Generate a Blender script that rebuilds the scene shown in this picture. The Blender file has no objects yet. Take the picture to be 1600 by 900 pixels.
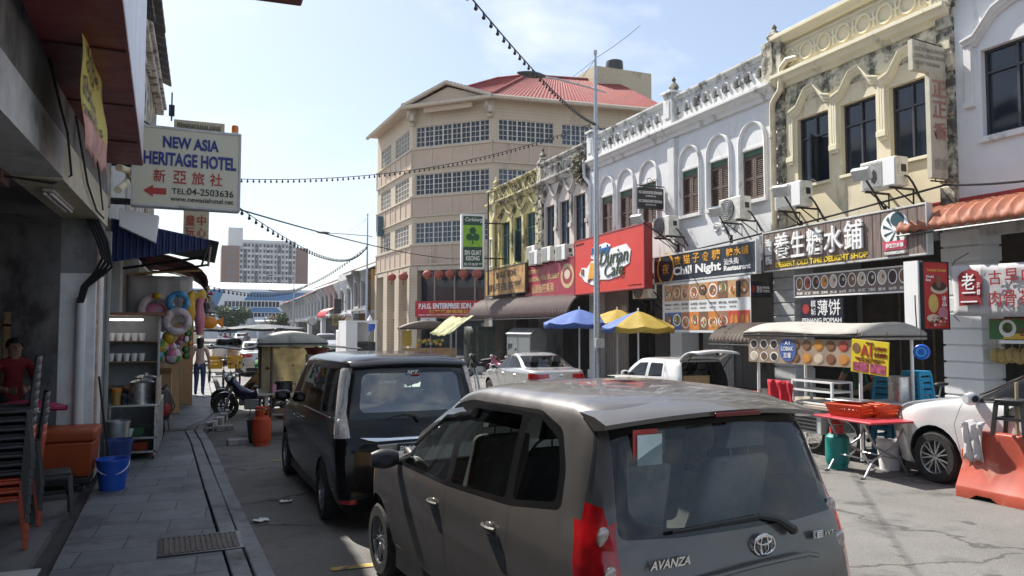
import bpy,bmesh,math,random
from math import sin,cos,pi,radians,atan2,sqrt,hypot
from mathutils import Vector,Matrix
random.seed(7)
S=bpy.context.scene
C=S.collection
# ------------------------------------------------------------------ camera
EYE,YAW,PITCH,FPX=Vector((0,0,2.05)),radians(22.3),radians(3.0),1180.0
cd=bpy.data.cameras.new('camera')
cam=bpy.data.objects.new('camera',cd)
C.objects.link(cam)
cam.location=EYE
cam.rotation_euler=(pi/2+PITCH,0,-YAW)
cd.sensor_width=36
cd.lens=FPX/1600*36
cd.clip_start=0.05
cd.clip_end=3000
S.camera=cam
# ------------------------------------------------------------------ sky, sun, exposure
SUN=Vector((-0.36,1.0,1.25)).normalized()
EXPOSURE=0.9
w=bpy.data.worlds.new('World')
S.world=w
w.use_nodes=True
nt=w.node_tree
nt.nodes.clear()
wo=nt.nodes.new('ShaderNodeOutputWorld')
bg=nt.nodes.new('ShaderNodeBackground')
bg.inputs[1].default_value=0.092
sky=nt.nodes.new('ShaderNodeTexSky')
sky.sky_type='NISHITA'
sky.sun_disc=False
sky.sun_elevation=math.asin(SUN.z)
sky.sun_rotation=atan2(SUN.x,SUN.y)
sky.air_density=1.0
sky.dust_density=1.4
sky.ozone_density=1.6
tc=nt.nodes.new('ShaderNodeTexCoord')
mp=nt.nodes.new('ShaderNodeMapping')
mp.inputs['Scale'].default_value=(1.0,1.0,1.9)
mp.inputs['Location'].default_value=(3.1,0.85,0.1)
nt.links.new(tc.outputs['Generated'],mp.inputs[0])
n1=nt.nodes.new('ShaderNodeTexNoise')
n1.inputs['Scale'].default_value=3.6
n1.inputs['Detail'].default_value=9
n1.inputs['Roughness'].default_value=0.56
n1.inputs['Distortion'].default_value=0.25
nt.links.new(mp.outputs[0],n1.inputs[0])
cr=nt.nodes.new('ShaderNodeValToRGB')
cr.color_ramp.elements[0].position=0.48
cr.color_ramp.elements[0].color=(0.22,0.22,0.22,1)
cr.color_ramp.elements[1].position=0.66
cr.color_ramp.elements[1].color=(1,1,1,1)
nt.links.new(n1.outputs['Fac'],cr.inputs[0])
cm=nt.nodes.new('ShaderNodeMix')
cm.data_type='RGBA'
cm.inputs[7].default_value=(5.6,6.1,6.7,1)
nt.links.new(cr.outputs[0],cm.inputs[0])
nt.links.new(sky.outputs[0],cm.inputs[6])
nt.links.new(cm.outputs[2],bg.inputs[0])
nt.links.new(bg.outputs[0],wo.inputs[0])
sd=bpy.data.lights.new('sun','SUN')
sd.energy=4.8
sd.angle=radians(0.55)
sd.color=(1.0,0.95,0.87)
so=bpy.data.objects.new('sun',sd)
C.objects.link(so)
so.rotation_euler=SUN.to_track_quat('Z','Y').to_euler()
so.location=(0,0,60)
vs=S.view_settings
vs.view_transform='Standard'
vs.look='None'
vs.exposure=EXPOSURE
vs.gamma=1
vs.use_curve_mapping=False
S.cycles.max_bounces=6
S.cycles.diffuse_bounces=3
S.cycles.glossy_bounces=3
S.cycles.transmission_bounces=4
S.cycles.transparent_max_bounces=8
S.cycles.caustics_reflective=False
S.cycles.caustics_refractive=False
S.cycles.use_denoising=True
# ------------------------------------------------------------------ where a line of sight meets a real plane
def ray(u,v):
 f=Vector((sin(YAW)*cos(PITCH),cos(YAW)*cos(PITCH),sin(PITCH)))
 r=Vector((cos(YAW),-sin(YAW),0))
 return f+r*((u-800)/FPX)+r.cross(f)*((450-v)/FPX)
def px(u,v,X=None,Y=None,Z=None):
 d=ray(u,v)
 k=(X-EYE.x)/d.x if X is not None else(Y-EYE.y)/d.y if Y is not None else(Z-EYE.z)/d.z
 return EYE+d*k
# ------------------------------------------------------------------ objects
def tag(o,label=None,cat=None,group=None,kind=None):
 if label:o['label']=label
 if cat:o['category']=cat
 if group:o['group']=group
 if kind:o['kind']=kind
 return o
def thing(name,label,cat,loc=(0,0,0),rz=0,group=None):
 o=bpy.data.objects.new(name,None)
 C.objects.link(o)
 o.location=loc
 o.rotation_euler=(0,0,radians(rz))
 o.empty_display_size=0.2
 return tag(o,label,cat,group)
def dup(root,loc=None,rz=None,label=None,group=None,scale=None):
 def rec(o,par):
  c=o.copy()
  C.objects.link(c)
  if par:c.parent=par
  for ch in KIDS.get(o.name,[]):rec(ch,c)
  return c
 r=rec(root,None)
 if loc is not None:r.location=loc
 if rz is not None:r.rotation_euler=(0,0,radians(rz))
 if label:r['label']=label
 if group:r['group']=group
 if scale:r.scale=scale
 return r
KIDS={}
ORD=['leftmost','second','third','fourth','fifth','sixth','seventh','eighth']
def adopt(o,parent):
 o.parent=parent
 KIDS.setdefault(parent.name,[]).append(o)
class MB:
 """collects shapes into ONE mesh"""
 def __init__(s):s.v,s.f,s.m=[],[],[];s.T=None
 def add(s,vs,fs,m=0):
  k=len(s.v)
  s.v+=[s.T@Vector(p)if s.T is not None else Vector(p)for p in vs]
  s.f+=[tuple(i+k for i in f)for f in fs]
  s.m+=[m]*len(fs)
  return s
 def box(s,x0,x1,y0,y1,z0,z1,m=0):
  return s.add([(x0,y0,z0),(x1,y0,z0),(x1,y1,z0),(x0,y1,z0),(x0,y0,z1),(x1,y0,z1),(x1,y1,z1),(x0,y1,z1)],[(0,3,2,1),(4,5,6,7),(0,1,5,4),(1,2,6,5),(2,3,7,6),(3,0,4,7)],m)
 def cyl(s,p,q,r,r2=None,n=12,cap=True,m=0):
  p,q=Vector(p),Vector(q)
  r2=r if r2 is None else r2
  d=(q-p).normalized()
  a=d.orthogonal().normalized()
  b=d.cross(a)
  vs=[p+(a*cos(2*pi*i/n)+b*sin(2*pi*i/n))*r for i in range(n)]+[q+(a*cos(2*pi*i/n)+b*sin(2*pi*i/n))*r2 for i in range(n)]
  fs=[(i,(i+1)%n,n+(i+1)%n,n+i)for i in range(n)]
  if cap:fs+=[tuple(range(n))[::-1],tuple(range(n,2*n))]
  return s.add(vs,fs,m)
 def tube(s,pts,r,n=6,m=0,closed=False):
  pts=[Vector(p)for p in pts]
  N=len(pts)
  vs,a=[],None
  for i,p in enumerate(pts):
   d=(pts[(i+1)%N if closed else min(i+1,N-1)]-pts[(i-1)%N if closed else max(i-1,0)]).normalized()
   a=d.orthogonal().normalized()if a is None else(a-d*a.dot(d)).normalized()
   b=d.cross(a)
   rr=r[i]if isinstance(r,(list,tuple))else r
   vs+=[p+(a*cos(2*pi*k/n)+b*sin(2*pi*k/n))*rr for k in range(n)]
  fs=[]
  for i in range(N if closed else N-1):
   j=(i+1)%N
   fs+=[(i*n+k,i*n+(k+1)%n,j*n+(k+1)%n,j*n+k)for k in range(n)]
  if not closed:fs+=[tuple(range(n))[::-1],tuple(range((N-1)*n,N*n))]
  return s.add(vs,fs,m)
 def lathe(s,prof,c=(0,0,0),n=16,axis='z',m=0,arc=2*pi):
  full=arc>6.28
  N=n if full else n+1
  vs=[]
  for k in range(N):
   t=arc*k/n
   for r,h in prof:
    x,y,z=r*cos(t),r*sin(t),h
    if axis=='x':x,y,z=h,r*cos(t),r*sin(t)
    if axis=='y':x,y,z=r*sin(t),h,r*cos(t)
    vs.append((x+c[0],y+c[1],z+c[2]))
  P=len(prof)
  fs=[]
  for k in range(n):
   j=(k+1)%N
   fs+=[(k*P+i,j*P+i,j*P+i+1,k*P+i+1)for i in range(P-1)]
  return s.add(vs,fs,m)
 def ext(s,pts,vec,m=0):
  n=len(pts)
  vec=Vector(vec)
  vs=[Vector(p)for p in pts]+[Vector(p)+vec for p in pts]
  return s.add(vs,[tuple(range(n))[::-1],tuple(range(n,2*n))]+[(i,(i+1)%n,n+(i+1)%n,n+i)for i in range(n)],m)
 def poly(s,pts,m=0):return s.add(pts,[tuple(range(len(pts)))],m)
 def grid(s,rows,m=0,closed=False):
  n=len(rows[0])
  vs=[p for r in rows for p in r]
  fs=[]
  for i in range(len(rows)-1):
   for j in range(n if closed else n-1):
    k=(j+1)%n
    fs.append((i*n+j,i*n+k,(i+1)*n+k,(i+1)*n+j))
  return s.add(vs,fs,m)
 def sph(s,c,r,nu=14,nv=8,m=0):
  r=r if isinstance(r,(tuple,list))else(r,r,r)
  rows=[]
  for i in range(nv+1):
   t=pi*i/nv
   rr=max(sin(t),1e-3)
   rows.append([(c[0]+r[0]*rr*cos(2*pi*j/nu),c[1]+r[1]*rr*sin(2*pi*j/nu),c[2]+r[2]*cos(t))for j in range(nu)])
  return s.grid(rows,m,True)
 def disc(s,c,r,axis='y',n=20,m=0,r2=None):
  vs=[]
  for i in range(n):
   a,b=r*cos(2*pi*i/n),(r2 or r)*sin(2*pi*i/n)
   vs.append({'y':(c[0]+a,c[1],c[2]+b),'x':(c[0],c[1]+a,c[2]+b),'z':(c[0]+a,c[1]+b,c[2])}[axis])
  return s.poly(vs,m)
 def build(s,name,mats,parent=None,bevel=0,smooth=35,solid=0,seg=2,sub=0,at=None,ax=0):
  if at:
   o=None
   for k in range(len(at)+1):
    q=MB()
    for f,mi in zip(s.f,s.m):
     c=sum(s.v[i][ax]for i in f)/len(f)
     if(k==0 or c>=at[k-1])and(k==len(at)or c<at[k]):
      n=len(q.v)
      q.v+=[s.v[i]for i in f];q.f.append(tuple(range(n,n+len(f))));q.m.append(mi)
    if q.f:o=q.build(name,mats,parent,bevel,smooth,solid,seg,sub)
   return o
  me=bpy.data.meshes.new(name)
  me.from_pydata(s.v,[],s.f)
  mats=mats if isinstance(mats,(list,tuple))else[mats]
  for m in mats:me.materials.append(m)
  me.polygons.foreach_set('material_index',s.m)
  return finish(me,name,parent,bevel,smooth,solid,seg,sub)
def finish(me,name,parent=None,bevel=0,smooth=35,solid=0,seg=2,sub=0,recalc=True):
 if recalc:
  b=bmesh.new()
  b.from_mesh(me)
  bmesh.ops.remove_doubles(b,verts=b.verts,dist=1e-6)
  bmesh.ops.recalc_face_normals(b,faces=b.faces)
  b.to_mesh(me)
  b.free()
 if smooth:
  me.shade_smooth()
  me.set_sharp_from_angle(angle=radians(smooth))
 o=bpy.data.objects.new(name,me)
 C.objects.link(o)
 if parent is not None:adopt(o,parent)
 if sub:
  d=o.modifiers.new('subsurf','SUBSURF');d.levels=d.render_levels=sub
 if solid:
  d=o.modifiers.new('solid','SOLIDIFY');d.thickness=solid;d.offset=0
 if bevel:
  d=o.modifiers.new('bevel','BEVEL');d.width=bevel;d.segments=seg;d.limit_method='ANGLE';d.angle_limit=radians(40)
 return o
def box(name,x0,x1,y0,y1,z0,z1,mat,parent=None,bevel=0):
 return MB().box(x0,x1,y0,y1,z0,z1).build(name,mat,parent,bevel,smooth=0 if not bevel else 35)
# ------------------------------------------------------------------ writing
TXT={}
def glyphs(s,bold,sp=1.0):
 k=(s,bold,sp)
 if k not in TXT:
  cu=bpy.data.curves.new('t','FONT')
  cu.body=s
  cu.size=1
  cu.offset=bold
  cu.resolution_u=3
  cu.space_character=sp
  cu.extrude=0.02
  o=bpy.data.objects.new('t',cu)
  C.objects.link(o)
  dg=bpy.context.evaluated_depsgraph_get()
  dg.update()
  me=o.evaluated_get(dg).to_mesh()
  TXT[k]=([v.co.copy()for v in me.vertices],[tuple(p.vertices)for p in me.polygons])
  bpy.data.objects.remove(o)
  bpy.data.curves.remove(cu)
 return TXT[k]
def text(parent,items,mat,y=-0.03,name='lettering',depth=0.006):
 """items: (string, x0, x1, z0, z1[, bold[, shear]]) stretched into that box, read from -y"""
 for it in items:
  mb=MB()
  s,x0,x1,z0,z1=it[:5]
  vs,fs=glyphs(s,it[5]if len(it)>5 else 0.012)
  sh=it[6]if len(it)>6 else 0
  if not vs:continue
  ax,bx=min(p.x for p in vs),max(p.x for p in vs)
  ay,by=min(p.y for p in vs),max(p.y for p in vs)
  mb.add([(x0+(p.x-ax)/(bx-ax)*(x1-x0)+sh*(p.y-ay)/(by-ay)*(z1-z0),y-depth*(0.5+p.z/0.04),z0+(p.y-ay)/(by-ay)*(z1-z0))for p in vs],fs)
  o=mb.build(name,mat,parent,smooth=0)
 return o
# ------------------------------------------------------------------ materials
MATS={}
def mat(name,col,rough=0.6,metal=0.0,var=0.14,scale=5.0,bump=0.0,bscale=60.0,dirt=None,spec=0.5,coat=0.0,stretch=(1,1,1),fleck=None,emit=0,trans=0,alpha=1,glow=0):
 """procedural material: base colour broken up by noise; dirt = (colour, amount 0-1, scale, z stretch)"""
 if name in MATS:return MATS[name]
 m=bpy.data.materials.new(name)
 MATS[name]=m
 m.use_nodes=True
 t=m.node_tree
 N,Lk=t.nodes,t.links
 b=N['Principled BSDF']
 b.inputs['Roughness'].default_value=rough
 b.inputs['Metallic'].default_value=metal
 b.inputs['Specular IOR Level'].default_value=spec
 b.inputs['Coat Weight'].default_value=coat
 b.inputs['Coat Roughness'].default_value=0.06
 if trans:b.inputs['Transmission Weight'].default_value=trans
 if alpha<1:b.inputs['Alpha'].default_value=alpha
 tc=N.new('ShaderNodeTexCoord')
 mp=N.new('ShaderNodeMapping')
 mp.inputs['Scale'].default_value=stretch
 Lk.new(tc.outputs['Object'],mp.inputs[0])
 def noise(sc,det=6,ro=0.6,src=None):
  n=N.new('ShaderNodeTexNoise')
  n.inputs['Scale'].default_value=sc
  n.inputs['Detail'].default_value=det
  n.inputs['Roughness'].default_value=ro
  Lk.new((src or mp).outputs[0],n.inputs[0])
  return n
 def ramp(src,a,bb,lo=0.0,hi=1.0):
  r=N.new('ShaderNodeMapRange')
  r.inputs[1].default_value,r.inputs[2].default_value=a,bb
  r.inputs[3].default_value,r.inputs[4].default_value=lo,hi
  Lk.new(src,r.inputs[0])
  return r.outputs[0]
 def mix(fac,a,bcol):
  x=N.new('ShaderNodeMix')
  x.data_type='RGBA'
  Lk.new(fac,x.inputs[0])
  for i,q in((6,a),(7,bcol)):
   if isinstance(q,tuple):x.inputs[i].default_value=(*q,1)
   else:Lk.new(q,x.inputs[i])
  return x.outputs[2]
 n=noise(scale)
 lo=tuple(max(0,c*(1-var))for c in col)
 hi=tuple(min(1,c*(1+var))for c in col)
 colr=mix(ramp(n.outputs['Fac'],0.3,0.7),lo,hi)
 if fleck:
  colr=mix(ramp(noise(fleck[1],2).outputs['Fac'],fleck[2],fleck[2]+0.06),colr,fleck[0])
 if dirt:
  mp2=N.new('ShaderNodeMapping')
  mp2.inputs['Scale'].default_value=(1,1,dirt[3]if len(dirt)>3 else 0.35)
  Lk.new(tc.outputs['Object'],mp2.inputs[0])
  d=noise(dirt[2],10,0.68,mp2)
  e=0.78-0.42*dirt[1]
  colr=mix(ramp(d.outputs['Fac'],e-0.09,e+0.05,0,0.9),colr,dirt[0])
 Lk.new(colr,b.inputs['Base Color'])
 Lk.new(ramp(noise(scale*2.3,4).outputs['Fac'],0.3,0.7,max(0.02,rough*0.8),min(1,rough*1.2)),b.inputs['Roughness'])
 if bump:
  bm_=N.new('ShaderNodeBump')
  bm_.inputs['Strength'].default_value=bump
  bm_.inputs['Distance'].default_value=0.02
  Lk.new(noise(bscale,5).outputs['Fac'],bm_.inputs['Height'])
  Lk.new(bm_.outputs[0],b.inputs['Normal'])
 if glow:
  tl=N.new('ShaderNodeBsdfTranslucent')
  Lk.new(colr,tl.inputs[0])
  ms=N.new('ShaderNodeMixShader')
  ms.inputs[0].default_value=glow
  Lk.new(b.outputs[0],ms.inputs[1])
  Lk.new(tl.outputs[0],ms.inputs[2])
  Lk.new(ms.outputs[0],N['Material Output'].inputs[0])
 if emit:
  Lk.new(colr,b.inputs['Emission Color'])
  b.inputs['Emission Strength'].default_value=emit
 return m
def thin_glass(name,tint,rough=0.03,refl=1.45):
 m=bpy.data.materials.new(name)
 MATS[name]=m
 m.use_nodes=True
 t=m.node_tree
 t.nodes.clear()
 o=t.nodes.new('ShaderNodeOutputMaterial')
 mx=t.nodes.new('ShaderNodeMixShader')
 tr=t.nodes.new('ShaderNodeBsdfTransparent')
 tr.inputs[0].default_value=(*tint,1)
 gl=t.nodes.new('ShaderNodeBsdfGlossy')
 gl.inputs['Roughness'].default_value=rough
 fr=t.nodes.new('ShaderNodeFresnel')
 fr.inputs[0].default_value=refl
 t.links.new(fr.outputs[0],mx.inputs[0])
 t.links.new(tr.outputs[0],mx.inputs[1])
 t.links.new(gl.outputs[0],mx.inputs[2])
 t.links.new(mx.outputs[0],o.inputs[0])
 return m
BLK=(0.025,0.025,0.025)
MOLD=(0.035,0.036,0.033)
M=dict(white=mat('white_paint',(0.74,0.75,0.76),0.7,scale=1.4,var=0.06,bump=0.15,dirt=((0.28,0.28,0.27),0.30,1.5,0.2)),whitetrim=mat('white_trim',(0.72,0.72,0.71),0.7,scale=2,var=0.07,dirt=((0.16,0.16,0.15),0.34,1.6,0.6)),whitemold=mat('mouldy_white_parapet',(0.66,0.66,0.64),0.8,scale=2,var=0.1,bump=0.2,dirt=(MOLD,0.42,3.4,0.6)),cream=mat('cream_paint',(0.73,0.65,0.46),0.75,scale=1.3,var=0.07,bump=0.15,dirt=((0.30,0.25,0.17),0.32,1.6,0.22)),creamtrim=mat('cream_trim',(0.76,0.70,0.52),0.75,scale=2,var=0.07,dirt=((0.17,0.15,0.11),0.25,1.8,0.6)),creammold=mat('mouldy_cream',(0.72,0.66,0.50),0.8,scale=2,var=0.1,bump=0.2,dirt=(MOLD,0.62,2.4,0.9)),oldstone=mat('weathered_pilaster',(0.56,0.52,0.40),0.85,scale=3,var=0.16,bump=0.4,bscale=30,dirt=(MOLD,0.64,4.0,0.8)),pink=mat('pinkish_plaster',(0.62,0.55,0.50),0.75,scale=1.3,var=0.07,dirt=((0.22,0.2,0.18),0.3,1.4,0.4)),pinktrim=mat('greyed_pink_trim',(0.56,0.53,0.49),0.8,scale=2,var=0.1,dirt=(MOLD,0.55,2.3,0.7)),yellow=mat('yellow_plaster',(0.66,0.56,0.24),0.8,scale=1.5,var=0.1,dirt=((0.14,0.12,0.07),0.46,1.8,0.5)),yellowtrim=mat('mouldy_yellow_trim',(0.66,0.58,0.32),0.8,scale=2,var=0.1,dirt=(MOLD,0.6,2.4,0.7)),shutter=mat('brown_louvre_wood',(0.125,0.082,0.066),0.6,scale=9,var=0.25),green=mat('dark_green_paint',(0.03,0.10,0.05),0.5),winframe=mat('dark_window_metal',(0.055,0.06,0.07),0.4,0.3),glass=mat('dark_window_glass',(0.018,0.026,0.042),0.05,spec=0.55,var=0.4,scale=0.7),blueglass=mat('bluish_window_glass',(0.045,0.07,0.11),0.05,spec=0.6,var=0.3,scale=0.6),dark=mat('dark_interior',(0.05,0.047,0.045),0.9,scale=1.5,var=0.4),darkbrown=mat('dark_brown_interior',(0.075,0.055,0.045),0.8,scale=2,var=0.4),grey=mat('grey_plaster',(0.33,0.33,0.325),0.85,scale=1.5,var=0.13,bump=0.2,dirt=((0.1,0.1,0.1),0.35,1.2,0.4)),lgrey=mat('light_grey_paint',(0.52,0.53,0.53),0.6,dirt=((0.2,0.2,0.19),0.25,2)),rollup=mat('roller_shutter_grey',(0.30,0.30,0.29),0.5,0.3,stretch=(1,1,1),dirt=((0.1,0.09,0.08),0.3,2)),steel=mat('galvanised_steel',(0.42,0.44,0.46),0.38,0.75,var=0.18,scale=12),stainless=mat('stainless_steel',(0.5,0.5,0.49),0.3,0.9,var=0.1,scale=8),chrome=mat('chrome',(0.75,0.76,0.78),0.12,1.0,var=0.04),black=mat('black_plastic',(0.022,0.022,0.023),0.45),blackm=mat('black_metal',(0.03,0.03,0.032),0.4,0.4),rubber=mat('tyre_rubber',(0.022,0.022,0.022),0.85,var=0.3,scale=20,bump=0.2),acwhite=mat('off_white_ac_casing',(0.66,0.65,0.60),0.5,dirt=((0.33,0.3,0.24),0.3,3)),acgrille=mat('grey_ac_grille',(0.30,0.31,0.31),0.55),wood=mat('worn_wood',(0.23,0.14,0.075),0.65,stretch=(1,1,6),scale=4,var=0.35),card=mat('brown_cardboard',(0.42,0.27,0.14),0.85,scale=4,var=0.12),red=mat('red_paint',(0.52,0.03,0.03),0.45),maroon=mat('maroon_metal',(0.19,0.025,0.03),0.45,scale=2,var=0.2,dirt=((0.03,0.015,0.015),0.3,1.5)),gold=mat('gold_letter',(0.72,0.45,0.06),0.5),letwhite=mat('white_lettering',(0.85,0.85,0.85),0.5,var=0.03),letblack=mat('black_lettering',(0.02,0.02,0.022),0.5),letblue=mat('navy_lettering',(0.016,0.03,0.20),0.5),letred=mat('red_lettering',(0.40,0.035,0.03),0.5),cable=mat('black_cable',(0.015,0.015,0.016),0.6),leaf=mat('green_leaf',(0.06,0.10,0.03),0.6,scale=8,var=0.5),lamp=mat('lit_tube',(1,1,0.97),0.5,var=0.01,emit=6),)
# ================================================================== GROUND, ROAD, PAVEMENTS
def cracks(m):
 t_=m.node_tree
 b=t_.nodes['Principled BSDF']
 src=b.inputs['Base Color'].links[0].from_socket
 tc_=t_.nodes.new('ShaderNodeTexCoord')
 nz=t_.nodes.new('ShaderNodeTexNoise');nz.inputs['Scale'].default_value=1.7;nz.inputs['Detail'].default_value=6
 t_.links.new(tc_.outputs['Object'],nz.inputs[0])
 ad=t_.nodes.new('ShaderNodeMix');ad.data_type='RGBA';ad.blend_type='ADD';ad.inputs[0].default_value=.8
 t_.links.new(tc_.outputs['Object'],ad.inputs[6]);t_.links.new(nz.outputs['Color'],ad.inputs[7])
 vo=t_.nodes.new('ShaderNodeTexVoronoi');vo.feature='DISTANCE_TO_EDGE';vo.inputs['Scale'].default_value=.33
 t_.links.new(ad.outputs[2],vo.inputs[0])
 vd=t_.nodes.new('ShaderNodeTexVoronoi');vd.inputs['Scale'].default_value=1.3
 t_.links.new(ad.outputs[2],vd.inputs[0])
 for out,lo,hi,amt in((vo.outputs['Distance'],.003,.010,.55),(vd.outputs['Distance'],.10,.17,.45)):
  r=t_.nodes.new('ShaderNodeMapRange')
  r.inputs[1].default_value,r.inputs[2].default_value,r.inputs[3].default_value,r.inputs[4].default_value=lo,hi,amt,0
  t_.links.new(out,r.inputs[0])
  x=t_.nodes.new('ShaderNodeMix');x.data_type='RGBA'
  t_.links.new(r.outputs[0],x.inputs[0]);t_.links.new(src,x.inputs[6])
  x.inputs[7].default_value=(.05,.048,.045,1)
  src=x.outputs[2]
 t_.links.new(src,b.inputs['Base Color'])
def asphalt():
 m=mat('asphalt',(0.16,0.153,0.143),0.85,scale=0.55,var=0.22,bump=0.55,bscale=90,fleck=((0.34,0.33,0.31),60,0.62),dirt=((0.085,0.082,0.078),0.42,1.1,1.0))
 cracks(m)
 return m
tag(box('ground',-1200,1200,-300,2200,-0.30,-0.012,mat('ground_earth',(0.2,0.19,0.17),0.9,scale=0.05)),kind='structure')
MB().box(-0.4,11.2,-30,400,-0.2,0.0).build('road',asphalt(),smooth=0)
tag(bpy.data.objects['road'],kind='structure')
# the cross street between the yellow shophouse and the tan corner building
tag(box('side_street',11.2,90,35.3,47.0,-0.2,0.004,asphalt()),kind='structure')
# patches of newer tar and the painted bay lines
tar=mat('tar_patch',(0.10,0.098,0.095),0.9,scale=2,var=0.2,bump=0.5,bscale=90)
mb=MB()
for x0,y0,w_,l_ in((5.3,6.5,1.4,5.0),(3.9,15,2.2,9),(6.4,14.2,0.8,3.2)):
 mb.poly([(x0,y0,0.004),(x0+w_,y0+0.2,0.004),(x0+w_-0.1,y0+l_,0.004),(x0+0.15,y0+l_-0.3,0.004)])
tag(mb.build('road_patch',tar,smooth=0),kind='structure')
mb=MB()
for y in(6.55,12.2,17.9,23.6):
 mb.poly([(1.05,y,0.008),(2.9,y-0.03,0.008),(2.9,y+0.07,0.008),(1.05,y+0.1,0.008)])
mb.poly([(2.86,12.4,0.008),(2.95,12.4,0.008),(2.95,17.8,0.008),(2.86,17.8,0.008)])
tag(mb.build('parking_line',mat('worn_yellow_paint',(0.48,0.34,0.10),0.8,scale=6,var=0.3,dirt=((0.12,0.115,0.105),0.55,9,1)),smooth=0),kind='structure')
# left pavement: slabs, concrete border, kerb
def pavers():
 m=mat('pavement_slabs',(0.155,0.158,0.165),0.62,scale=1.3,var=0.16,bump=0.15,bscale=70,dirt=((0.07,0.07,0.072),0.42,1.6,1))
 t=m.node_tree
 b=t.nodes['Principled BSDF']
 src=b.inputs['Base Color'].links[0].from_socket
 tc=t.nodes.new('ShaderNodeTexCoord')
 mp=t.nodes.new('ShaderNodeMapping')
 mp.inputs['Rotation'].default_value=(0,0,radians(2.6))
 t.links.new(tc.outputs['Object'],mp.inputs[0])
 br=t.nodes.new('ShaderNodeTexBrick')
 br.inputs['Scale'].default_value=1.0
 br.inputs['Brick Width'].default_value=0.62
 br.inputs['Row Height'].default_value=0.46
 br.inputs['Mortar Size'].default_value=0.008
 br.inputs['Mortar Smooth'].default_value=0.3
 br.inputs['Color1'].default_value=(0.80,0.80,0.80,1)
 br.inputs['Color2'].default_value=(1.12,1.12,1.12,1)
 br.inputs['Mortar'].default_value=(0.32,0.32,0.32,1)
 t.links.new(mp.outputs[0],br.inputs[0])
 mx=t.nodes.new('ShaderNodeMix')
 mx.data_type='RGBA'
 mx.blend_type='MULTIPLY'
 mx.inputs[0].default_value=1
 t.links.new(src,mx.inputs[6])
 t.links.new(br.outputs['Color'],mx.inputs[7])
 t.links.new(mx.outputs[2],b.inputs['Base Color'])
 return m
K=[(0.95,-1),(0.60,5),(0.56,6.14),(0.38,9.55),(0.18,13.67),(0.06,15.26),(0.12,15.9),(0.42,16.95),(0.62,18.4),(0.60,24),(0.55,34)]
GUT=[(-0.85,-1),(-1.06,7.4),(-1.17,10.8),(-1.9,34)]
def gut(y):
 for(a,b),(c,d)in zip(GUT,GUT[1:]):
  if y<=d:return a+(c-a)*(y-b)/(d-b)
 return GUT[-1][0]
mb=MB()
for(a,b),(c,d)in zip(K,K[1:]):
 mb.poly([(gut(b),b,0.15),(a-0.32,b,0.15),(c-0.32,d,0.15),(gut(d),d,0.15)])
tag(mb.build('pavement',pavers(),smooth=0),kind='structure')
conc=mat('kerb_concrete',(0.21,0.21,0.215),0.75,scale=2.2,var=0.2,bump=0.3,dirt=((0.08,0.08,0.08),0.4,2,1))
mb=MB()
def lane(mb,o0,o1,z0,z1,pts=K,m=0):
 for(a,b),(c,d)in zip(pts,pts[1:]):
  mb.add([(a-o1,b,z0),(a-o0,b,z0),(c-o0,d,z0),(c-o1,d,z0),(a-o1,b,z1),(a-o0,b,z1),(c-o0,d,z1),(c-o1,d,z1)],[(4,5,6,7),(1,2,6,5),(0,4,7,3),(0,1,5,4),(3,7,6,2)],m)
lane(mb,0.155,0.30,0,0.154)
lane(mb,0.0,0.14,-0.1,0.158)
tag(mb.build('kerb',conc,bevel=0.012),kind='structure')
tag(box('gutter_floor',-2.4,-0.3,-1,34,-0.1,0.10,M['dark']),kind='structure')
# black and white painted kerb stones on the jutting corner
def kx(y):
 for(a,b),(c,d)in zip(K,K[1:]):
  if b<=y<d:return a+(c-a)*(y-b)/(d-b)
mb=MB()
y=15.95
k=0
while y<24:
 for x,x2 in((kx(y),kx(y+0.36)),):
  mb.add([(x+0.004,y,0),(x2+0.004,y+0.36,0),(x2+0.004,y+0.36,0.163),(x+0.004,y,0.163),(x-0.13,y,0.163),(x2-0.13,y+0.36,0.163)],[(0,1,2,3),(3,2,5,4)],k%2)
 y+=0.36
 k+=1
tag(mb.build('painted_kerb',[mat('kerb_black',(0.05,0.05,0.052),0.8,dirt=((0.16,0.16,0.155),0.4,6,1)),mat('kerb_white',(0.52,0.52,0.5),0.8,dirt=((0.15,0.15,0.14),0.45,6,1))],smooth=0),kind='structure')
# five-foot way floor on the left, with pale tiles near the viewer
tag(box('walkway_floor',-9,-1.12,-1,34,0.0,0.168,mat('walkway_cement',(0.15,0.148,0.145),0.7,scale=1.5,var=0.2,dirt=((0.06,0.06,0.06),0.4,1.5,1))),kind='structure')
bpy.data.objects['walkway_floor'].rotation_euler=(0,0,radians(0.9))
mb=MB()
for i in range(6):
 for j in range(8):
  mb.box(-1.42-0.31*i,-1.12-0.31*i,4.45+0.31*j,4.75+0.31*j,0.165,0.182)
tag(mb.build('tile_floor',mat('pale_floor_tile',(0.50,0.49,0.46),0.35,scale=3,dirt=((0.2,0.19,0.17),0.3,2,1)),smooth=0),kind='structure')
# right kerb and walkway
tag(MB().box(11.2,12.75,-10,35.2,-0.1,0.12).box(11.2,90,47.1,400,-0.1,0.12).build('right_pavement',conc,bevel=0.01),kind='structure')
tag(box('right_walkway_floor',12.75,16,-10,35.2,0,0.20,mat('walkway_tiles',(0.22,0.19,0.17),0.5,scale=3,var=0.2)),kind='structure')
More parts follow.
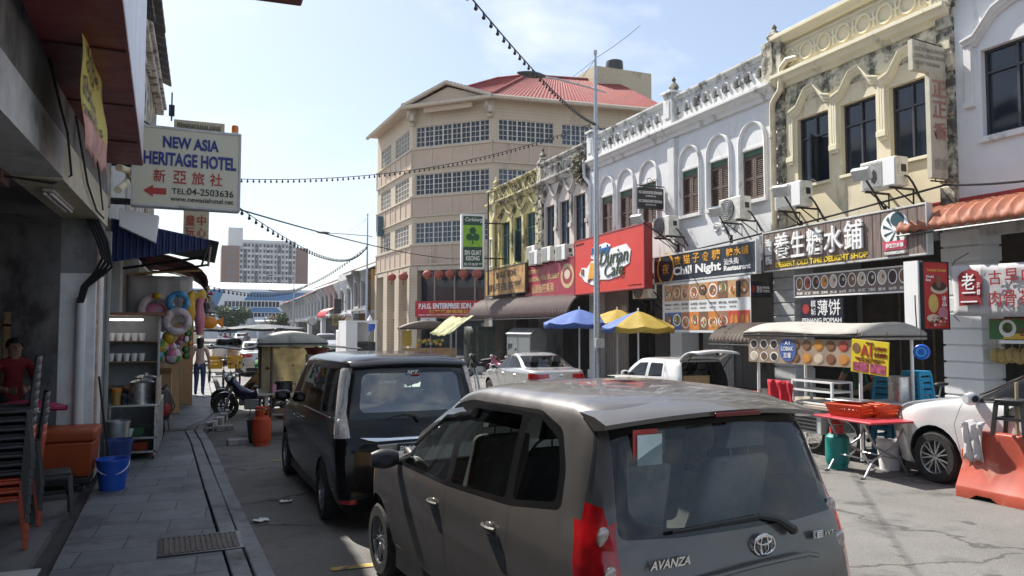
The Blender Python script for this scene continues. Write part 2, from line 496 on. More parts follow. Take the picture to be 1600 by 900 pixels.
# drain cover in the pavement
t=thing('drain_cover','rusty rectangular metal drain cover set into the grey pavement slabs','drain cover',(0.03,7.28,0.15),2)
mb=MB()
for i in range(14):mb.box(-0.295+i*0.0425,-0.27+i*0.0425,-0.255,0.255,0.006,0.016)
mb.box(-0.3,0.3,-0.26,0.26,0.001,0.007)
rust=mat('rusty_iron',(0.13,0.11,0.095),0.7,0.4,var=0.3,scale=9)
mb.build('grating',rust,t,smooth=0)
mb=MB()
for a in((-0.34,-0.303,-0.3,0.3),(0.303,0.34,-0.3,0.3),(-0.303,0.303,-0.3,-0.263),(-0.303,0.303,0.263,0.3)):mb.box(*a,0.001,0.012)
mb.build('cover_frame',M['blackm'],t,smooth=0)
t=thing('drain_grate','narrow slotted drain grate across the far pavement by the kerb corner','drain cover',(-0.18,15.45,0.15),3)
mb=MB()
for i in range(16):mb.box(-0.46+i*0.058,-0.42+i*0.058,-0.12,0.12,0.002,0.012)
mb.box(-0.5,0.5,-0.15,-0.125,0.001,0.012).box(-0.5,0.5,0.125,0.15,0.001,0.012)
mb.build('grating',rust,t,smooth=0)
# ================================================================== RIGHT-HAND ROW OF SHOPHOUSES (facade plane X = 13)
FX=13.0
def wallmesh(mb,x0,x1,z0,z1,holes,depth=0.28,y=0.0,m=0):
 """front skin with real rectangular openings and reveals"""
 xs=sorted({x0,x1}|{h[0]for h in holes}|{h[1]for h in holes})
 zs=sorted({z0,z1}|{h[2]for h in holes}|{h[3]for h in holes})
 for a,b in zip(xs,xs[1:]):
  for c,d in zip(zs,zs[1:]):
   if any(h[0]<=a and b<=h[1]and h[2]<=c and d<=h[3]for h in holes):continue
   mb.poly([(a,y,c),(b,y,c),(b,y,d),(a,y,d)],m)
 for a,b,c,d in holes:
  q=y+depth
  mb.add([(a,y,c),(b,y,c),(b,y,d),(a,y,d),(a,q,c),(b,q,c),(b,q,d),(a,q,d)],[(0,1,5,4),(1,2,6,5),(2,3,7,6),(3,0,4,7)],m)
 return mb
def bar(mb,x0,x1,z0,z1,proj,m=0,y=0.0):
 return mb.box(x0,x1,y-proj,y+0.02,z0,z1,m)
def moulding(mb,pts,prof,m=0):
 """sweep a little stepped profile [(out, up)...] along a polyline in the wall plane"""
 rows=[]
 for(x,z)in pts:rows.append([(x,-o,z+u)for o,u in prof])
 mb.grid(rows,m)
 for r in(rows[0],rows[-1]):mb.poly(r,m)
PROF=[(-0.01,-0.10),(0.04,-0.10),(0.05,-0.05),(0.09,-0.03),(0.10,0.03),(0.14,0.05),(0.14,0.09),(-0.01,0.10)]
def shopbase(name,label,yl,w,wall,top=8.3,depth=14,ceil=4.25,back=None,group='two storey shophouses along the right of the street'):
 """carcass shared by the row: upper box, ceiling of the covered way, recessed ground floor"""
 t=thing(name,label,'shophouse',(FX,yl,0),-90,group)
 mb=MB()
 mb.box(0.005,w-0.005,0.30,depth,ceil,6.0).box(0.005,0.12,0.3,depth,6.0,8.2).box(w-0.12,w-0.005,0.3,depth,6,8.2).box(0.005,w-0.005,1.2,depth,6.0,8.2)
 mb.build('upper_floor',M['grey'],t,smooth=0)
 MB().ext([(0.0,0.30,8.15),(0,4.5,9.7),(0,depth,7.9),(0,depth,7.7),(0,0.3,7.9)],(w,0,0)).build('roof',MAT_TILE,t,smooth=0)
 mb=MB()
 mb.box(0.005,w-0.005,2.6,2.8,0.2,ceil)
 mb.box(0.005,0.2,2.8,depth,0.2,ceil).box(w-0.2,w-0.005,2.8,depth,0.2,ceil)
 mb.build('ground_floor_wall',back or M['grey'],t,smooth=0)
 return t
MAT_TILE=mat('old_clay_tiles',(0.24,0.12,0.085),0.85,scale=4,var=0.3,dirt=((0.08,0.07,0.06),0.4,2,1))
def pillar(t,x0,x1,z1,m,courses=0,dep=0.6):
 mb=MB()
 if courses:
  h=(z1-0.2)/courses
  for i in range(courses):
   mb.box(x0,x1,0.0,dep,0.2+i*h,0.2+i*h+h-0.035)
  mb.box(x0+0.03,x1-0.03,0.03,dep-0.03,0.2,z1)
 else:
  mb.box(x0,x1,0.0,dep,0.2,z1).box(x0-0.05,x1+0.05,-0.05,dep+0.05,0.2,0.55).box(x0-0.06,x1+0.06,-0.06,dep+0.06,z1-0.25,z1-0.003)
 return mb.build('pillar',m,t,bevel=0.012)
def casement(t,x0,x1,z0,z1,cols=2,split=0.68,glass='glass',frame='winframe',openleaf=False,recess=0.14):
 mb=MB()
 f=0.045
 for a in((x0,x0+f,z0,z1),(x1-f,x1,z0,z1),(x0+f,x1-f,z0,z0+f),(x0+f,x1-f,z1-f,z1)):
  mb.box(a[0],a[1],recess-0.03,recess+0.03,a[2],a[3])
 zs=z0+(z1-z0)*split
 if split<1:mb.box(x0+f,x1-f,recess-0.032,recess+0.025,zs,zs+f)
 for i in range(1,cols):
  x=x0+(x1-x0)*i/cols
  mb.box(x-f*0.5,x+f*0.5,recess-0.034,recess+0.028,z0+f,z1-f)
 wf=mb.build('window',M[frame],t,smooth=0)
 g=MB()
 for i in range(cols):
  a,b=x0+(x1-x0)*i/cols+f*0.4,x0+(x1-x0)*(i+1)/cols-f*0.4
  tl=random.uniform(-0.006,0.006)
  for c,d in(((z0+f,zs),(zs+f,z1-f))if split<1 else((z0+f,z1-f),)):
   g.poly([(a,recess+0.012+tl,c),(b,recess+0.012-tl,c),(b,recess+0.012-tl,d),(a,recess+0.012+tl,d)])
 g.build('pane',M[glass],wf,smooth=0)
 if openleaf:
  xm=x0+(x1-x0)*0.5
  lf=MB()
  c,s=cos(radians(62)),-sin(radians(62))
  wl=(x1-x0)*0.46
  def P(a,z):return(xm-0.02+a*c-0.0,recess-0.04+a*s,z)
  fr=MB()
  for a0,a1,za,zb in((0,0.05,z0+f,zs),(wl-0.05,wl,z0+f,zs),(0.05,wl-0.05,z0+f,z0+f+0.05),(0.05,wl-0.05,zs-0.05,zs)):
   fr.ext([P(a0,za),P(a1,za),P(a1,zb),P(a0,zb)],(0.03,0.02,0))
  lo=fr.build('open_leaf',M[frame],wf,smooth=0)
  lf.ext([P(0.05,z0+f+0.05),P(wl-0.05,z0+f+0.05),P(wl-0.05,zs-0.05),P(0.05,zs-0.05)],(0.008,0.006,0)).build('pane',M[glass],wf,smooth=0)
 return wf
def louvre(t,x0,x1,z0,z1,transom=0.16,m='shutter'):
 mb=MB()
 zt=z1-transom
 xm=(x0+x1)/2
 for a,b in((x0,xm-0.006),(xm+0.006,x1)):
  for q in((a,a+0.06),(b-0.06,b)):mb.box(q[0],q[1],0.05,0.10,z0,zt)
  zm=z0+(zt-z0)*0.5
  for q in((z0,z0+0.08),(zm-0.04,zm+0.04),(zt-0.08,zt)):mb.box(a+0.06,b-0.06,0.055,0.098,q[0],q[1])
  z=z0+0.085
  while z<zt-0.1:
   if abs(z-zm)>0.06:mb.add([(a+0.06,0.055,z),(b-0.06,0.055,z),(b-0.06,0.095,z+0.035),(a+0.06,0.095,z+0.035),(a+0.06,0.065,z-0.004),(b-0.06,0.065,z-0.004)],[(0,1,2,3),(0,4,5,1)])
   z+=0.05
 mb.box(x0,x1,0.105,0.12,z0,zt)
 s=mb.build('shutter',M[m],t,smooth=0)
 if transom:MB().box(x0,x1,0.06,0.10,zt+0.012,z1).build('transom',M['green'],s,smooth=0)
 return s
def arch_trim(mb,x0,x1,zb,zs,rise,wdt=0.10,proj=0.05,m=0,n=16):
 """moulded surround: two legs and an arch"""
 xm,r=(x0+x1)/2,(x1-x0)/2
 for q,e in((0.0,wdt),):
  inn=[(xm-r*cos(pi*i/n),zs+rise*sin(pi*i/n))for i in range(n+1)]
  out=[(xm-(r+e)*cos(pi*i/n),zs+(rise+e)*sin(pi*i/n))for i in range(n+1)]
  inn=[(x0,zb)]+inn+[(x1,zb)]
  out=[(x0-e,zb)]+out+[(x1+e,zb)]
  mb.grid([[(a[0],0.0,a[1]),(a[0],-proj,a[1]),((a[0]+b[0])/2,-proj-0.02,(a[1]+b[1])/2),(b[0],-proj*0.8,b[1]),(b[0],0.0,b[1])]for a,b in zip(inn,out)],m)
def finial(mb,x,z,r=0.16,m=0):
 mb.lathe([(0.001,0.46),(0.03,0.42),(0.07,0.36),(0.04,0.30),(r*0.75,0.20),(r,0.12),(r*0.7,0.04),(r*1.05,0.0),(r*1.05,-0.06)],(x,0.05,z),12,m=m)
def downpipe(t,x,z0,z1,m,r=0.055,top=None):
 mb=MB()
 pts=[(x,-0.13,z0),(x,-0.13,z1)]
 if top:pts+=[(x+0.06*top,-0.16,z1+0.12),(x+0.34*top,-0.18,z1+0.34),(x+0.38*top,-0.18,z1+0.85),(x+0.5*top,-0.12,z1+1.02),(x+0.75*top,0.0,z1+1.03)]
 mb.tube(pts,r,10)
 z=z0+0.5
 while z<z1:
  mb.cyl((x,-0.13,z),(x,-0.13,z+0.09),r*1.25,n=10).box(x-0.09,x+0.09,-0.09,0.01,z+0.02,z+0.05)
  z+=1.3
 mb.build('downpipe',m,t)
# ---- white house nearest the viewer on the right -------------------------------------
W0=5.8
t=R0=shopbase('shophouse','white shophouse at the right edge with wide dark window above a red tiled awning',9.75,W0,M['white'])
h0=(0.5,2.3,5.5,7.08)
mb=wallmesh(MB(),0,W0,4.2,9.2,[h0,(3.1,4.6,5.5,7.08)])
mb.box(0,W0,0.0,0.3,9.2,9.3).build('wall',M['white'],t,smooth=0)
casement(t,*h0,cols=3,split=0.72)
casement(t,3.1,4.6,5.5,7.08,cols=3,split=0.72)
mb=MB()
moulding(mb,[(0.2,7.25),(0.45,7.30),(0.80,7.68),(1.15,7.82),(1.5,7.82),(2.0,7.45),(2.25,7.30),(2.5,7.25)],PROF)
moulding(mb,[(2.9,7.25),(3.1,7.3),(3.5,7.7),(4.0,7.8),(4.4,7.5),(4.8,7.25)],PROF)
moulding(mb,[(0,8.35),(W0,8.35)],[(0,-0.12),(0.10,-0.12),(0.14,-0.04),(0.22,0),(0.26,0.08),(0.26,0.14),(0,0.16)])
mb.box(0.22,0.36,-0.07,0.02,6.2,7.2).box(0.19,0.39,-0.09,0.02,6.08,6.2).box(0.45,2.35,-0.07,0.02,5.38,5.48)
mb.build('moulding',M['whitetrim'],t,bevel=0.006,at=[2.75])
MB().box(0,W0,-0.14,0.1,8.52,9.3).build('parapet',M['whitetrim'],t,smooth=0)
pillar(t,-0.42,0.36,4.2,M['white'],courses=13)
pillar(t,W0-0.5,W0,4.2,M['white'],courses=13)
MB().box(0.36,W0-0.5,0.02,0.3,3.72,4.2).box(-0.5,0.42,-0.10,0.5,4.06,4.19).build('lintel',M['lgrey'],t,smooth=0)
# ---- cream house ----------------------------------------------------------------------
Y1,W1=14.45,4.68
t=R1=shopbase('shophouse','cream shophouse with mouldy plaster, ring frieze and three dark casement windows',Y1,W1,M['cream'],back=M['darkbrown'])
H1=[(0.62,1.58,5.38,6.98),(1.94,2.88,5.40,6.96),(3.22,4.14,5.41,6.98)]
wallmesh(MB(),0,W1,4.2,9.0,H1).build('wall',M['cream'],t,smooth=0)
for i,h in enumerate(H1):casement(t,*h,openleaf=(i==0))
mb=MB()
for h in H1:
 c=(h[0]+h[1])/2
 moulding(mb,[(h[0]-0.16,7.12),(h[0]+0.08,7.2),(c-0.12,7.56),(c+0.12,7.6),(h[1]-0.1,7.28),(h[1]+0.16,7.2)],PROF)
 mb.box(h[0]-0.05,h[1]+0.05,-0.06,0.02,h[2]-0.07,h[2]-0.004)
for x in(0.43,1.76,3.05):
 for k in range(3):mb.box(x-0.085+0.06*k,x-0.035+0.06*k,-0.05,0.02,6.12,7.14)
 mb.box(x-0.115,x+0.115,-0.085,0.02,6.0,6.12).box(x-0.09,x+0.09,-0.06,0.02,5.93,6.0)
mb.build('moulding',M['creamtrim'],t,bevel=0.005,at=[1.76,3.05])
mb=MB()
moulding(mb,[(0,8.02),(W1,8.02)],[(0,-0.16),(0.06,-0.16),(0.10,-0.08),(0.18,-0.04),(0.22,0.05),(0.28,0.08),(0.28,0.16),(0,0.18)])
moulding(mb,[(0,9.02),(W1,9.02)],[(0,-0.06),(0.12,-0.06),(0.16,0.02),(0.24,0.06),(0.24,0.15),(0,0.2)])
mb.build('cornice',M['creamtrim'],t,bevel=0.006)
MB().box(0.0,W1,-0.012,0.0,7.36,7.86).build('stained_band',M['creammold'],t,smooth=0)
mb=MB()
for i in range(8):
 x=0.42+i*0.55
 mb.lathe([(0.17,-0.005),(0.17,-0.035),(0.205,-0.04),(0.215,-0.005)],(x,0.0,8.56),20,'y')
 if i<7:
  mb.box(x+0.215,x+0.335,-0.032,0.01,8.53,8.59).box(x+0.25,x+0.30,-0.03,0.01,8.40,8.72)
mb.box(0.12,W1-0.1,-0.02,0.01,8.24,8.28).box(0.12,W1-0.1,-0.02,0.01,8.84,8.88)
mb.build('ring_frieze',M['creamtrim'],t)
mb=MB()
for i in range(9):
 z=4.35+i*0.42
 mb.box(-0.02,0.25,-0.09,0.02,z,z+0.36).box(W1-0.30,W1+0.02,-0.10,0.02,z,z+0.36)
mb.box(0.0,0.23,-0.06,0.02,4.2,8.15).box(W1-0.28,W1,-0.065,0.02,4.2,8.15)
mb.box(-0.06,0.3,-0.16,0.05,8.1,9.05).box(W1-0.36,W1+0.06,-0.17,0.05,8.1,9.1).box(-0.1,0.34,-0.2,0.1,9.05,9.22)
mb.build('pilaster',M['oldstone'],t,bevel=0.02,at=[2.3])
downpipe(t,-0.06,3.6,7.45,mat('cream_pipe',(0.66,0.58,0.43),0.5,dirt=((0.35,0.15,0.06),0.22,1.2,0.5)),r=0.075,top=1)
pillar(t,-0.3,0.42,4.2,M['lgrey'],courses=13)
MB().box(0.42,W1-0.45,0.02,0.3,3.75,4.2).build('lintel',M['grey'],t,smooth=0)
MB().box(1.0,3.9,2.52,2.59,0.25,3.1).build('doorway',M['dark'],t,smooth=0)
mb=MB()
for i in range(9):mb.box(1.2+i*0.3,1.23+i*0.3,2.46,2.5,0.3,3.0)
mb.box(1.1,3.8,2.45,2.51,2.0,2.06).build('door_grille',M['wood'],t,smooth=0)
# ---- two white houses with louvred shutters -----------------------------------------------
def white_house(yl,w_,label,sh,leftf,mold='whitemold'):
 t=shopbase('shophouse',label,yl,w_,M['white'])
 hs=[(a,b,5.32,6.62)for a,b in sh]
 mb=wallmesh(MB(),0,w_,4.2,8.2,hs)
 mb.build('wall',M['white'],t,smooth=0)
 for a,b,c,d in hs:louvre(t,a,b,c,d)
 mb=MB()
 for a,b,c,d in hs:
  arch_trim(mb,a-0.02,b+0.02,c,6.78,0.5)
  mb.box(a-0.12,b+0.12,-0.09,0.02,c-0.10,c-0.006)
  mb.box(a,b,-0.02,0.02,d+0.006,d+0.08)
 mb.build('window_arch',M['whitetrim'],t,bevel=0.004,at=[(hs[0][1]+hs[1][0])/2,(hs[1][1]+hs[2][0])/2])
 mb=MB()
 moulding(mb,[(0,7.95),(w_,7.95)],[(0,-0.22),(0.07,-0.22),(0.09,-0.1),(0.16,-0.06),(0.20,0.03),(0.27,0.06),(0.27,0.14),(0,0.17)])
 mb.build('cornice',M['whitetrim'],t,bevel=0.006)
 mb=MB()
 n=9
 st=(w_-0.6)/n
 hol=[(0.3+st*i+st*0.25,0.3+st*(i+1)-st*0.25,8.36,8.62)for i in range(n)]
 wallmesh(mb,0.0,w_,8.1,8.78,hol,depth=0.16,y=-0.06)
 for h in hol:
  mb.box(h[0],h[1],0.09,0.10,h[2],h[3],1)
  arch_trim(mb,h[0]+0.02,h[1]-0.02,8.40,8.5,0.1,0.05,0.10)
 mb.box(0,w_,-0.06,0.2,8.1,8.12)
 mb.build('parapet',[M[mold],M['dark']],t,smooth=30)
 mb=MB()
 moulding(mb,[(0,8.85),(w_,8.85)],[(-0.25,-0.08),(0.08,-0.08),(0.11,0.0),(0.16,0.03),(0.16,0.09),(-0.25,0.12)])
 mb.build('coping',M[mold],t,bevel=0.005)
 mb=MB()
 mb.box(0.0,0.34,-0.1,0.02,4.2,7.7).box(-0.05,0.40,-0.2,0.2,8.05,9.05).box(-0.09,0.44,-0.26,0.25,9.05,9.13)
 mb.box(0.05,0.30,-0.225,-0.19,8.3,8.85)
 mb.build('pilaster',M['whitetrim'],t,bevel=0.015)
 mb=MB()
 finial(mb,0.17,9.17)
 mb.build('finial',M['oldstone'],t)
 MB().box(0.42,w_-0.3,0.02,0.3,3.75,4.2).build('lintel',M['lgrey'],t,smooth=0)
 return t
R2=t=white_house(19.1,4.62,'white shophouse with three arched windows of closed brown louvres over the blue restaurant sign',((0.58,1.42),(1.90,2.75),(3.27,4.12)),True)
mb=MB()
finial(mb,4.50,9.15,0.2)
mb.box(4.30,4.68,-0.2,0.2,8.05,9.1)
mb.build('finial',M['oldstone'],t,bevel=0.01)
mb=MB()
for q in range(3):
 mb.tube([(2.2+0.34*q+0.15*cos(a*0.5)*(1-a*0.035),-0.02,4.78+0.13*sin(a*0.5)*(1-a*0.035))for a in range(18)],0.025,6)
mb.build('scrollwork',M['whitetrim'],t)
pillar(t,-0.1,0.5,4.2,M['white'])
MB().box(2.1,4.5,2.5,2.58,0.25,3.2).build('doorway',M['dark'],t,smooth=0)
mb=MB()
for i in range(24):mb.box(0.62+i*0.055,0.655+i*0.055,0.66+0.02*(i%2),0.72,0.25,3.7)
mb.build('folded_shutter',mat('pale_folding_shutter',(0.5,0.5,0.49),0.5),t,smooth=0)
R3=t=white_house(24.02,4.9,'white shophouse with arched louvred windows above the big red cafe sign',((0.66,1.52),(1.92,2.82),(3.32,4.2)),True)
pillar(t,-0.3,0.3,4.2,M['lgrey'])
downpipe(t,0.06,4.3,7.2,M['white'],0.06,top=-1)
mb=MB()
for z in range(60):mb.box(0.4,2.4,2.44+0.02*(z%2),2.55,0.25+z*0.055,0.30+z*0.055)
mb.build('roller_shutter',M['rollup'],t,smooth=0)
mb=MB()
for i in range(26):mb.box(0.32+i*0.06,0.36+i*0.06,0.3+0.02*(i%2),0.36,0.25,3.4)
mb.build('folded_shutter',mat('brownish_folding_shutter',(0.26,0.23,0.21),0.6),t,smooth=0)
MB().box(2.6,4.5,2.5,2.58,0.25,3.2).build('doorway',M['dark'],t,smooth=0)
# ---- pinkish house ----------------------------------------------------------------------------
Y4,W4=28.55,4.5
R4=t=shopbase('shophouse','pinkish grey shophouse with weathered scalloped parapet, three tall blue-tinted windows and a shrub on top',Y4,W4,M['pink'],back=M['darkbrown'])
H4=[(0.45,1.32,5.25,7.0),(1.80,2.68,5.25,7.0),(3.05,4.02,5.25,7.05)]
wallmesh(MB(),0,W4,4.2,8.6,H4).build('wall',M['pink'],t,smooth=0)
for h in H4:casement(t,*h,cols=2,split=0.7,glass='blueglass')
mb=MB()
for h in H4:
 c=(h[0]+h[1])/2
 r_=(h[1]-h[0])/2+0.2
 moulding(mb,[(c-r_,7.22),(c-r_*0.7,7.30),(c-r_*0.35,7.62),(c,7.86),(c+r_*0.35,7.62),(c+r_*0.7,7.30),(c+r_,7.22)],PROF)
 mb.box(h[0]-0.08,h[1]+0.08,-0.08,0.02,h[2]-0.1,h[2]-0.005)
for x in(0.22,1.56,2.86,4.2):
 mb.box(x-0.1,x+0.1,-0.06,0.02,6.0,7.2).box(x-0.13,x+0.13,-0.1,0.02,5.9,6.05)
mb.build('moulding',M['pinktrim'],t,bevel=0.006,at=[1.56,2.86])
mb=MB()
moulding(mb,[(0,8.0),(W4,8.0)],[(0,-0.14),(0.08,-0.14),(0.14,-0.04),(0.22,0.04),(0.22,0.12),(0,0.15)])
moulding(mb,[(0,8.78),(W4,8.78)],[(-0.2,-0.06),(0.1,-0.06),(0.16,0.02),(0.16,0.08),(-0.2,0.12)])
mb.box(0,W4,-0.04,0.2,8.1,8.74)
for i in range(8):arch_trim(mb,0.3+i*0.5,0.62+i*0.5,8.18,8.4,0.16,0.05,0.09)
mb.build('parapet',M['pinktrim'],t,bevel=0.006)
mb=MB()
mb.box(0,0.3,-0.09,0.02,4.2,7.9).box(-0.04,0.34,-0.16,0.2,7.9,9.0)
for i in range(8):mb.box(-0.02,0.32,-0.11,0.02,4.35+i*0.44,4.72+i*0.44)
finial(mb,0.15,9.1)
mb.build('pilaster',M['oldstone'],t,bevel=0.012)
pillar(t,-0.3,0.3,4.2,M['grey'],dep=0.9)
MB().box(0.3,W4-0.3,0.02,0.3,3.75,4.2).build('lintel',M['grey'],t,smooth=0)
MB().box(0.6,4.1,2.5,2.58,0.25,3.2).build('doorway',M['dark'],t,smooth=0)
# ---- yellow house -----------------------------------------------------------------------------
Y5,W5=34.7,6.15
R5=t=shopbase('shophouse','mouldy yellow shophouse with fretted parapet and open green windows at the end of the row',Y5,W5,M['yellow'],back=M['darkbrown'])
H5=[(1.7,2.72,4.95,6.95),(3.28,4.1,4.95,7.0),(4.6,5.62,4.9,7.0)]
wallmesh(MB(),0,W5,4.2,8.5,H5).build('wall',M['yellow'],t,smooth=0)
M['tealframe']=mat('teal_window_frame',(0.05,0.16,0.15),0.5)
for h in H5:casement(t,*h,cols=2,split=0.7,glass='blueglass',frame='tealframe',openleaf=(h is H5[1]))
mb=MB()
for h in H5:
 c=(h[0]+h[1])/2
 moulding(mb,[(h[0]-0.2,7.18),(h[0]+0.1,7.3),(c,7.7),(h[1]-0.1,7.3),(h[1]+0.2,7.18)],PROF)
 mb.box(h[0]-0.08,h[1]+0.08,-0.08,0.02,h[2]-0.1,h[2]-0.005)
for x in(1.45,3.0,4.35):mb.box(x-0.1,x+0.1,-0.06,0.02,5.6,7.2)
for i in range(5):mb.sph((0.9+i*1.05,-0.04,7.6+0.1*(i%2)),(0.2,0.06,0.12),8,5)
mb.build('moulding',M['yellowtrim'],t,bevel=0.006,at=[3.0,4.35])
mb=MB()
moulding(mb,[(0,7.95),(W5,7.95)],[(0,-0.14),(0.08,-0.14),(0.14,-0.04),(0.24,0.04),(0.24,0.12),(0,0.15)])
moulding(mb,[(0,8.66),(W5,8.66)],[(-0.2,-0.06),(0.1,-0.06),(0.16,0.02),(0.16,0.08),(-0.2,0.12)])
mb.box(0,W5,-0.02,0.2,8.05,8.62)
for i in range(11):
 x=0.5+i*0.5
 mb.tube([(x-0.2,-0.05,8.12),(x+0.2,-0.05,8.56)],0.035,5).tube([(x+0.2,-0.05,8.12),(x-0.2,-0.05,8.56)],0.035,5)
mb.build('parapet',M['yellowtrim'],t,bevel=0.005)
mb=MB()
for i in range(9):
 mb.box(0.7,1.05,-0.12,0.02,4.3+i*0.42,4.66+i*0.42).box(W5-0.32,W5,-0.12,0.02,4.3+i*0.42,4.66+i*0.42)
mb.box(0.72,1.03,-0.08,0.02,4.2,8.0).box(0.66,1.09,-0.16,0.2,8.0,8.8).box(W5-0.3,W5,-0.08,0.02,4.2,8.0)
finial(mb,0.87,8.9)
mb.build('pilaster',M['yellowtrim'],t,bevel=0.012,at=[3])
casement(t,0.12,0.6,5.0,6.4,cols=1,split=1,glass='blueglass',frame='letwhite',recess=-0.01)
downpipe(t,1.0,4.4,7.0,M['cream'],0.07,top=1)
pillar(t,0,0.5,4.2,M['grey'])
pillar(t,3.0,3.5,4.2,M['darkbrown'])
MB().box(0.5,W5-0.3,0.02,0.3,3.75,4.2).build('lintel',M['grey'],t,smooth=0)
MB().box(0.005,0.15,0.3,14,0.2,8.1).build('gable_wall',M['grey'],t,smooth=0)
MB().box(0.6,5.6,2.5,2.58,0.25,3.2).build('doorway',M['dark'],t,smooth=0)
# shrub rooted in the parapet of the pinkish house
t=thing('wall_shrub','small scrubby shrub growing out of the parapet of the pinkish shophouse','plant',(12.85,24.75,7.75))
def leafball(mb,c,r,n,size,seed=1,m=0):
 rnd=random.Random(seed)
 for _ in range(n):
  d=Vector((rnd.gauss(0,1),rnd.gauss(0,1),rnd.gauss(0,1))).normalized()*(rnd.random()**0.4)
  p=Vector(c)+Vector((d.x*r[0],d.y*r[1],d.z*r[2]))
  a=Vector((rnd.gauss(0,1),rnd.gauss(0,1),rnd.gauss(0,1))).normalized()
  b=a.orthogonal().normalized()
  s_=size*rnd.uniform(0.6,1.4)
  mb.add([p-a*s_,p+b*s_*0.45,p+a*s_,p-b*s_*0.45],[(0,1,2,3)],m)
mb=MB()
leafball(mb,(0,0,0.35),(0.3,0.5,0.5),260,0.08)
leafball(mb,(-0.1,-0.2,-0.1),(0.2,0.3,0.4),120,0.07,3)
mb.build('foliage',mat('dry_leaf',(0.12,0.11,0.05),0.7,scale=6,var=0.5),t,smooth=0)
mb=MB()
for a in range(6):mb.tube([(0.1,0.05*a-0.1,-0.4),(0,0.12*a-0.3,0.1),(-0.05,0.2*a-0.5,0.5+0.05*(a%3))],0.015,5)
mb.build('stem',M['wood'],t)
# ================================================================== AIR CONDITIONERS
def make_ac(name,label,loc,fan=True,rz=-90,hole=False):
 t=thing(name,label,'air conditioner',loc,rz,'air conditioner condensers on the shophouse fronts')
 MB().box(0,0.86,-0.34,0,0,0.58).build('casing',M['acwhite'],t,bevel=0.018)
 mb=MB()
 if fan:
  for r in(0.05,0.10,0.15,0.20,0.245):
   mb.lathe([(r,-0.362),(r+0.012,-0.368),(r+0.024,-0.362),(r+0.012,-0.352)],(0.33,0,0.29),28,'y')
  for a in range(6):mb.tube([(0.33,-0.362,0.29),(0.33+0.26*cos(a*pi/3),-0.362,0.29+0.26*sin(a*pi/3))],0.008,4)
  mb.build('fan_grille',M['acgrille'],t)
  MB().lathe([(0.262,-0.341),(0.272,-0.35),(0.285,-0.341)],(0.33,0,0.29),28,'y').disc((0.33,-0.343,0.29),0.262,n=28).build('fan_recess',M['black'],t)
 else:
  for i in range(18):mb.box(0.05,0.53,-0.352,-0.341,0.05+i*0.027,0.063+i*0.027)
  mb.build('front_grille',mat('pale_grille',(0.52,0.52,0.51),0.5),t,smooth=0)
  MB().box(0.56,0.83,-0.350,-0.341,0.03,0.55).build('service_panel',M['letwhite'],t,bevel=0.004)
  if hole:MB().poly([(0.28,-0.356,0.16),(0.36,-0.356,0.10),(0.42,-0.356,0.2),(0.40,-0.356,0.34),(0.34,-0.356,0.40),(0.29,-0.356,0.30)]).build('torn_hole',M['black'],t,smooth=0)
 mb=MB()
 for x in(0.12,0.7):mb.box(x,x+0.04,-0.36,0.32,-0.045,-0.004).box(x,x+0.04,0.28,0.32,-0.35,-0.045).tube([(x+0.02,-0.2,-0.045),(x+0.02,0.29,-0.32)],0.014,4)
 mb.build('bracket',M['blackm'],t,smooth=0)
 MB().tube([(0.86,-0.1,0.2),(0.95,-0.12,0.16),(0.98,-0.05,0.05),(0.95,0.1,-0.1),(0.93,0.25,-0.3)],0.022,6).box(0.858,0.875,-0.2,-0.08,0.28,0.42).build('pipework',M['black'],t)
 return t
ax=12.72
def acpos(u,v,x=ax):p=px(u,v,X=x);return(x+0.0,p.y,p.z)
a1=make_ac('air_conditioner','boxy condenser with plain grille under the open-leaf window of the cream shophouse',acpos(1228,331),fan=False)
a2=make_ac('air_conditioner','condenser with a torn hole in its grille under the right window of the cream shophouse',acpos(1364,302),fan=False,hole=True)
a3=make_ac('air_conditioner','condenser with round fan between the two right louvred windows of the white shophouse',acpos(1140,349))
dup(a3,acpos(1035,373),label='condenser with round fan above the left end of the blue restaurant sign')
dup(a1,acpos(834,408),label='white condenser on the mouldy yellow shophouse beside its green windows')
dup(a1,acpos(838,416,12.5),label='leftmost of three condensers in a line above the maroon dessert sign')
dup(a1,acpos(858,411,12.5),label='middle of three condensers in a line above the maroon dessert sign')
dup(a1,acpos(880,409,12.5),label='rightmost of three condensers in a line above the maroon dessert sign')
dup(a3,(12.9,20.6,2.95),label='condenser hung in shadow below the big red cafe sign')
# ================================================================== SIGNS ON THE RIGHT-HAND ROW
def span(P,rz,u):
 """how far along direction rz from P the sight line u lies, seen from above"""
 d=ray(u,512)
 e=Vector((cos(radians(rz)),sin(radians(rz))))
 den=e.x*d.y-e.y*d.x
 return((EYE.x-P.x)*d.y-(EYE.y-P.y)*d.x)/den
def board(name,label,cat,P,rz,w_,h_,face,frame,th=0.12,fr=0.035,group=None):
 t=thing(name,label,cat,P,rz,group)
 MB().box(0,w_,-th/2,th/2,0,h_).build('panel',face,t,smooth=0)
 if frame is not None:
  mb=MB()
  q=th/2+0.012
  for a in((-0.01,fr,-0.01,h_+0.01),(w_-fr,w_+0.01,-0.01,h_+0.01),(fr,w_-fr,-0.01,fr),(fr,w_-fr,h_-fr,h_+0.01)):
   mb.box(a[0],a[1],-q,q,a[2],a[3])
  mb.build('frame',frame,t,bevel=0.004)
 return t,w_,h_,-th/2
def sign_px(name,label,uL,uR,vT,vB,X,delta,face,frame,cat='sign',**k):
 P=px(uL,vB,X=X)
 h_=px(uL,vT,X=X).z-P.z
 rz=-90-delta
 return board(name,label,cat,P,rz,span(P,rz,uR),h_,face,frame,**k)
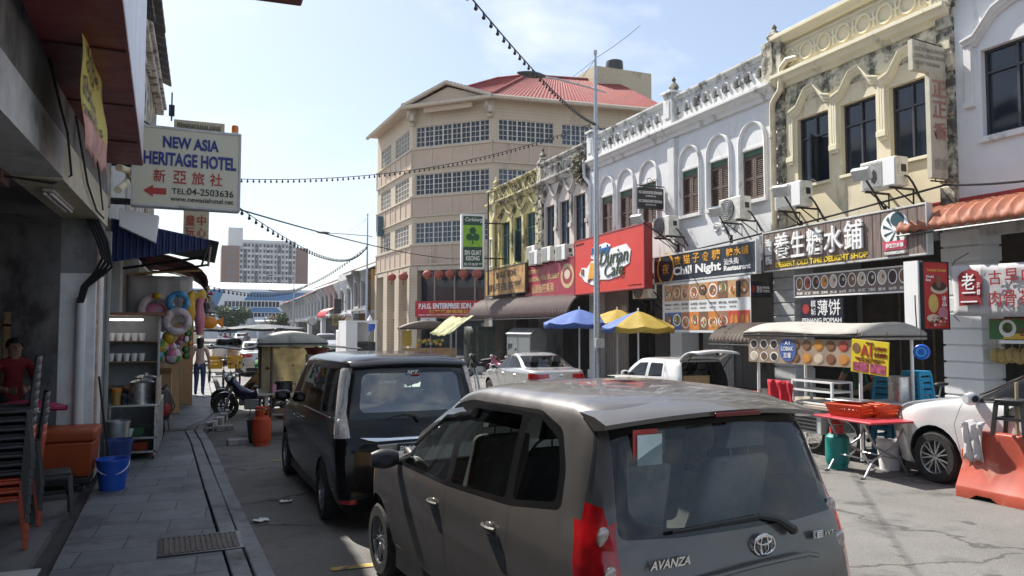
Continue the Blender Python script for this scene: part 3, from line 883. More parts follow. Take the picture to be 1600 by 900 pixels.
def put(root,W,H,y,items,m,name='lettering',depth=0.006,pad=0.004):
 return text(root,[(s[0],s[1]*W,s[2]*W,s[3]*H,s[4]*H)+tuple(s[5:])for s in items],m,y-pad,name,depth)
def flat(mb,W,H,y,pts,m=0):mb.poly([(a*W,y,b*H)for a,b in pts],m)
CJ=0.008
# --- dessert shop: dark planked board
plank=mat('dark_planked_board',(0.19,0.14,0.12),0.6,scale=5,stretch=(7,1,0.5),var=0.4)
t,W,H,y=sign_px('shop_sign','long dark planked dessert shop sign with five big white characters over a yellow line',1196,1457,365,425,12.55,4.0,plank,M['lgrey'],group=None,fr=.018)
mb=MB()
for i in range(1,22):mb.box(W*i/22-0.006,W*i/22+0.006,y-0.003,y,0.03,H-0.03)
mb.build('plank_gap',M['black'],t,smooth=0)
put(t,W,H,y,[('養',.10,.21,.27,.92,CJ),('生',.225,.32,.27,.90,CJ),('糖',.335,.435,.27,.90,CJ),('水',.45,.56,.27,.88,CJ),('鋪',.575,.68,.27,.92,CJ),('汕',.03,.075,.62,.82),('頭',.03,.075,.40,.60),('街',.03,.075,.17,.38),('FOODSINCE 1962',.80,.90,.06,.12)],M['letwhite'],depth=0.05)
put(t,W,H,y,[('DESSERT OLD TIME DELIGHT SHOP',.10,.70,.07,.20,0.03)],mat('yellow_lettering',(0.80,0.58,0.03),0.5),name='yellow_lettering')
mb=MB().disc((0.845*W,y-0.006,0.60*H),0.115*W*0.62,n=28,r2=0.34*H)
mb.build('emblem',[M['letwhite']],t,smooth=0)
mb=MB()
for a in range(9):mb.poly([(W*(.845+.012*cos(a)),y-0.01,H*(.60+.05*sin(a))),(W*(.845+.06*cos(a*.7)),y-0.01,H*(.60+.30*sin(a*.7))),(W*(.845+.06*cos(a*.7+.25)),y-0.01,H*(.60+.28*sin(a*.7+.25)))])
mb.disc((0.86*W,y-0.0105,0.78*H),0.035*W,n=14,r2=.15*H)
mb.build('emblem_drawing',mat('inky_teal',(0.02,0.07,0.09),0.5),t,smooth=0)
mb=MB();flat(mb,W,H,y-0.012,[(.79,.16),(.90,.16),(.91,.34),(.78,.34)]);mb.build('ribbon',mat('pink_ribbon',(0.6,0.08,0.14),0.5),t,smooth=0)
put(t,W,H,y-0.014,[('养生糖水铺',.80,.89,.20,.30,0.02)],M['letwhite'])
# --- lamp arms over the signs
def lamp_arm(label,P,L,rz,lampside=-1):
 t=thing('sign_floodlight',label,'floodlight',P,rz,'floodlights on arms over the shop signs')
 MB().tube([(0,0,0),(0,-L,0.62)],0.022,6).tube([(0.0,0.0,-0.16),(0,-L*0.45,0.27)],0.013,5).build('arm',M['blackm'],t)
 MB().box(-0.03,0.03,-0.02,0.02,-0.25,0.08).build('wall_plate',M['blackm'],t)
 mb=MB()
 mb.T=Matrix.Translation((0,-L,0.62))@Matrix.Rotation(radians(35),4,'X')
 mb.box(-0.17,0.17,-0.08,0.05,-0.14,0.10).build('lamp_head',M['lgrey'],t,bevel=0.015)
 return t
lamp_arm('floodlight on a black arm reaching out over the dark planked sign',px(1383,328,X=12.7),1.0,-72)
lamp_arm('floodlight on a black arm reaching over the right end of the blue restaurant sign',px(1252,350,X=12.75),1.25,-62)
lamp_arm('floodlight on a black arm reaching over the left end of the blue restaurant sign',px(1143,372,X=12.8),0.9,-62)
lamp_arm('floodlight on a long black arm above the right edge of the big red cafe sign',px(1060,386,X=12.8),2.1,-66)
# --- long dish board under it
t,W,H,y=sign_px('dish_board','long narrow dark board with a row of round dessert bowl pictures',1243,1428,431,465,12.6,2.0,plank,M['letwhite'],th=0.06,fr=0.02)
mb=MB()
dm=[M['letwhite'],mat('dish_dark',(0.04,0.025,0.02),0.5),mat('dish_red',(0.4,0.08,0.05),0.5),mat('dish_cream',(0.62,0.52,0.4),0.5),mat('dish_orange',(0.55,0.25,0.06),0.5),mat('dish_green',(0.12,0.2,0.05),0.5),mat('dish_brown',(0.2,0.1,0.05),0.5)]
cols=[6,2,1,4,3,1,6,3,1,3,1,6]
for i,c_ in enumerate(cols):
 x=W*(0.055+i*0.081)
 mb.disc((x,y-0.004,H*0.62),0.115,n=18,m=0,r2=H*0.30)
 mb.disc((x,y-0.006,H*0.62),0.092,n=18,m=c_,r2=H*0.25)
 mb.disc((x+0.03,y-0.008,H*0.66),0.03,n=10,m=cols[(i*5+3)%12],r2=H*0.08)
mb.build('dish_pictures',dm,t,smooth=0)
put(t,W,H,y,[(s,.025+i*.081,.085+i*.081,.10,.22)for i,s in enumerate(['汤圆','红豆','绿豆','芝麻糊','杏仁茶','龟苓膏','花生','豆花','黑糯米','薏米','仙草','核桃'])],M['letwhite'])
# --- popiah board and box sign
navy=mat('near_black_navy_panel',(0.012,0.014,0.03),0.45)
t,W,H,y=sign_px('popiah_sign','square dark snack sign with white characters hung below the long dish board',1253,1319,468,506,12.5,0,navy,None,th=0.05)
put(t,W,H,y,[('PENANG POPIAH',.04,.97,.05,.23,.02),('薄',.42,.66,.32,.95,CJ),('饼',.68,.95,.32,.95,CJ),('槟',.26,.38,.66,.95,CJ),('城',.26,.38,.34,.62,CJ)],M['letwhite'])
mb=MB().disc((W*.13,y-.004,H*.60),W*.085,n=18,r2=H*.20)
mb.build('roundel',M['letred'],t,smooth=0)
t,W,H,y=board('popiah_box_sign','small wide black box sign projecting at the top right corner of the food banner','sign',px(1168,463,Y=15.0),0,0.63,0.36,navy,M['blackm'],th=0.14,fr=0.012)
put(t,W,H,y,[('薄饼',.34,.62,.25,.72,CJ),('PENANG',.65,.97,.52,.70,.02),('POPIAH',.65,.97,.28,.46,.02)],M['letwhite'])
MB().disc((W*.18,y-.004,H*.5),W*.1,n=14,r2=H*.26).build('roundel',M['letred'],t,smooth=0)
t,W,H,y=board('small_box_sign','thin upright black sign with two white characters beside the projecting black box sign','sign',px(1153,463,Y=15.06),0,0.14,0.38,navy,M['blackm'],th=0.10,fr=0.01)
put(t,W,H,y,[('薄',.2,.8,.52,.92,CJ),('饼',.2,.8,.08,.48,CJ)],M['letwhite'])
# --- Chill Night
slate=mat('dark_slate_blue_panel',(0.012,0.022,0.038),0.45)
t,W,H,y=sign_px('shop_sign','dark blue restaurant sign with an orange ring emblem and white lettering',1025,1187,402,444,12.55,3.0,slate,M['lgrey'])
orange=mat('orange_lettering',(0.75,0.36,0.03),0.5)
put(t,W,H,y,[('夜',.24,.31,.58,.90,CJ),('猫',.335,.405,.58,.90,CJ),('子',.43,.50,.58,.90,CJ),('食',.525,.595,.58,.90,CJ),('糖',.62,.70,.58,.92,CJ),('糖水铺',.75,.94,.62,.88,CJ),('夜',.10,.175,.32,.68,.0)],orange)
put(t,W,H,y,[('Chill Night',.225,.705,.14,.52,.035),('汕头街',.73,.86,.36,.56,CJ),('Restaurant',.73,.955,.17,.34,.03)],M['letwhite'])
MB().lathe([(0.155*W*.55,-0.0),(0.155*W*.55,-0.006),(0.18*W*.55,-0.006),(0.18*W*.55,0)],(0.138*W,y,.5*H),30,'y',arc=5.6).build('ring_emblem',orange,t,smooth=0)
# --- food menu banner
t,W,H,y=sign_px('menu_banner','large printed food banner with two rows of bowl photographs hanging under the blue sign',1036,1174,444,519,12.4,3.0,mat('printed_banner',(0.66,0.68,0.70),0.5,scale=1.5),None,th=0.012)
mb=MB()
bgc=[mat('print_blue',(0.05,0.09,0.3),0.5),mat('print_blue2',(0.06,0.11,0.36),0.5),mat('print_brick',(0.4,0.13,0.06),0.5),mat('print_tan',(0.5,0.3,0.15),0.5),mat('print_brown',(0.18,0.09,0.05),0.5),mat('print_orange',(0.55,0.2,0.04),0.5),mat('print_red',(0.5,0.06,0.03),0.5),mat('print_wood',(0.3,0.17,0.1),0.5)]
ml=bgc+dm
rowA,rowB=[3,7,3,7,3,5,4,3,7],[0,1,2,5,4,5,7,6,6]
for r_,(z0,z1,row)in enumerate(((.63,.95,rowA),(.05,.40,rowB))):
 for i,c_ in enumerate(row):
  a,b=.03+i*.107,.03+(i+1)*.107
  flat(mb,W,H,y-.003,[(a,z0),(b,z0),(b,z1),(a,z1)],c_)
  if r_==1 and i>6:
   for q in range(6):flat(mb,W,H,y-.005-q*.0005,[(a+.014*q,z0+.02),(a+.014*q+.03,z0+.1),(a+.014*q+.02,z1-.05),(a+.014*q+.005,z1-.12)],[6,5,8+4][q%3])
   continue
  cx,cz,kk=(a+b)/2+random.uniform(-.006,.006),(z0+z1)/2+random.uniform(-.03,.03),random.uniform(.78,1.08)
  mb.disc((cx*W,y-.005,cz*H),.047*W*kk,n=18,m=8 if i%4 else 9,r2=.125*H*kk*random.uniform(.75,1.1))
  mb.disc((cx*W,y-.007,cz*H),.038*W*kk,n=18,m=8+[3,6,4,5,2,4,2,6,1][(i*2+r_)%9],r2=.10*H)
  for q in range(5):mb.disc(((cx+.018*cos(q*2.4))*W,y-.009,(cz+.05*sin(q*2.4))*H),.012*W,n=8,m=8+[3,5,4,2,6][(q+i)%5],r2=.03*H)
mb.build('food_photos',ml,t,smooth=0,at=[.5*H],ax=2)
put(t,W,H,y,[(s,.035+i*.107,.12+i*.107,.535,.58)for i,s in enumerate(['咖喱面','炒粿条','福建面','云吞面','叻沙','鸡饭','粥品','肉骨茶'])]+[(s,.045+i*.107,.11+i*.107,.46,.49)for i,s in enumerate(['RM 6.00','RM 7.50','RM 6.50','RM 7.00','RM 8.00','RM 7.50','RM 5.50','RM 9.00'])],mat('grey_print',(0.2,0.2,0.22),0.5),depth=0.003)
mb=MB()
for x in(0.0,W*.5,W):mb.tube([(x,0,H),(x,0.12,H+0.2)],0.006,4)
mb.build('tie_rope',M['cable'],t)
# --- Durian cafe
redp=mat('bright_red_panel',(0.62,0.035,0.02),0.45,scale=1,var=0.06)
t,W,H,y=sign_px('shop_sign','large bright red cafe sign with white-edged cut-out lettering and cake pictures',903,1014,378,461,12.3,4.0,redp,mat('dark_red_edge',(0.28,0.02,0.02),0.5),th=0.25)
def blob(pts,m,yy,name):
 mb=MB();mb.ext([(a*W,yy,b*H)for a,b in pts],(0,-0.02,0));return mb.build(name,m,t,smooth=0)
dgreen=mat('dark_olive_lettering',(0.04,0.07,0.02),0.5)
blob([(.28,.62),(.34,.58),(.46,.62),(.56,.60),(.57,.78),(.50,.84),(.40,.82),(.30,.80)],M['letwhite'],y,'name_backing')
blob([(.36,.32),(.42,.22),(.55,.20),(.70,.24),(.72,.36),(.82,.42),(.84,.62),(.78,.74),(.60,.72),(.44,.68),(.38,.55)],M['letwhite'],y,'title_backing')
blob([(.09,.36),(.14,.30),(.18,.22),(.30,.14),(.40,.16),(.44,.3),(.40,.42),(.36,.58),(.28,.56),(.22,.46),(.13,.48)],M['letwhite'],y,'picture_backing')
blob([(.24,.26),(.33,.25),(.35,.52),(.28,.54)],orange,y-.022,'cake_picture')
blob([(.12,.36),(.17,.33),(.17,.45),(.13,.45)],dm[6],y-.022,'coffee_picture')
mb=MB()
for q in range(6):mb.disc((W*(.25+.03*q),y-.03,H*(.22+.03*(q%3))),.022*W,n=10,r2=.035*H)
mb.build('berry_picture',mat('dark_berry',(0.14,0.01,0.03),0.4),t,smooth=0)
put(t,W,H,y-.022,[('Kimberly',.29,.56,.63,.80,.01,.25)],mat('mid_blue_lettering',(0.03,0.16,0.42),.5),depth=.02)
put(t,W,H,y-.022,[('Durian',.42,.80,.46,.70,-.005,.3),('Cafe',.48,.74,.25,.47,-.005,.3)],dgreen,depth=.02)
put(t,W,H,y,[('KEDAI MAKAN',.03,.16,.90,.94),('www.durian.my',.8,.96,.05,.08)],mat('maroon_print',(0.15,0.01,0.01),0.5))
# --- maroon dessert sign and SIN GUAT KEONG board
mar=mat('crimson_maroon_panel',(0.33,0.022,0.05),0.5,scale=1.2,var=0.12)
t,W,H,y=sign_px('shop_sign','maroon dessert restaurant sign with gold lettering and a round gold emblem',823,904,417,468,12.55,3.0,mar,mar)
put(t,W,H,y,[('RESTORAN',.05,.30,.74,.86,.02),('TRADITIONAL HOME OF DESSERT',.05,.70,.50,.64,.02),('汕頭街四果湯',.14,.60,.14,.40,CJ)],mat('pale_gold_lettering',(0.62,0.43,0.2),0.5))
mb=MB().disc((.84*W,y-.004,.52*H),.115*W,n=28,r2=.33*H).disc((.84*W,y-.006,.52*H),.085*W,n=28,m=1,r2=.22*H).disc((.84*W,y-.008,.56*H),.05*W,n=18,r2=.13*H,m=2)
mb.build('round_emblem',[mat('emblem_gold',(0.58,0.42,0.22),0.5),mar,dm[3]],t,smooth=0)
t,W,H,y=sign_px('shop_sign','old orange brown sign board with dark painted letters left of the maroon sign',760,823,424,464,12.55,2.0,mat('rusty_orange_board',(0.50,0.29,0.10),0.65,scale=2,var=0.3,dirt=((0.12,0.05,0.03),0.5,2.5,0.7)),M['darkbrown'])
put(t,W,H,y,[('SIN GUAT KEONG',.30,.80,.62,.86,.02),('新月強茶室',.1,.9,.15,.45,CJ)],mat('dark_brown_lettering',(0.06,0.03,0.02),0.6))
# --- upright green and white beer sign, seen face on
t,W,H,y=board('hanging_lightbox','tall upright green lightbox in a white frame with a lime clover panel','sign',px(720,420,Y=33.0),-10,1.06,2.52,mat('dark_green_panel',(0.012,0.07,0.035),0.4),M['letwhite'],th=0.3,fr=0.08)
MB().box(.08,W-.08,y-.008,y,H*.40,H*.80).build('lime_panel',mat('lime_panel',(0.26,0.52,0.03),0.4),t,smooth=0)
put(t,W,H,y,[('Carlsberg',.14,.90,.85,.94,.01,.2),('SIN GUAT',.14,.88,.25,.34,.03),('KEONG',.2,.8,.15,.235,.03),('新月強茶室',.12,.9,.055,.11,CJ)],M['letwhite'])
mb=MB()
for a in(90,210,330):mb.disc((W*.5+.18*cos(radians(a)),y-.012,H*.62+.2*sin(radians(a))),.155,n=14,r2=.17)
mb.box(W*.5-.03,W*.5+.03,y-.013,y-.009,H*.45,H*.6).build('clover',mat('clover_green',(0.012,0.10,0.03),0.5),t,smooth=0)
MB().tube([(W,0,H*.85),(W+1.2,0,H*.85)],.035,6).tube([(W,0,H*.2),(W+1.2,0,H*.2)],.035,6).tube([(W+.25,.15,-1.2),(W+.25,.15,H+1.1),(W+.5,.15,H+1.15)],.04,6).build('bracket',M['blackm'],t)
# --- black consultants' sign on scroll bracket
t,W,H,y=board('bracket_sign','small black hanging office sign with two lines of white lettering on a scroll bracket','sign',px(996,324,Y=19.45),0,.90,.60,M['black'],M['black'],th=.05,fr=.01)
put(t,W,H,y,[('NC ASSOCIATES SDN BHD',.04,.96,.72,.86,.01),('(348782-V)',.3,.7,.56,.64),('NC CONSULTANTS SDN BHD',.04,.96,.28,.42,.01),('(201932-W)',.3,.7,.12,.20)],M['letwhite'],depth=.003)
mb=MB().tube([(-.02,0,H+.08),(1.0,0,H+.08)],.016,6).tube([(-.02,0,-.04),(1.0,0,-.04)],.013,6)
for q in range(2):mb.tube([(.62-q*.2+.11*cos(a*.5)*(1-.05*a),0,H+.22+.11*sin(a*.5)*(1-.05*a))for a in range(16)],.01,5)
mb.build('bracket',M['blackm'],t)
# --- faded upright sign on the cream house
old=mat('faded_cream_signboard',(0.55,0.51,0.40),0.7,scale=2,var=0.12,dirt=((0.28,0.24,0.17),0.4,2.5,.6))
t=thing('faded_sign','faded cream L-shaped upright signboard with pale red characters, fixed edge-on to the cream shophouse','sign',px(1453,278,Y=9.93),0)
pR=px(1481,278,Y=9.93);p0=px(1453,278,Y=9.93);pT=px(1453,68,Y=9.93);pW=px(1423,110,Y=9.93)
w_,h_,ext_=pR.x-p0.x,pT.z-p0.z,p0.x-pW.x
hb=(px(1453,115,Y=9.93).z-p0.z)
MB().ext([(0,-.05,0),(w_,-.05,0),(w_,-.05,h_*.97),(-ext_,-.05,h_),(-ext_,-.05,hb),(0,-.05,hb)],(0,.1,0)).build('panel',old,t,bevel=.004)
fred=mat('faded_red_paint',(0.42,0.22,0.18),0.7,scale=9,var=.3)
text(t,[(s,.06,w_-.05,h_*a,h_*(a+.125),.025)for s,a in(('正',.60),('正',.445),('香',.285))],fred,-.055)
text(t,[('KEDAI MAKANAN',-ext_+.06,w_-.06,h_*.92,h_*.95),('CHENG CHENG HEONG',-ext_+.05,w_-.05,h_*.87,h_*.90),('BISKUT TERKENAL',-ext_+.05,w_*.6,h_*.82,h_*.845),('餅家',.06,w_-.06,h_*.06,h_*.15)],mat('faded_grey_print',(0.38,0.36,0.29),0.7),-.055)
MB().tube([(-ext_,0,h_+.03),(w_+.1,0,h_-.02)],.012,5).tube([(.02,0,-.05),(w_+.25,0,-.05)],.016,5).tube([(w_*.3,0,-.05),(w_*.4,0,.18),(w_*1.2,.0,.16),(w_*1.22,0,-.1)],.012,5).build('bracket',M['blackm'],t)
# --- red upright ad box
t,W,H,y=board('advert_lightbox','upright red advert lightbox showing a bowl of shaved ice, white box sides','sign',px(1442,514,Y=9.05),0,px(1481,514,Y=9.05).x-px(1442,514,Y=9.05).x,px(1442,409,Y=9.05).z-px(1442,514,Y=9.05).z,mat('ad_red',(0.45,0.02,0.02),0.35),M['blackm'],th=.06,fr=.008)
MB().box(-.012,W+.012,.031,.30,-.012,H+.012).build('box_side',M['lgrey'],t,smooth=0)
MB().box(-.05,-.013,.03,.30,-.02,H+.02).build('white_side',M['letwhite'],t,smooth=0)
mb=MB().disc((W*.62,y-.004,H*.60),W*.34,n=20,r2=H*.075).disc((W*.62,y-.006,H*.64),W*.29,n=20,m=1,r2=H*.07).disc((W*.6,y-.008,H*.71),W*.10,n=14,m=2,r2=H*.10)
mb.disc((W*.38,y-.004,H*.38),W*.2,n=18,m=3,r2=H*.14).disc((W*.75,y-.005,H*.24),W*.2,n=14,m=4,r2=H*.09).disc((W*.35,y-.006,H*.16),W*.25,n=14,m=0,r2=H*.06)
for q in range(12):mb.disc((W*(.25+.055*q),y-.01,H*(.06+.05*((q*7)%3))),W*.06,n=8,m=[1,5,4,0][q%4],r2=H*.02)
mb.build('dessert_picture',[dm[3],dm[1],dm[6],mat('print_yellow',(0.6,0.42,0.12),0.5),mat('print_pink',(0.5,0.2,0.25),0.5),dm[5]],t,smooth=0)
put(t,W,H,y,[('Teochew Chendol',.14,.9,.86,.90,.01)],M['gold'])
put(t,W,H,y,[('冰',.72,.9,.42,.50),('品',.72,.9,.34,.41),('World',.1,.4,.76,.80),('Best',.1,.3,.71,.75)],M['letwhite'])
MB().tube([(W,.1,H*.93),(W+.3,.2,H*.93)],.02,5).tube([(W,.1,.04),(W+.3,.2,.04)],.02,5).tube([(-.1,.05,H*.5),(-.1,.05,H*.35),(-.08,.05,.0),(.02,.05,-.1)],.01,5).build('bracket',M['blackm'],t)
# --- white cloth banner and green banner on the white house
t=thing('cloth_banner','white cloth banner with a dark red square emblem and red characters tied between pillars','banner',px(1490,493,X=12.3),-90)
W,H=span(px(1490,493,X=12.3),-90,1700),px(1490,415,X=12.3).z-px(1490,493,X=12.3).z
rows=[]
for j in range(9):
 rows.append([(W*i/24,0.02*sin(i*1.1+j*.7)+.012*sin(i*2.9),H*j/8-.035*sin(pi*i/24))for i in range(25)])
MB().grid(rows).build('cloth',mat('white_cloth',(0.66,0.65,0.66),0.8,scale=3,var=.08,glow=.3),t,solid=.006)
mb=MB().ext([(.16,-.06,.16),(.5,-.06,.19),(.56,-.06,.16),(.58,-.06,.62),(.52,-.06,.74),(.38,-.06,.80),(.22,-.06,.75),(.15,-.06,.68)],(0,.006,0))
mb.build('emblem',mat('dark_red_print',(0.27,0.012,0.02),0.6),t,smooth=0)
text(t,[('老',.22,.46,.44,.72,CJ),('二',.2,.5,.22,.40,CJ),('海',.50,.56,.46,.56),('鲜',.50,.56,.34,.44)],M['letwhite'],-.068)
text(t,[('古',.70,.92,.50,.74,CJ),('早',.98,1.2,.50,.76,CJ),('味',1.26,1.5,.50,.74,CJ),('肉',.70,.90,.14,.40,CJ),('骨',.95,1.16,.14,.40,CJ),('茶',1.2,1.42,.14,.40,CJ)],MATS['dark_red_print'],-.05)
MB().tube([(0,0,H),(-.1,.2,H+.1),(-.05,.5,H+.25)],.008,5).tube([(0,0,0),(-.12,.3,-.1)],.008,5).build('rope',M['cable'],t)
t,W,H,y=board('green_banner','green and yellow fruit stall banner with a round white emblem under the white cloth banner','banner',px(1547,530,X=12.75),-90,1.9,.36,mat('leaf_green_panel',(0.05,0.17,0.05),.5),None,th=.03)
MB().box(.25,W,y-.004,y,.005,.10).build('yellow_band',M['gold'],t,smooth=0)
MB().disc((.33,y-.006,.19),.15,n=22).disc((.33,y-.009,.20),.09,n=16,m=1).build('roundel',[M['letwhite'],M['leaf']],t,smooth=0)
text(t,[('DURIAN HOUSE',.06,.9,.33,.36),('Durian',.55,.95,.06,.18,.02)],MATS['red_lettering'],y-.004)
MB().box(.18,1.9,y-.006,.02,-.07,-.012).build('light_strip',M['letwhite'],t,smooth=0)
# hanging gourds (durians) under it and a white spotted cloth
proto=None
for i in range(5):
 g=thing('hanging_durian',ORD[i]+' of the five tan durians hung on strings below the green banner','fruit',px(1558+i*12,555+2*(i%2),X=13.1),0,'durians hung in a row under the green banner')
 rn=random.Random(i)
 mb=MB().sph((0,0,0),(.105,.105,.125),14,9)
 mb.v=[v+v.normalized()*rn.uniform(0,.02)for v in mb.v]
 mb.build('fruit',mat('tan_fruit',(0.36,0.27,0.10),.8,var=.3,scale=20),g,smooth=20)
 MB().tube([(0,0,.11),(0,0,.45)],.008,4).build('string',M['card'],g)
# --- awnings
def corrugated(name,label,P,rz,L,prof,m,amp=.025,pitch=.11,group=None,extra=None):
 t=thing(name,label,'awning',P,rz,group)
 n=max(8,int(L/pitch*4))
 rows=[]
 for i in range(n+1):
  x=L*i/n
  o=amp*sin(2*pi*x/pitch)
  rows.append([(x,yy-o*.4,zz+o)for yy,zz in prof])
 MB().grid(rows).build('sheet',m,t,solid=.012)
 mb=MB()
 for x in(0.05,L*.5,L-.05):mb.tube([(x,yy,zz-.05)for yy,zz in prof],.018,5)
 mb.tube([(0,prof[-1][0],prof[-1][1]-.05),(L,prof[-1][0],prof[-1][1]-.05)],.02,5)
 mb.build('frame',M['blackm'],t)
 return t
arcp=lambda d,h,n=7:[(-d*sin(pi/2*k/n),-h*(1-cos(pi/2*k/n)))for k in range(n+1)]
corrugated('awning','long dark brown corrugated awning with a curved lip over the stalls below the maroon sign',(12.95,34.3,3.4),-90,10.6,arcp(1.15,.95),mat('dark_brown_sheet',(0.15,0.10,0.09),.5,scale=2,var=.25,dirt=((0.05,0.04,0.04),.3,2,1)),amp=.045,pitch=.26)
t=corrugated('tiled_awning','curved red tiled awning with white flaking paint on the white shophouse',(12.98,10.4,4.33),-90,6.2,arcp(.85,.5),mat('red_awning_tiles',(0.31,0.10,0.05),.7,scale=3,var=.25,dirt=((0.6,0.58,0.55),.22,6,1)),amp=.024,pitch=.23)
MB().box(0,6.2,.012,.14,.02,.12).build('flashing',M['letred'],t,smooth=0)
corrugated('striped_awning','small brown and cream striped awning in shade beside the food stall',(12.3,15.2,2.15),-90,1.6,arcp(.9,.45),mat('brown_stripe_sheet',(0.14,0.105,0.085),.6,scale=3),amp=.02,pitch=.13)
# stained tarpaulin awning with printed pattern at the far stall
t=thing('tarpaulin_awning','sagging yellow and green printed tarpaulin awning below the end of the brown corrugated awning','awning',(11.6,35.6,2.6),-90)
rows=[[(3.3*i/14,-.2-1.15*j/6,.02-.85*j/6-.10*sin(pi*i/14)+.03*sin(i*1.7+j))for i in range(15)]for j in range(7)]
MB().grid(rows).build('sheet',mat('printed_tarpaulin',(0.50,0.47,0.22),.7,scale=1.1,var=.3,dirt=((0.06,0.12,0.05),.5,1.6,1),glow=.3),t,solid=.01)
MB().tube([(0.05,-.2,0),(.05,-1.3,-.85),(.05,-1.3,-2.4)],.02,5).tube([(3.2,-.2,0),(3.2,-1.3,-.85),(3.2,-1.3,-2.4)],.02,5).build('frame',M['steel'],t)
# --- umbrellas
def umbrella(label,P,r,h,ms,rz=0,n=8,drop=.42):
 t=thing('market_umbrella',label,'umbrella',P,rz,'market umbrellas at the stalls')
 mb=MB()
 for i in range(n):
  a,b=2*pi*i/n,2*pi*(i+1)/n
  rows=[]
  for k in range(6):
   q=k/5
   row=[]
   for s_ in range(5):
    f=s_/4
    aa=a+(b-a)*f
    sag=.06*q*sin(pi*f)
    row.append((r*q*cos(aa)*(1-sag*.8),r*q*sin(aa)*(1-sag*.8),h-drop*q**1.15-sag))
   rows.append(row)
  rows.append([(p[0]*1.003,p[1]*1.003,p[2]-.13)for p in rows[-1]])
  mb.grid(rows,m=i%len(ms))
 c_=mb.build('canopy',ms,t,solid=.006)
 MB().tube([(0,0,0),(0,0,h+.08)],.024,8).build('pole',M['letwhite'],t)
 mb=MB()
 for i in range(n):
  a=2*pi*i/n
  mb.tube([(0,0,h-.08),(r*cos(a),r*sin(a),h-drop-.02)],.009,4)
 mb.build('rib',M['steel'],t)
 MB().lathe([(.001,.1),(.22,.1),(.26,.05),(.26,0)],n=14).build('base',M['grey'],t)
 return t
bl,ye=mat('blue_fabric',(0.12,0.21,0.55),.7,var=.08,glow=.35),mat('yellow_fabric',(0.55,0.40,0.07),.7,var=.08,glow=.35)
umbrella('big blue market umbrella over the stalls behind the silver sedan',(10.8,20.85,.12),1.12,2.5,[bl],10)
umbrella('yellow market umbrella with blue left panels beside the menu banner',(10.9,17.6,.12),.98,2.38,[ye,ye,bl,bl,ye,ye,ye,ye],22)
umbrella('second yellow umbrella, mostly hidden behind the street lamp pole and the blue umbrella',(12.0,20.6,.12),1.2,2.5,[ye],5)
# ================================================================== TAN CORNER BUILDING
tan=mat('tan_tiled_wall',(0.58,0.49,0.375),.7,scale=.6,var=.05,dirt=((0.34,0.28,0.21),.25,.8,.2))
def courses(m,sc,k):
 t_=m.node_tree
 b=t_.nodes['Principled BSDF']
 src=b.inputs['Base Color'].links[0].from_socket
 tc_=t_.nodes.new('ShaderNodeTexCoord')
 sp=t_.nodes.new('ShaderNodeSeparateXYZ')
 t_.links.new(tc_.outputs['Object'],sp.inputs[0])
 a=t_.nodes.new('ShaderNodeMath');a.operation='MULTIPLY';a.inputs[1].default_value=sc
 t_.links.new(sp.outputs['Z'],a.inputs[0])
 f=t_.nodes.new('ShaderNodeMath');f.operation='FRACT'
 t_.links.new(a.outputs[0],f.inputs[0])
 g=t_.nodes.new('ShaderNodeMath');g.operation='LESS_THAN';g.inputs[1].default_value=.16
 t_.links.new(f.outputs[0],g.inputs[0])
 x=t_.nodes.new('ShaderNodeMix');x.data_type='RGBA'
 h=t_.nodes.new('ShaderNodeMath');h.operation='MULTIPLY';h.inputs[1].default_value=.5
 t_.links.new(g.outputs[0],h.inputs[0])
 t_.links.new(h.outputs[0],x.inputs[0])
 t_.links.new(src,x.inputs[6])
 x.inputs[7].default_value=(*k,1)
 t_.links.new(x.outputs[2],b.inputs['Base Color'])
courses(tan,4.5,(0.38,0.31,0.23))
pan=mat('pinkish_tan_panel',(0.56,0.43,0.33),.7,scale=.5,var=.08,dirt=((0.36,0.27,0.2),.3,1,.25))
rib=mat('tan_rib',(0.57,0.49,0.39),.7)
ofw=mat('off_white_frame',(0.66,0.63,0.56),.6)
A_,B_=Vector((13.95,53.15)),Vector((18.5,48.6))
d=(B_-A_).normalized()
zr=degr=math.degrees(atan2(d.y,d.x))
nrm=Vector((d.y,-d.x))
def onface(u,v,o):
 base=A_+nrm*o
 r=ray(u,v)
 k=((base.x-EYE.x)*nrm.x+(base.y-EYE.y)*nrm.y)/(r.x*nrm.x+r.y*nrm.y)
 return EYE+r*k
Dl=Vector((A_.x-.5,A_.y+9.5))
dr=Vector((sin(radians(96)),cos(radians(96))))
E_=B_+dr*13.6
t=PHG=thing('corner_building','tan five storey corner building with chamfered front, grid windows, red tiled hip roof and lanterns','building',(0,0,0))
FL=[(6.5,10.0),(10.0,13.5),(13.5,17.0)]
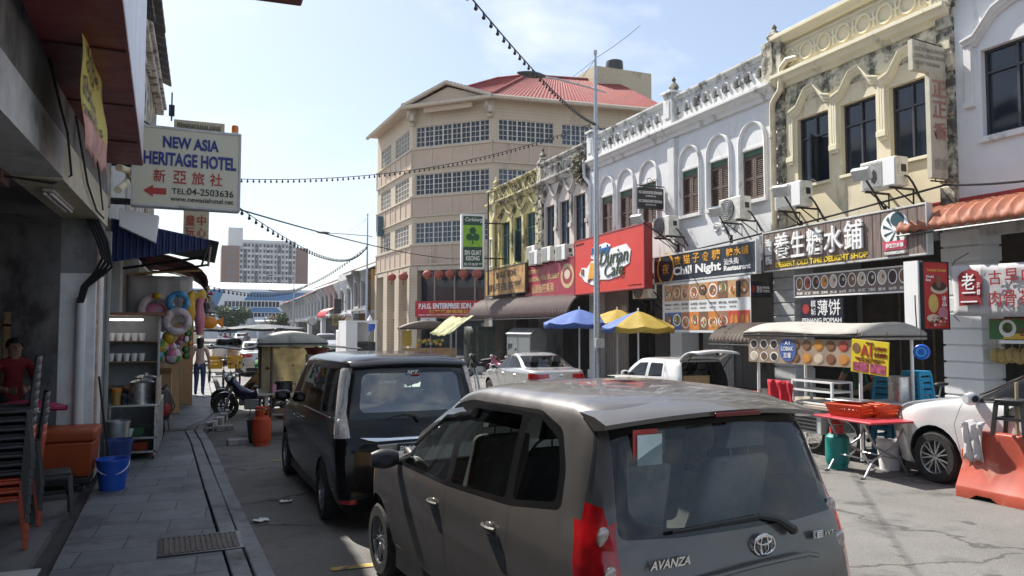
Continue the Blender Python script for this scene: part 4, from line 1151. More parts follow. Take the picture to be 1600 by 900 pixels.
def face(a,b,bays,first,name):
 """one facade face from plan point a (left) to b (right)"""
 d=(b-a)
 L=d.length
 rot=atan2(d.y,d.x)
 holes=[]
 for(z0,z1)in FL[first:]:
  for(x0,x1)in bays:holes.append((x0*L,x1*L,z1-3.5+1.62+(.0),z1-3.5+3.12))
 T=Matrix.Translation((a.x,a.y,0))@Matrix.Rotation(rot,4,'Z')
 mb=MB();mb.T=T
 wallmesh(mb,0,L,6.4,18.0,holes,depth=.25)
 mb.build('wall',tan,t,smooth=0)
 for k,(z0,z1)in enumerate(FL[first:]):
  mb=MB();mb.T=T
  zs=z1-3.5
  mb.box(0.02,L-.02,-.06,.01,zs+.12,zs+1.42)
  mb.build('spandrel',pan,t,smooth=0)
  mb=MB();mb.T=T
  mb.box(0,L,-.14,.01,zs+1.42,zs+1.56).box(0,L,-.12,.01,zs+.02,zs+.12)
  n=max(2,int(L/1.3))
  for i in range(n+1):mb.box(max(0,L*i/n-.06),min(L,L*i/n+.06),-.10,.01,zs+.12,zs+1.42)
  mb.build('spandrel_ribs',rib,t,smooth=0)
 for h in holes:
  n=max(2,round((h[1]-h[0])/.74))
  mb=MB();mb.T=T
  f=.05
  for i in range(n+1):
   x=h[0]+(h[1]-h[0])*i/n
   mb.box(max(h[0],x-f*.9),min(h[1],x+f*.9),.05,.13,h[2],h[3])
  for i in range(n):
   x=h[0]+(h[1]-h[0])*(i+.5)/n
   mb.box(x-.018,x+.018,.07,.12,h[2],h[3])
  for q in range(5):
   z=h[2]+(h[3]-h[2])*q/4
   e=.045 if q in(0,4)else .018
   mb.box(h[0],h[1],.06,.128,max(h[2],z-e),min(h[3],z+e))
  wf=mb.build('window',ofw,t,smooth=0)
  mb=MB();mb.T=T
  mb.box(h[0],h[1],.135,.15,h[2],h[3]).build('pane',M['blueglass']if random.random()<.5 else M['glass'],wf,smooth=0)
 return T,L
T1,L1=face(A_,B_,[(.045,.955)],0,'chamfer')
T2,L2=face(B_,E_,[(.03,.33),(.375,.69),(.73,.97)],0,'right')
T3,L3=face(Dl,A_,[(.12,.42),(.55,.92)],0,'left')
for T_,L_ in((T1,L1),(T3,L3),(T2,L2)):
 mb=MB();mb.T=T_
 n=max(1,round(L_/6.4))if T_ is T1 else max(2,round(L_/3.2))
 for i in range(n+1):
  mb=MB();mb.T=T_
  mb.box(max(0,L_*i/n-.55),min(L_,L_*i/n+.55),-.16,.5,0,6.4).build('column',tan,t,smooth=0)
 mb=MB();mb.T=T_
 mb.box(0.02,L_-.02,-.1,.5,6.15,6.39).build('lintel',rib,t,smooth=0)
 mb=MB();mb.T=T_
 mb.box(0.1,L_-.1,.6,.7,3.3,6.2).build('upper_glazing',M['glass'],t,smooth=0)
 mb=MB();mb.T=T_
 k_=max(3,int(L_/1.5))
 for i in range(k_+1):mb.box(L_*i/k_-.04,L_*i/k_+.04,.5,.6,3.3,6.2)
 mb.build('mullion',rib,t,smooth=0)
 mb=MB();mb.T=T_
 mb.box(.05,L_-.05,.3,.62,2.7,3.3).build('spandrel',pan,t,smooth=0)
 mb=MB();mb.T=T_
 mb.box(0.1,L_-.1,1.2,1.3,0,2.9).build('shopfront',M['glass'],t,smooth=0)
# eaves and tiled roof: hip over the L-shaped plan
tile=mat('red_roof_tiles',(0.24,0.035,0.028),.8,scale=2,var=.2,dirt=((0.12,0.05,0.04),.35,1.5,1))
off=0.9
nl=Vector((-1,-.05)).normalized();nc=Vector((-1,-1)).normalized();nr=Vector((-dr.y*-1,-dr.x)).normalized()
nr=Vector((dr.y,-dr.x)).normalized()
ev=[Dl+nl*off,A_+(nl+nc).normalized()*off*1.08,B_+(nc+nr).normalized()*off*1.08,E_+nr*off]
rg=[Vector((Dl.x+9,Dl.y)),Vector((A_.x+8.5,A_.y+4.5)),Vector((B_.x+5.8,B_.y+7.5)),Vector((E_.x,E_.y+7.5))]
mb=MB()
zE,zR=18.0,22.7
for i in range(3):
 a,b,c,d=ev[i],ev[i+1],rg[i+1],rg[i]
 e1,e2=(b-a),(c-d)
 n=max(6,int(e1.length/.28))
 rows=[]
 for k in range(n*2+1):
  u=k/(n*2)
  p0,p1=a+e1*u,d+e2*u
  o=.05*(k%2)
  rows.append([(p0.x+(p1.x-p0.x)*v,p0.y+(p1.y-p0.y)*v,zE+(zR-zE)*v+o)for v in(0,1)])
 mb.grid(rows)
mb.build('roof',tile,t,smooth=0)
mb=MB()
for i in range(3):
 for a,b in((ev[i],ev[i+1]),):
  mb.tube([(a.x,a.y,zE-.08),(b.x,b.y,zE-.08)],.16,6)
mb.build('gutter',rib,t)
mb=MB()
for i in range(3):
 p,q,r_,s_=ev[i],ev[i+1],[Dl,A_,B_,E_][i+1],[Dl,A_,B_,E_][i]
 mb.poly([(p.x,p.y,zE-.06),(q.x,q.y,zE-.06),(r_.x,r_.y,zE-.02),(s_.x,s_.y,zE-.02)])
mb.build('eave_soffit',rib,t,smooth=0)
mb=MB()
for i in(1,2):mb.tube([(ev[i].x,ev[i].y,zE+.1),(rg[i].x,rg[i].y,zR+.1)],.12,6)
for i in range(3):mb.tube([(rg[i].x,rg[i].y,zR+.08),(rg[i+1].x,rg[i+1].y,zR+.08)],.13,6)
mb.build('ridge_tiles',tile,t)
# gable over the chamfer
g0,g1=ev[1],ev[2]
gm_=(g0+g1)/2
zG=onface(702,128,.9).z
bk=Vector((1,1)).normalized()*9
mb=MB()
for a,k in((g0,1),(g1,-1)):
 n=26
 rows=[]
 for i in range(n+1):
  f=i/n
  p=gm_.lerp(a,f)
  rows.append([(p.x,p.y,zG+(zE-zG)*f+.05*(i%2)+.1),(p.x+bk.x,p.y+bk.y,zG+(zE-zG)*f+.05*(i%2)+.1)])
 mb.grid(rows)
mb.build('gable_roof',tile,t,smooth=0,solid=.08)
w0,w1=A_+nrm*.62,B_+nrm*.62
wm=(w0+w1)/2
MB().ext([(w0.x,w0.y,17.98),(w1.x,w1.y,17.98),(wm.x,wm.y,zG-.25)],(.1,.1,0)).build('gable_wall',tan,t,smooth=0)
i0,i1,nn_=w0.lerp(w1,.2),w0.lerp(w1,.8),nrm*.07
MB().ext([(i0.x+nn_.x,i0.y+nn_.y,17.4),(i1.x+nn_.x,i1.y+nn_.y,17.4),(i1.x+nn_.x,i1.y+nn_.y,18.1),(wm.x+nn_.x,wm.y+nn_.y,zG-.75),(i0.x+nn_.x,i0.y+nn_.y,18.1)],(-nn_.x,-nn_.y,0)).build('gable_panel',pan,t,smooth=0)
MB().tube([(g0.x,g0.y,zE),(gm_.x,gm_.y,zG+.02),(g1.x,g1.y,zE)],.16,5).build('gable_trim',rib,t,smooth=0)
mb=MB()
for T_,xs in((T1,(.1,6.3)),):
 mb.T=T_
 for x in xs:mb.box(x-.28,x+.28,-.55,.02,17.0,17.9).box(x-.2,x+.2,-.35,.02,16.7,17.0)
mb.build('eave_bracket',rib,t,bevel=.05,at=[(A_.x+B_.x)/2])
pt=px(974,150,Y=54)
MB().box(pt.x-2.75,pt.x+2.75,54,58,17.5,px(975,109,Y=54).z).build('lift_tower',mat('cream_lift_tower',(0.50,0.43,0.31),.8,dirt=((0.25,0.2,0.14),.3,.8,.5)),t,smooth=0)
pt=px(960,104,Y=56)
MB().lathe([(.001,1.0),(.5,.95),(.72,.85),(.76,.5),(.76,.05),(.72,0),(.001,0)],(pt.x,56,pt.z-.45),18).build('water_tank',M['black'],t)
sh=MB();sh.T=T3
sh.box(1.7,2.1,-.5,-.05,9.5,11.1).build('open_shutter',mat('blue_grey_shutter',(0.06,0.12,0.16),.6),t,smooth=0)
# red company sign, white plate, lanterns
P0,P1,P2=onface(650,495,.35),onface(763,494,.35),onface(650,471,.35)
t,W,H,y=board('company_sign','red company sign with bold white and yellow lettering on the tan corner building','sign',P0,zr,(P1-P0).xy.length,P2.z-P0.z,mat('company_red',(0.52,0.015,0.03),.45,var=.06),M['letred'],th=.2)
put(t,W,H,y,[('P.H.G. ENTERPRISE SDN. BHD.',.05,.97,.50,.86,.035),('SALES, SERVICE AND SPARE PARTS SUPPLIER',.05,.75,.06,.15,.01)],M['letwhite'],depth=.03)
put(t,W,H,y,[('興業貿易有限公司',.2,.82,.20,.44,.03)],M['gold'],depth=.03)
P0,P1,P2=onface(657,510,.2),onface(682,510,.2),onface(657,496,.2)
t,W,H,y=board('name_plate','small white plate sign hung just below the red company sign','sign',P0,zr,(P1-P0).xy.length,P2.z-P0.z,M['letwhite'],M['lgrey'],th=.08)
put(t,W,H,y,[('THE',.4,.6,.66,.8),('MOTOR COMPANY',.1,.9,.36,.54,.02),('SDN BHD',.3,.7,.14,.26)],M['letblue'])
lred=mat('red_lantern_silk',(0.36,0.085,0.06),.7,var=.25,scale=9)
lan=thing('paper_lantern','red paper lantern','lantern',(0,0,0),0,'red lanterns strung along the tan corner building')
mb=MB()
pr=[(.12,.34),(.30,.26),(.40,.12),(.42,0),(.40,-.12),(.30,-.26),(.12,-.34)]
mb.lathe(pr,n=16).build('shade',lred,lan)
MB().lathe([(.001,.38),(.14,.37),(.14,.31)],n=12).lathe([(.001,-.38),(.14,-.37),(.14,-.31)],n=12).cyl((0,0,.38),(0,0,.62),.015,n=5).build('cap',M['gold'],lan)
mb=MB()
for a in range(10):mb.tube([(.06*cos(a*.63),.06*sin(a*.63),-.37),(.05*cos(a*.63),.05*sin(a*.63),-.72)],.012,4)
mb.build('tassel',lred,lan)
LP=[(668,429,'leftmost red lantern in the row over the company sign'),(686,429,'red lantern second from the left over the company sign'),(703,428,'middle red lantern in the row over the company sign'),(724,428,'red lantern fourth from the left, just left of the green lightbox'),(745,428,'rightmost red lantern, right of the green lightbox')]
for i,(u,v,l)in enumerate(LP):
 p=onface(u,v,.75)
 if i==0:lan.location=p;lan['label']=l;lan.scale=(.85,.85,.85)
 else:dup(lan,p,label=l)
dup(lan,px(630,432,X=13.2),label='red lantern hung on the narrow left side of the tan corner building',scale=(.85,.85,.85))
dup(lan,px(612,433,X=13.0),label='farthest red lantern, at the left edge of the tan corner building',scale=(.8,.8,.8))
# ================================================================== FAR RIGHT-HAND ROW (beyond the corner building)
def far_house(name,label,y0,y1,z,wall,trim,nb,X=13.0,roofm=MAT_TILE,flat_top=False,ribs=True):
 t=thing(name,label,'shophouse',(X,y1,0),-90,'distant shophouses along the right of the street')
 w_=y1-y0
 hs=[]
 for i in range(nb):
  a=w_*(i+.16)/nb
  hs.append((a,a+w_*.68/nb,z*.56,z*.87))
 wallmesh(MB(),0,w_,z*.47,z,hs,depth=.3).box(0,w_,.3,9,z*.47,z*.5).build('wall',wall,t,smooth=0)
 for h in hs:
  mb=MB().box(h[0],h[1],.2,.25,h[2],h[3])
  wf=mb.build('window',M['shutter']if random.random()<.6 else M['glass'],t,smooth=0)
 mb=MB()
 if ribs:
  for i in range(nb+1):mb.ext([(w_*i/nb-.13,0,z*.47),(w_*i/nb-.13,-.12,z*.47),(w_*i/nb-.13,-.14,z*.8),(w_*i/nb-.13,-.7,z*.97),(w_*i/nb-.13,0,z)],(.26,0,0))
  mb.box(0,w_,-.12,.01,z*.5,z*.53)
  mb.build('pilaster',trim,t,smooth=0)
 if flat_top:MB().box(0,w_,-.15,6,z,z+.7).build('parapet',M['whitemold'],t,smooth=0)
 else:
  n=int(w_/.3)
  rows=[]
  for i in range(n+1):rows.append([(w_*i/n,-.95,z-.1+.05*(i%2)),(w_*i/n,5,z+2.3+.05*(i%2)),(w_*i/n,10,z)])
  MB().grid(rows).build('roof',roofm,t,smooth=0,solid=.05)
 mb=MB().box(0,w_,1.8,2.0,0,z*.47)
 mb.build('ground_floor_wall',M['dark'],t,smooth=0)
 mb=MB()
 for i in(0,1):mb.box(i*(w_-.5),i*(w_-.5)+.5,0,.5,0,z*.47)
 mb.build('pillar',trim,t,smooth=0)
 MB().box(0.001,.12,.3,9,0,z-.05).box(w_-.12,w_-.001,.3,9,0,z-.05).build('side_wall',MAT_OCH if y0<65 else M['grey'],t,smooth=0)
 return t
MAT_OCH=mat('ochre_side_wall',(0.46,0.28,0.08),.8,scale=.8,var=.12,dirt=((0.3,0.29,0.27),.42,.5,.7))
gw=M['grey']
far_house('shophouse','grey shophouse with a sloping roof and ochre side wall beside the tan corner building',64.2,71.0,7.1,M['lgrey'],gw,2)
far_house('shophouse','shophouse with mouldy flat parapet and pink awning sill, third from the tan building',71.05,78.4,6.7,M['lgrey'],M['white'],2,flat_top=True)
far_house('shophouse','white shophouse with bracketed pilasters under a long brown tiled roof',78.45,91.0,6.7,M['grey'],M['white'],4)
far_house('shophouse','weathered pale shophouse in the middle of the distant row',91.05,103,6.3,M['lgrey'],M['white'],4)
far_house('shophouse','low far shophouse with dull white pilasters near the street end',103.05,118,6.1,M['white'],M['lgrey'],4)
far_house('shophouse','last shophouse of the distant right row, next to the blue and white hall',118.05,136,6.0,M['lgrey'],M['lgrey'],5)
# signs and small things on that row
def far_sign(label,u0,u1,v0,v1,X,m,txt=None,tm=None,round_=False):
 P=px((u0+u1)/2,v1,X=X)
 W_=(px(u1,v1,Y=P.y)-px(u0,v1,Y=P.y)).length
 H_=px((u0+u1)/2,v0,X=X).z-P.z
 t=thing('shop_sign',label,'sign',(P.x-W_/2,P.y,P.z),0)
 if round_:MB().lathe([(.001,-.1),(W_/2*.97,-.1),(W_/2,-.08),(W_/2,.08),(.001,.1)],(W_/2,0,H_/2),24,'y').build('panel',m,t)
 else:MB().box(0,W_,-.08,.08,0,H_).build('panel',m,t,smooth=0)
 if txt:text(t,[(s,a*W_,b*W_,c*H_,d_*H_,.02)for s,a,b,c,d_ in txt],tm or M['letwhite'],-.12)
 MB().tube([(W_,0,H_*.8),(W_+.5,0,H_*.8)],.04,4).build('bracket',M['blackm'],t)
 return t
t=far_sign('round black sign with a pale dot on the distant row',481,495,496,509,12.2,M['black'],round_=True)
MB().lathe([(.001,-.11),(.5,-.105),(.5,-.1)],(.55,0,.55),16,'y').build('dot',M['lgrey'],t)
t=far_sign('round dark red sign with a pale portrait on the distant row',533,551,494,512,11.8,mat('far_dark_red',(0.14,0.02,0.025),.5),round_=True)
MB().lathe([(.001,-.11),(.36,-.108),(.36,-.1)],(.62,0,.62),14,'y').lathe([(.001,-.112),(.2,-.112)],(.62,0,.78),10,'y').build('portrait',dm[3],t)
far_sign('dull olive yellow rectangular sign left of the round dark red sign',520,535,494,509,11.9,mat('olive_sign',(0.25,0.2,0.06),.6),[('興發',.1,.9,.3,.8)],M['darkbrown'])
far_sign('upright red sign with white characters far down the right side',421,429,493,514,11.5,M['red'],[('酒',.15,.85,.7,.95),('樓',.15,.85,.4,.65),('店',.15,.85,.1,.35)])
far_sign('large black square sign high on the distant row',522,533,467,490,12.2,M['black'])
far_sign('upright cream sign far down the right side, left of the upright red sign',405,415,492,518,11.5,M['cream'])
far_sign('small white square sign on the distant white house',453,459,502,516,12,M['letwhite'])
corrugated('awning','small pale red awning on the distant white shophouse',(12.9,84,4.1),-90,6,arcp(1.4,1.0),M['red'],amp=.03,pitch=.4)
# ================================================================== HALL WITH BLUE AND WHITE MURAL, HOTEL TOWER, FAR LEFT HOUSES
wl=mat('hall_white',(0.66,0.68,0.70),.7,scale=.1,var=.05)
bl1=mat('hall_blue',(0.08,0.19,0.36),.7,scale=.1,var=.06)
bl2=mat('hall_dark_blue',(0.05,0.10,0.22),.7,scale=.1,var=.06)
t=thing('market_hall','long white hall with slanted blue stripes and window rows closing the street end','building',(-2,160,0))
wins=[(6.0,16.5,3.9,5.0),(6.0,16.5,6.2,7.3),(17.2,27,3.9,5.0),(17.2,27,6.2,7.3)]
wallmesh(MB(),-12,32,0,9.6,wins,depth=.4).box(-12,32,.5,30,9.3,9.62).build('wall',wl,t,smooth=0)
for h in wins:
 mb=MB().box(h[0],h[1],.3,.35,h[2],h[3])
 wf=mb.build('window',M['glass'],t,smooth=0)
 mb=MB()
 n=int((h[1]-h[0])/.7)
 for i in range(n):mb.box(h[0]+(h[1]-h[0])*i/n-.06,h[0]+(h[1]-h[0])*i/n+.06,.2,.29,h[2],h[3])
 mb.build('mullion',wl,wf,smooth=0)
MB().ext([(2.5,-.03,9.5),(6.0,-.03,9.5),(3.0,-.03,2.0),(-2,-.03,2.0)],(0,.02,0)).ext([(11,-.03,9.2),(24,-.03,9.2),(22,-.03,7.5),(9.6,-.03,7.5)],(0,.02,0)).ext([(5.5,-.03,6.1),(16,-.03,6.1),(17,-.03,5.1),(5.2,-.03,5.1)],(0,.02,0)).ext([(5,-.03,3.7),(9,-.03,3.7),(8.5,-.03,1),(5,-.03,1)],(0,.02,0)).build('blue_stripe',bl1,t,smooth=0)
MB().ext([(-1,-.04,9.5),(2.4,-.04,9.5),(.5,-.04,6),(-1,-.04,5)],(0,.02,0)).ext([(17,-.04,6.0),(27,-.04,6.0),(27,-.04,5.1),(18,-.04,5.1)],(0,.02,0)).build('dark_blue_stripe',bl2,t,smooth=0)
mb=MB()
pts=[(3.2+1.15*cos(pi*k/12),-.06,6.3+1.2*sin(pi*k/12))for k in range(13)]
mb.ext([(4.35,-.06,3.2)]+pts+[(2.05,-.06,3.2)],(0,.02,0)).build('arched_window',M['glass'],t,smooth=0)
MB().ext([(-12,4,9.7),(32,4,9.7),(32,26,12.2),(-12,26,12.2)],(0,0,.25)).build('roof',mat('grey_sheet_roof',(0.45,0.48,0.50),.5),t,smooth=0)
MB().ext([(11.5,-6,3.1),(24,-6,3.1),(24,0,4.0),(11.5,0,4.0)],(0,0,.2)).build('porch_roof',wl,t,smooth=0)
mb=MB()
for i in range(5):mb.box(11.8+i*3,12.2+i*3,-5.8,-5.4,0,3.1)
mb.build('porch_post',wl,t,smooth=0)
# tower block
q=262.0
a,b,c=px(345,455,Y=q),px(373,455,Y=q),px(481,455,Y=q)
z1,z2=px(373,358,Y=q).z,px(420,380,Y=q).z
t=thing('tower_block','grey and white high rise block with a taller brown end wing far behind the street','tower block',(a.x,q,0))
tw=mat('tower_white',(0.62,0.62,0.61),.7,scale=.1)
tg=mat('tower_grey',(0.17,0.155,0.15),.7,scale=.1)
tb=mat('tower_brown',(0.22,0.125,0.095),.7,scale=.1,var=.08)
wB,wT=b.x-a.x,c.x-a.x
MB().box(0,wB,0,16,0,z1-5.5).build('brown_wing',tb,t,smooth=0)
MB().box(2.0,wB+1.0,.3,14,z1-5.5,z1+.5).build('lift_house',tw,t,smooth=0)
mb=MB()
for f in range(12):
 z=z2*(f+.6)/13
 mb.add([(wB*.30,-.05,z),(wB*.78,-.05,z-.5),(wB*.78,-.05,z+.45),(wB*.30,-.05,z+.95)],[(0,1,2,3)])
mb.build('stair_window',tg,t,smooth=0)
MB().box(wB,wT-4,.8,15,0,z2).build('slab',tw,t,smooth=0)
MB().box(wT-4,wT,.5,15,0,z2-1.2).build('brown_end',tb,t,smooth=0)
MB().box(wB,wT-4,.2,15,z2,z2+.9).build('roof_edge',tw,t,smooth=0)
nf,nc_=16,15
bays=wT-4-wB
gl=MB()
for f in range(nf):
 z=1.0+(z2-1.5)*f/nf
 for i in range(nc_):
  x=wB+bays*i/nc_
  wd=bays/nc_
  if i%3==1 and f==0:MB().box(x+.02,x+wd-.02,.55,.79,z,z2-.6).build('grey_bay',tg,t,smooth=0)
  if(i*7+f*3)%10<3 or i%5==2:MB().box(x+.05,x+wd-.05,-.25,.54,z+.1,z+.75).build('balcony',tw,t,smooth=0)
  if f>9:MB().box(x+wd*.28,x+wd*.72,.5,.545,z+.95,z+1.9).build('window',M['glass'],t,smooth=0)
  else:gl.box(x+wd*.28,x+wd*.72,.5,.545,z+.95,z+1.9)
gl.build('window',M['glass'],t,smooth=0)['kind']='stuff'
# houses at the far left end of the street
for(x0,x1,y0,z0,lab,m)in((-3.6,-1.4,84,5.6,'nearer gabled house on the far left of the street',M['lgrey']),(-2.6,0.3,108,5.3,'pale gabled house at the far left end of the street before the hall',M['cream'])):
 t=thing('house',lab,'house',(x0,y0,0),0)
 w_=x1-x0
 hs=[(w_*.2,w_*.45,z0*.55,z0*.8),(w_*.6,w_*.85,z0*.55,z0*.8)]
 wallmesh(MB(),0,w_,0,z0,hs).box(w_-.2,w_-.001,.05,14,0,z0).build('wall',m,t,smooth=0)
 for h in hs:MB().box(h[0],h[1],.15,.2,h[2],h[3]).build('window',M['glass'],t,smooth=0)
 mb=MB()
 for k in range(4):mb.box(w_-.01,w_+.02,1+3.2*k,2.6+3.2*k,z0*.5,z0*.8)
 mb.build('shutter',M['shutter'],t,smooth=0)
 MB().ext([(-.4,-.5,z0),(w_+.6,-.5,z0),(w_*.35,-.5,z0+1.7)],(0,15,0)).build('roof',MAT_TILE,t,smooth=0)
# street tree before the hall, and greenery
def tree(name,label,P,h,r,n,m,seed):
 t=thing(name,label,'tree',P)
 mb=MB().tube([(0,0,0),(.05,0,h*.35),(0,.05,h*.6)],[.16,.12,.07],8)
 rn=random.Random(seed)
 for k in range(6):
  a=k*1.05
  mb.tube([(0,0,h*.38),(r*.4*cos(a),r*.4*sin(a),h*.6),(r*.75*cos(a),r*.75*sin(a),h*.75)],[.07,.05,.02],5)
 mb.build('trunk',M['wood'],t)
 mb=MB()
 for k in range(12):
  a,rr=rn.uniform(0,6.28),r*rn.uniform(.2,.75)
  leafball(mb,(rr*cos(a),rr*sin(a),h*rn.uniform(.5,.85)),(r*.42,r*.42,h*.17),n//12,r*.10,seed*31+k)
 mb.build('crown',m,t,smooth=0)
tree('street_tree','rounded dark green street tree in front of the far hall',(3.9,120,0),5.4,3.0,2600,M['leaf'],4)
tree('street_tree','small green tree half hidden behind the upright red sign',(10.3,112,0),4.4,2.0,1200,M['leaf'],9)
# ================================================================== LAMP POSTS
def lamp_post(label,P,h,armz,arm_to,cross,tilt=.3):
 t=thing('street_lamp',label,'street lamp',P,0,'tall street lamp posts along the right kerb')
 MB().lathe([(.001,h),(.03,h),(.045,h-.4),(.105,.55),(.13,.5),(.14,0)],n=14).build('post',M['steel'],t)
 MB().lathe([(.001,h+.18),(.05,h+.16),(.055,h+.06),(.03,h)],n=12).build('post_cap',M['steel'],t)
 MB().tube([(.35,0,armz-.06),(0,0,armz),(arm_to*.75,0,armz+tilt),(arm_to,0,armz+tilt)],.028,6).build('arm',M['steel'],t)
 mb=MB()
 for k in(.35,.55):mb.tube([(0,0,h-.1),(arm_to*k,0,armz+tilt*k)],.008,4)
 mb.build('stay_wire',M['cable'],t)
 s_=-1 if arm_to<0 else 1
 rows=[]
 for k in range(7):
  f=k/6
  wd,hh=.17*sin(pi*(.12+.8*f)),.09*sin(pi*(.15+.75*f))
  rows.append([(arm_to+s_*(f*.85-.1),wd*cos(2*pi*j/12),armz+tilt+.02+hh*sin(2*pi*j/12))for j in range(12)])
 MB().grid(rows,closed=True).poly(rows[0]).poly(rows[-1]).build('lamp_head',mat('dark_grey_lamp',(0.06,0.06,0.062),.4),t)
 MB().box(-.14,.14,-.2,-.13,1.35,1.62).build('service_box',M['lgrey'],t,bevel=.01)
 return t
la=px(931,138,X=10.6)
lamp_post('tall galvanised street lamp post in front of the red cafe sign',(10.6,19.35,.12),9.95,8.95,-1.75,0,.15)
lamp_post('far street lamp post standing before the ochre side wall',(10.6,52.5,.12),9.75,8.35,-2.7,0,.05)
lamp_post('most distant street lamp post, seen over the cart canopy',(10.6,98,.12),9.7,8.35,-2.6,0,.05)
# ================================================================== STRING LIGHTS AND CABLES
bulbm=mat('dark_bulb',(0.03,0.028,0.025),.25)
BULBS={}
def strand(label,a,b,sag,n,r=.016,bulb=.055,name='string_lights',cat='string lights',group='festoon light strands across the street'):
 a,b=Vector(a),Vector(b)
 t=thing(name,label,cat,a,0,group)
 pts=[]
 N=max(16,n)
 for i in range(N+1):
  f=i/N
  p=(b-a)*f
  pts.append(p-Vector((0,0,sag*4*f*(1-f))))
 MB().tube(pts,r,5).build('cable',M['cable'],t)
 if bulb:
  if bulb not in BULBS:
   mb=MB().cyl((0,0,0),(0,0,-bulb*1.5),bulb*.5,n=6).sph((0,0,-bulb*2.2),bulb,7,5)
   o=mb.build('bulb',bulbm,t)
   BULBS[bulb]=o.data
   o.location=(b-a)*(.5/n)-Vector((0,0,sag*4*(.5/n)*(1-.5/n)))
   k0=1
  else:k0=0
  for i in range(k0,n):
   f=(i+.5)/n
   o=bpy.data.objects.new('bulb',BULBS[bulb])
   C.objects.link(o)
   o.parent=t
   o.location=(b-a)*f-Vector((0,0,sag*4*f*(1-f)))
 return t
pole1=Vector((10.6,19.35,8.05))
strand('nearest bulb strand dropping from the top edge to the near lamp post',px(690,-60,Y=6.0),pole1,.22,46,bulb=.023,r=.009)
strand('bulb strand running left from the near lamp post behind the hotel sign',px(215,268,X=-1.4),pole1+Vector((0,.05,.05)),.75,90,bulb=.027,r=.009)
pole2=Vector((10.6,52.5,7.75))
strand('bulb strand from the left shops to the far lamp post',px(372,323,Y=12.7),pole2,.9,70,bulb=.03,r=.008)
strand('far bulb strand sloping down behind the far lamp post',pole2,px(420,452,Y=100),1.2,60,bulb=.06,r=.016)
strand('distant bulb strand crossing the street above the hall',px(322,446,Y=45),px(480,445,Y=98),.8,40,bulb=.075,r=.02)
strand('black overhead cable crossing from the hotel sign to the tan corner building',px(370,326,Y=12.6),px(770,398,Y=47.5),.5,40,r=.014,bulb=0,name='overhead_cable',cat='cable',group='overhead cables')
strand('black cable sagging along the fronts above the shop signs',px(925,422,X=12.7),px(1476,289,X=12.6),.12,30,r=.022,bulb=0,name='overhead_cable',cat='cable',group='overhead cables')
strand('black cable crossing the white house at the right edge',px(1476,289,X=12.6),px(1680,272,X=12.6),.05,20,r=.022,bulb=0,name='overhead_cable',cat='cable',group='overhead cables')
strand('thin stay cable from the near lamp post up over the tiled roof',(10.6,19.35,10.0),px(1000,40,X=12.9),.05,12,r=.008,bulb=0,name='overhead_cable',cat='cable',group='overhead cables')
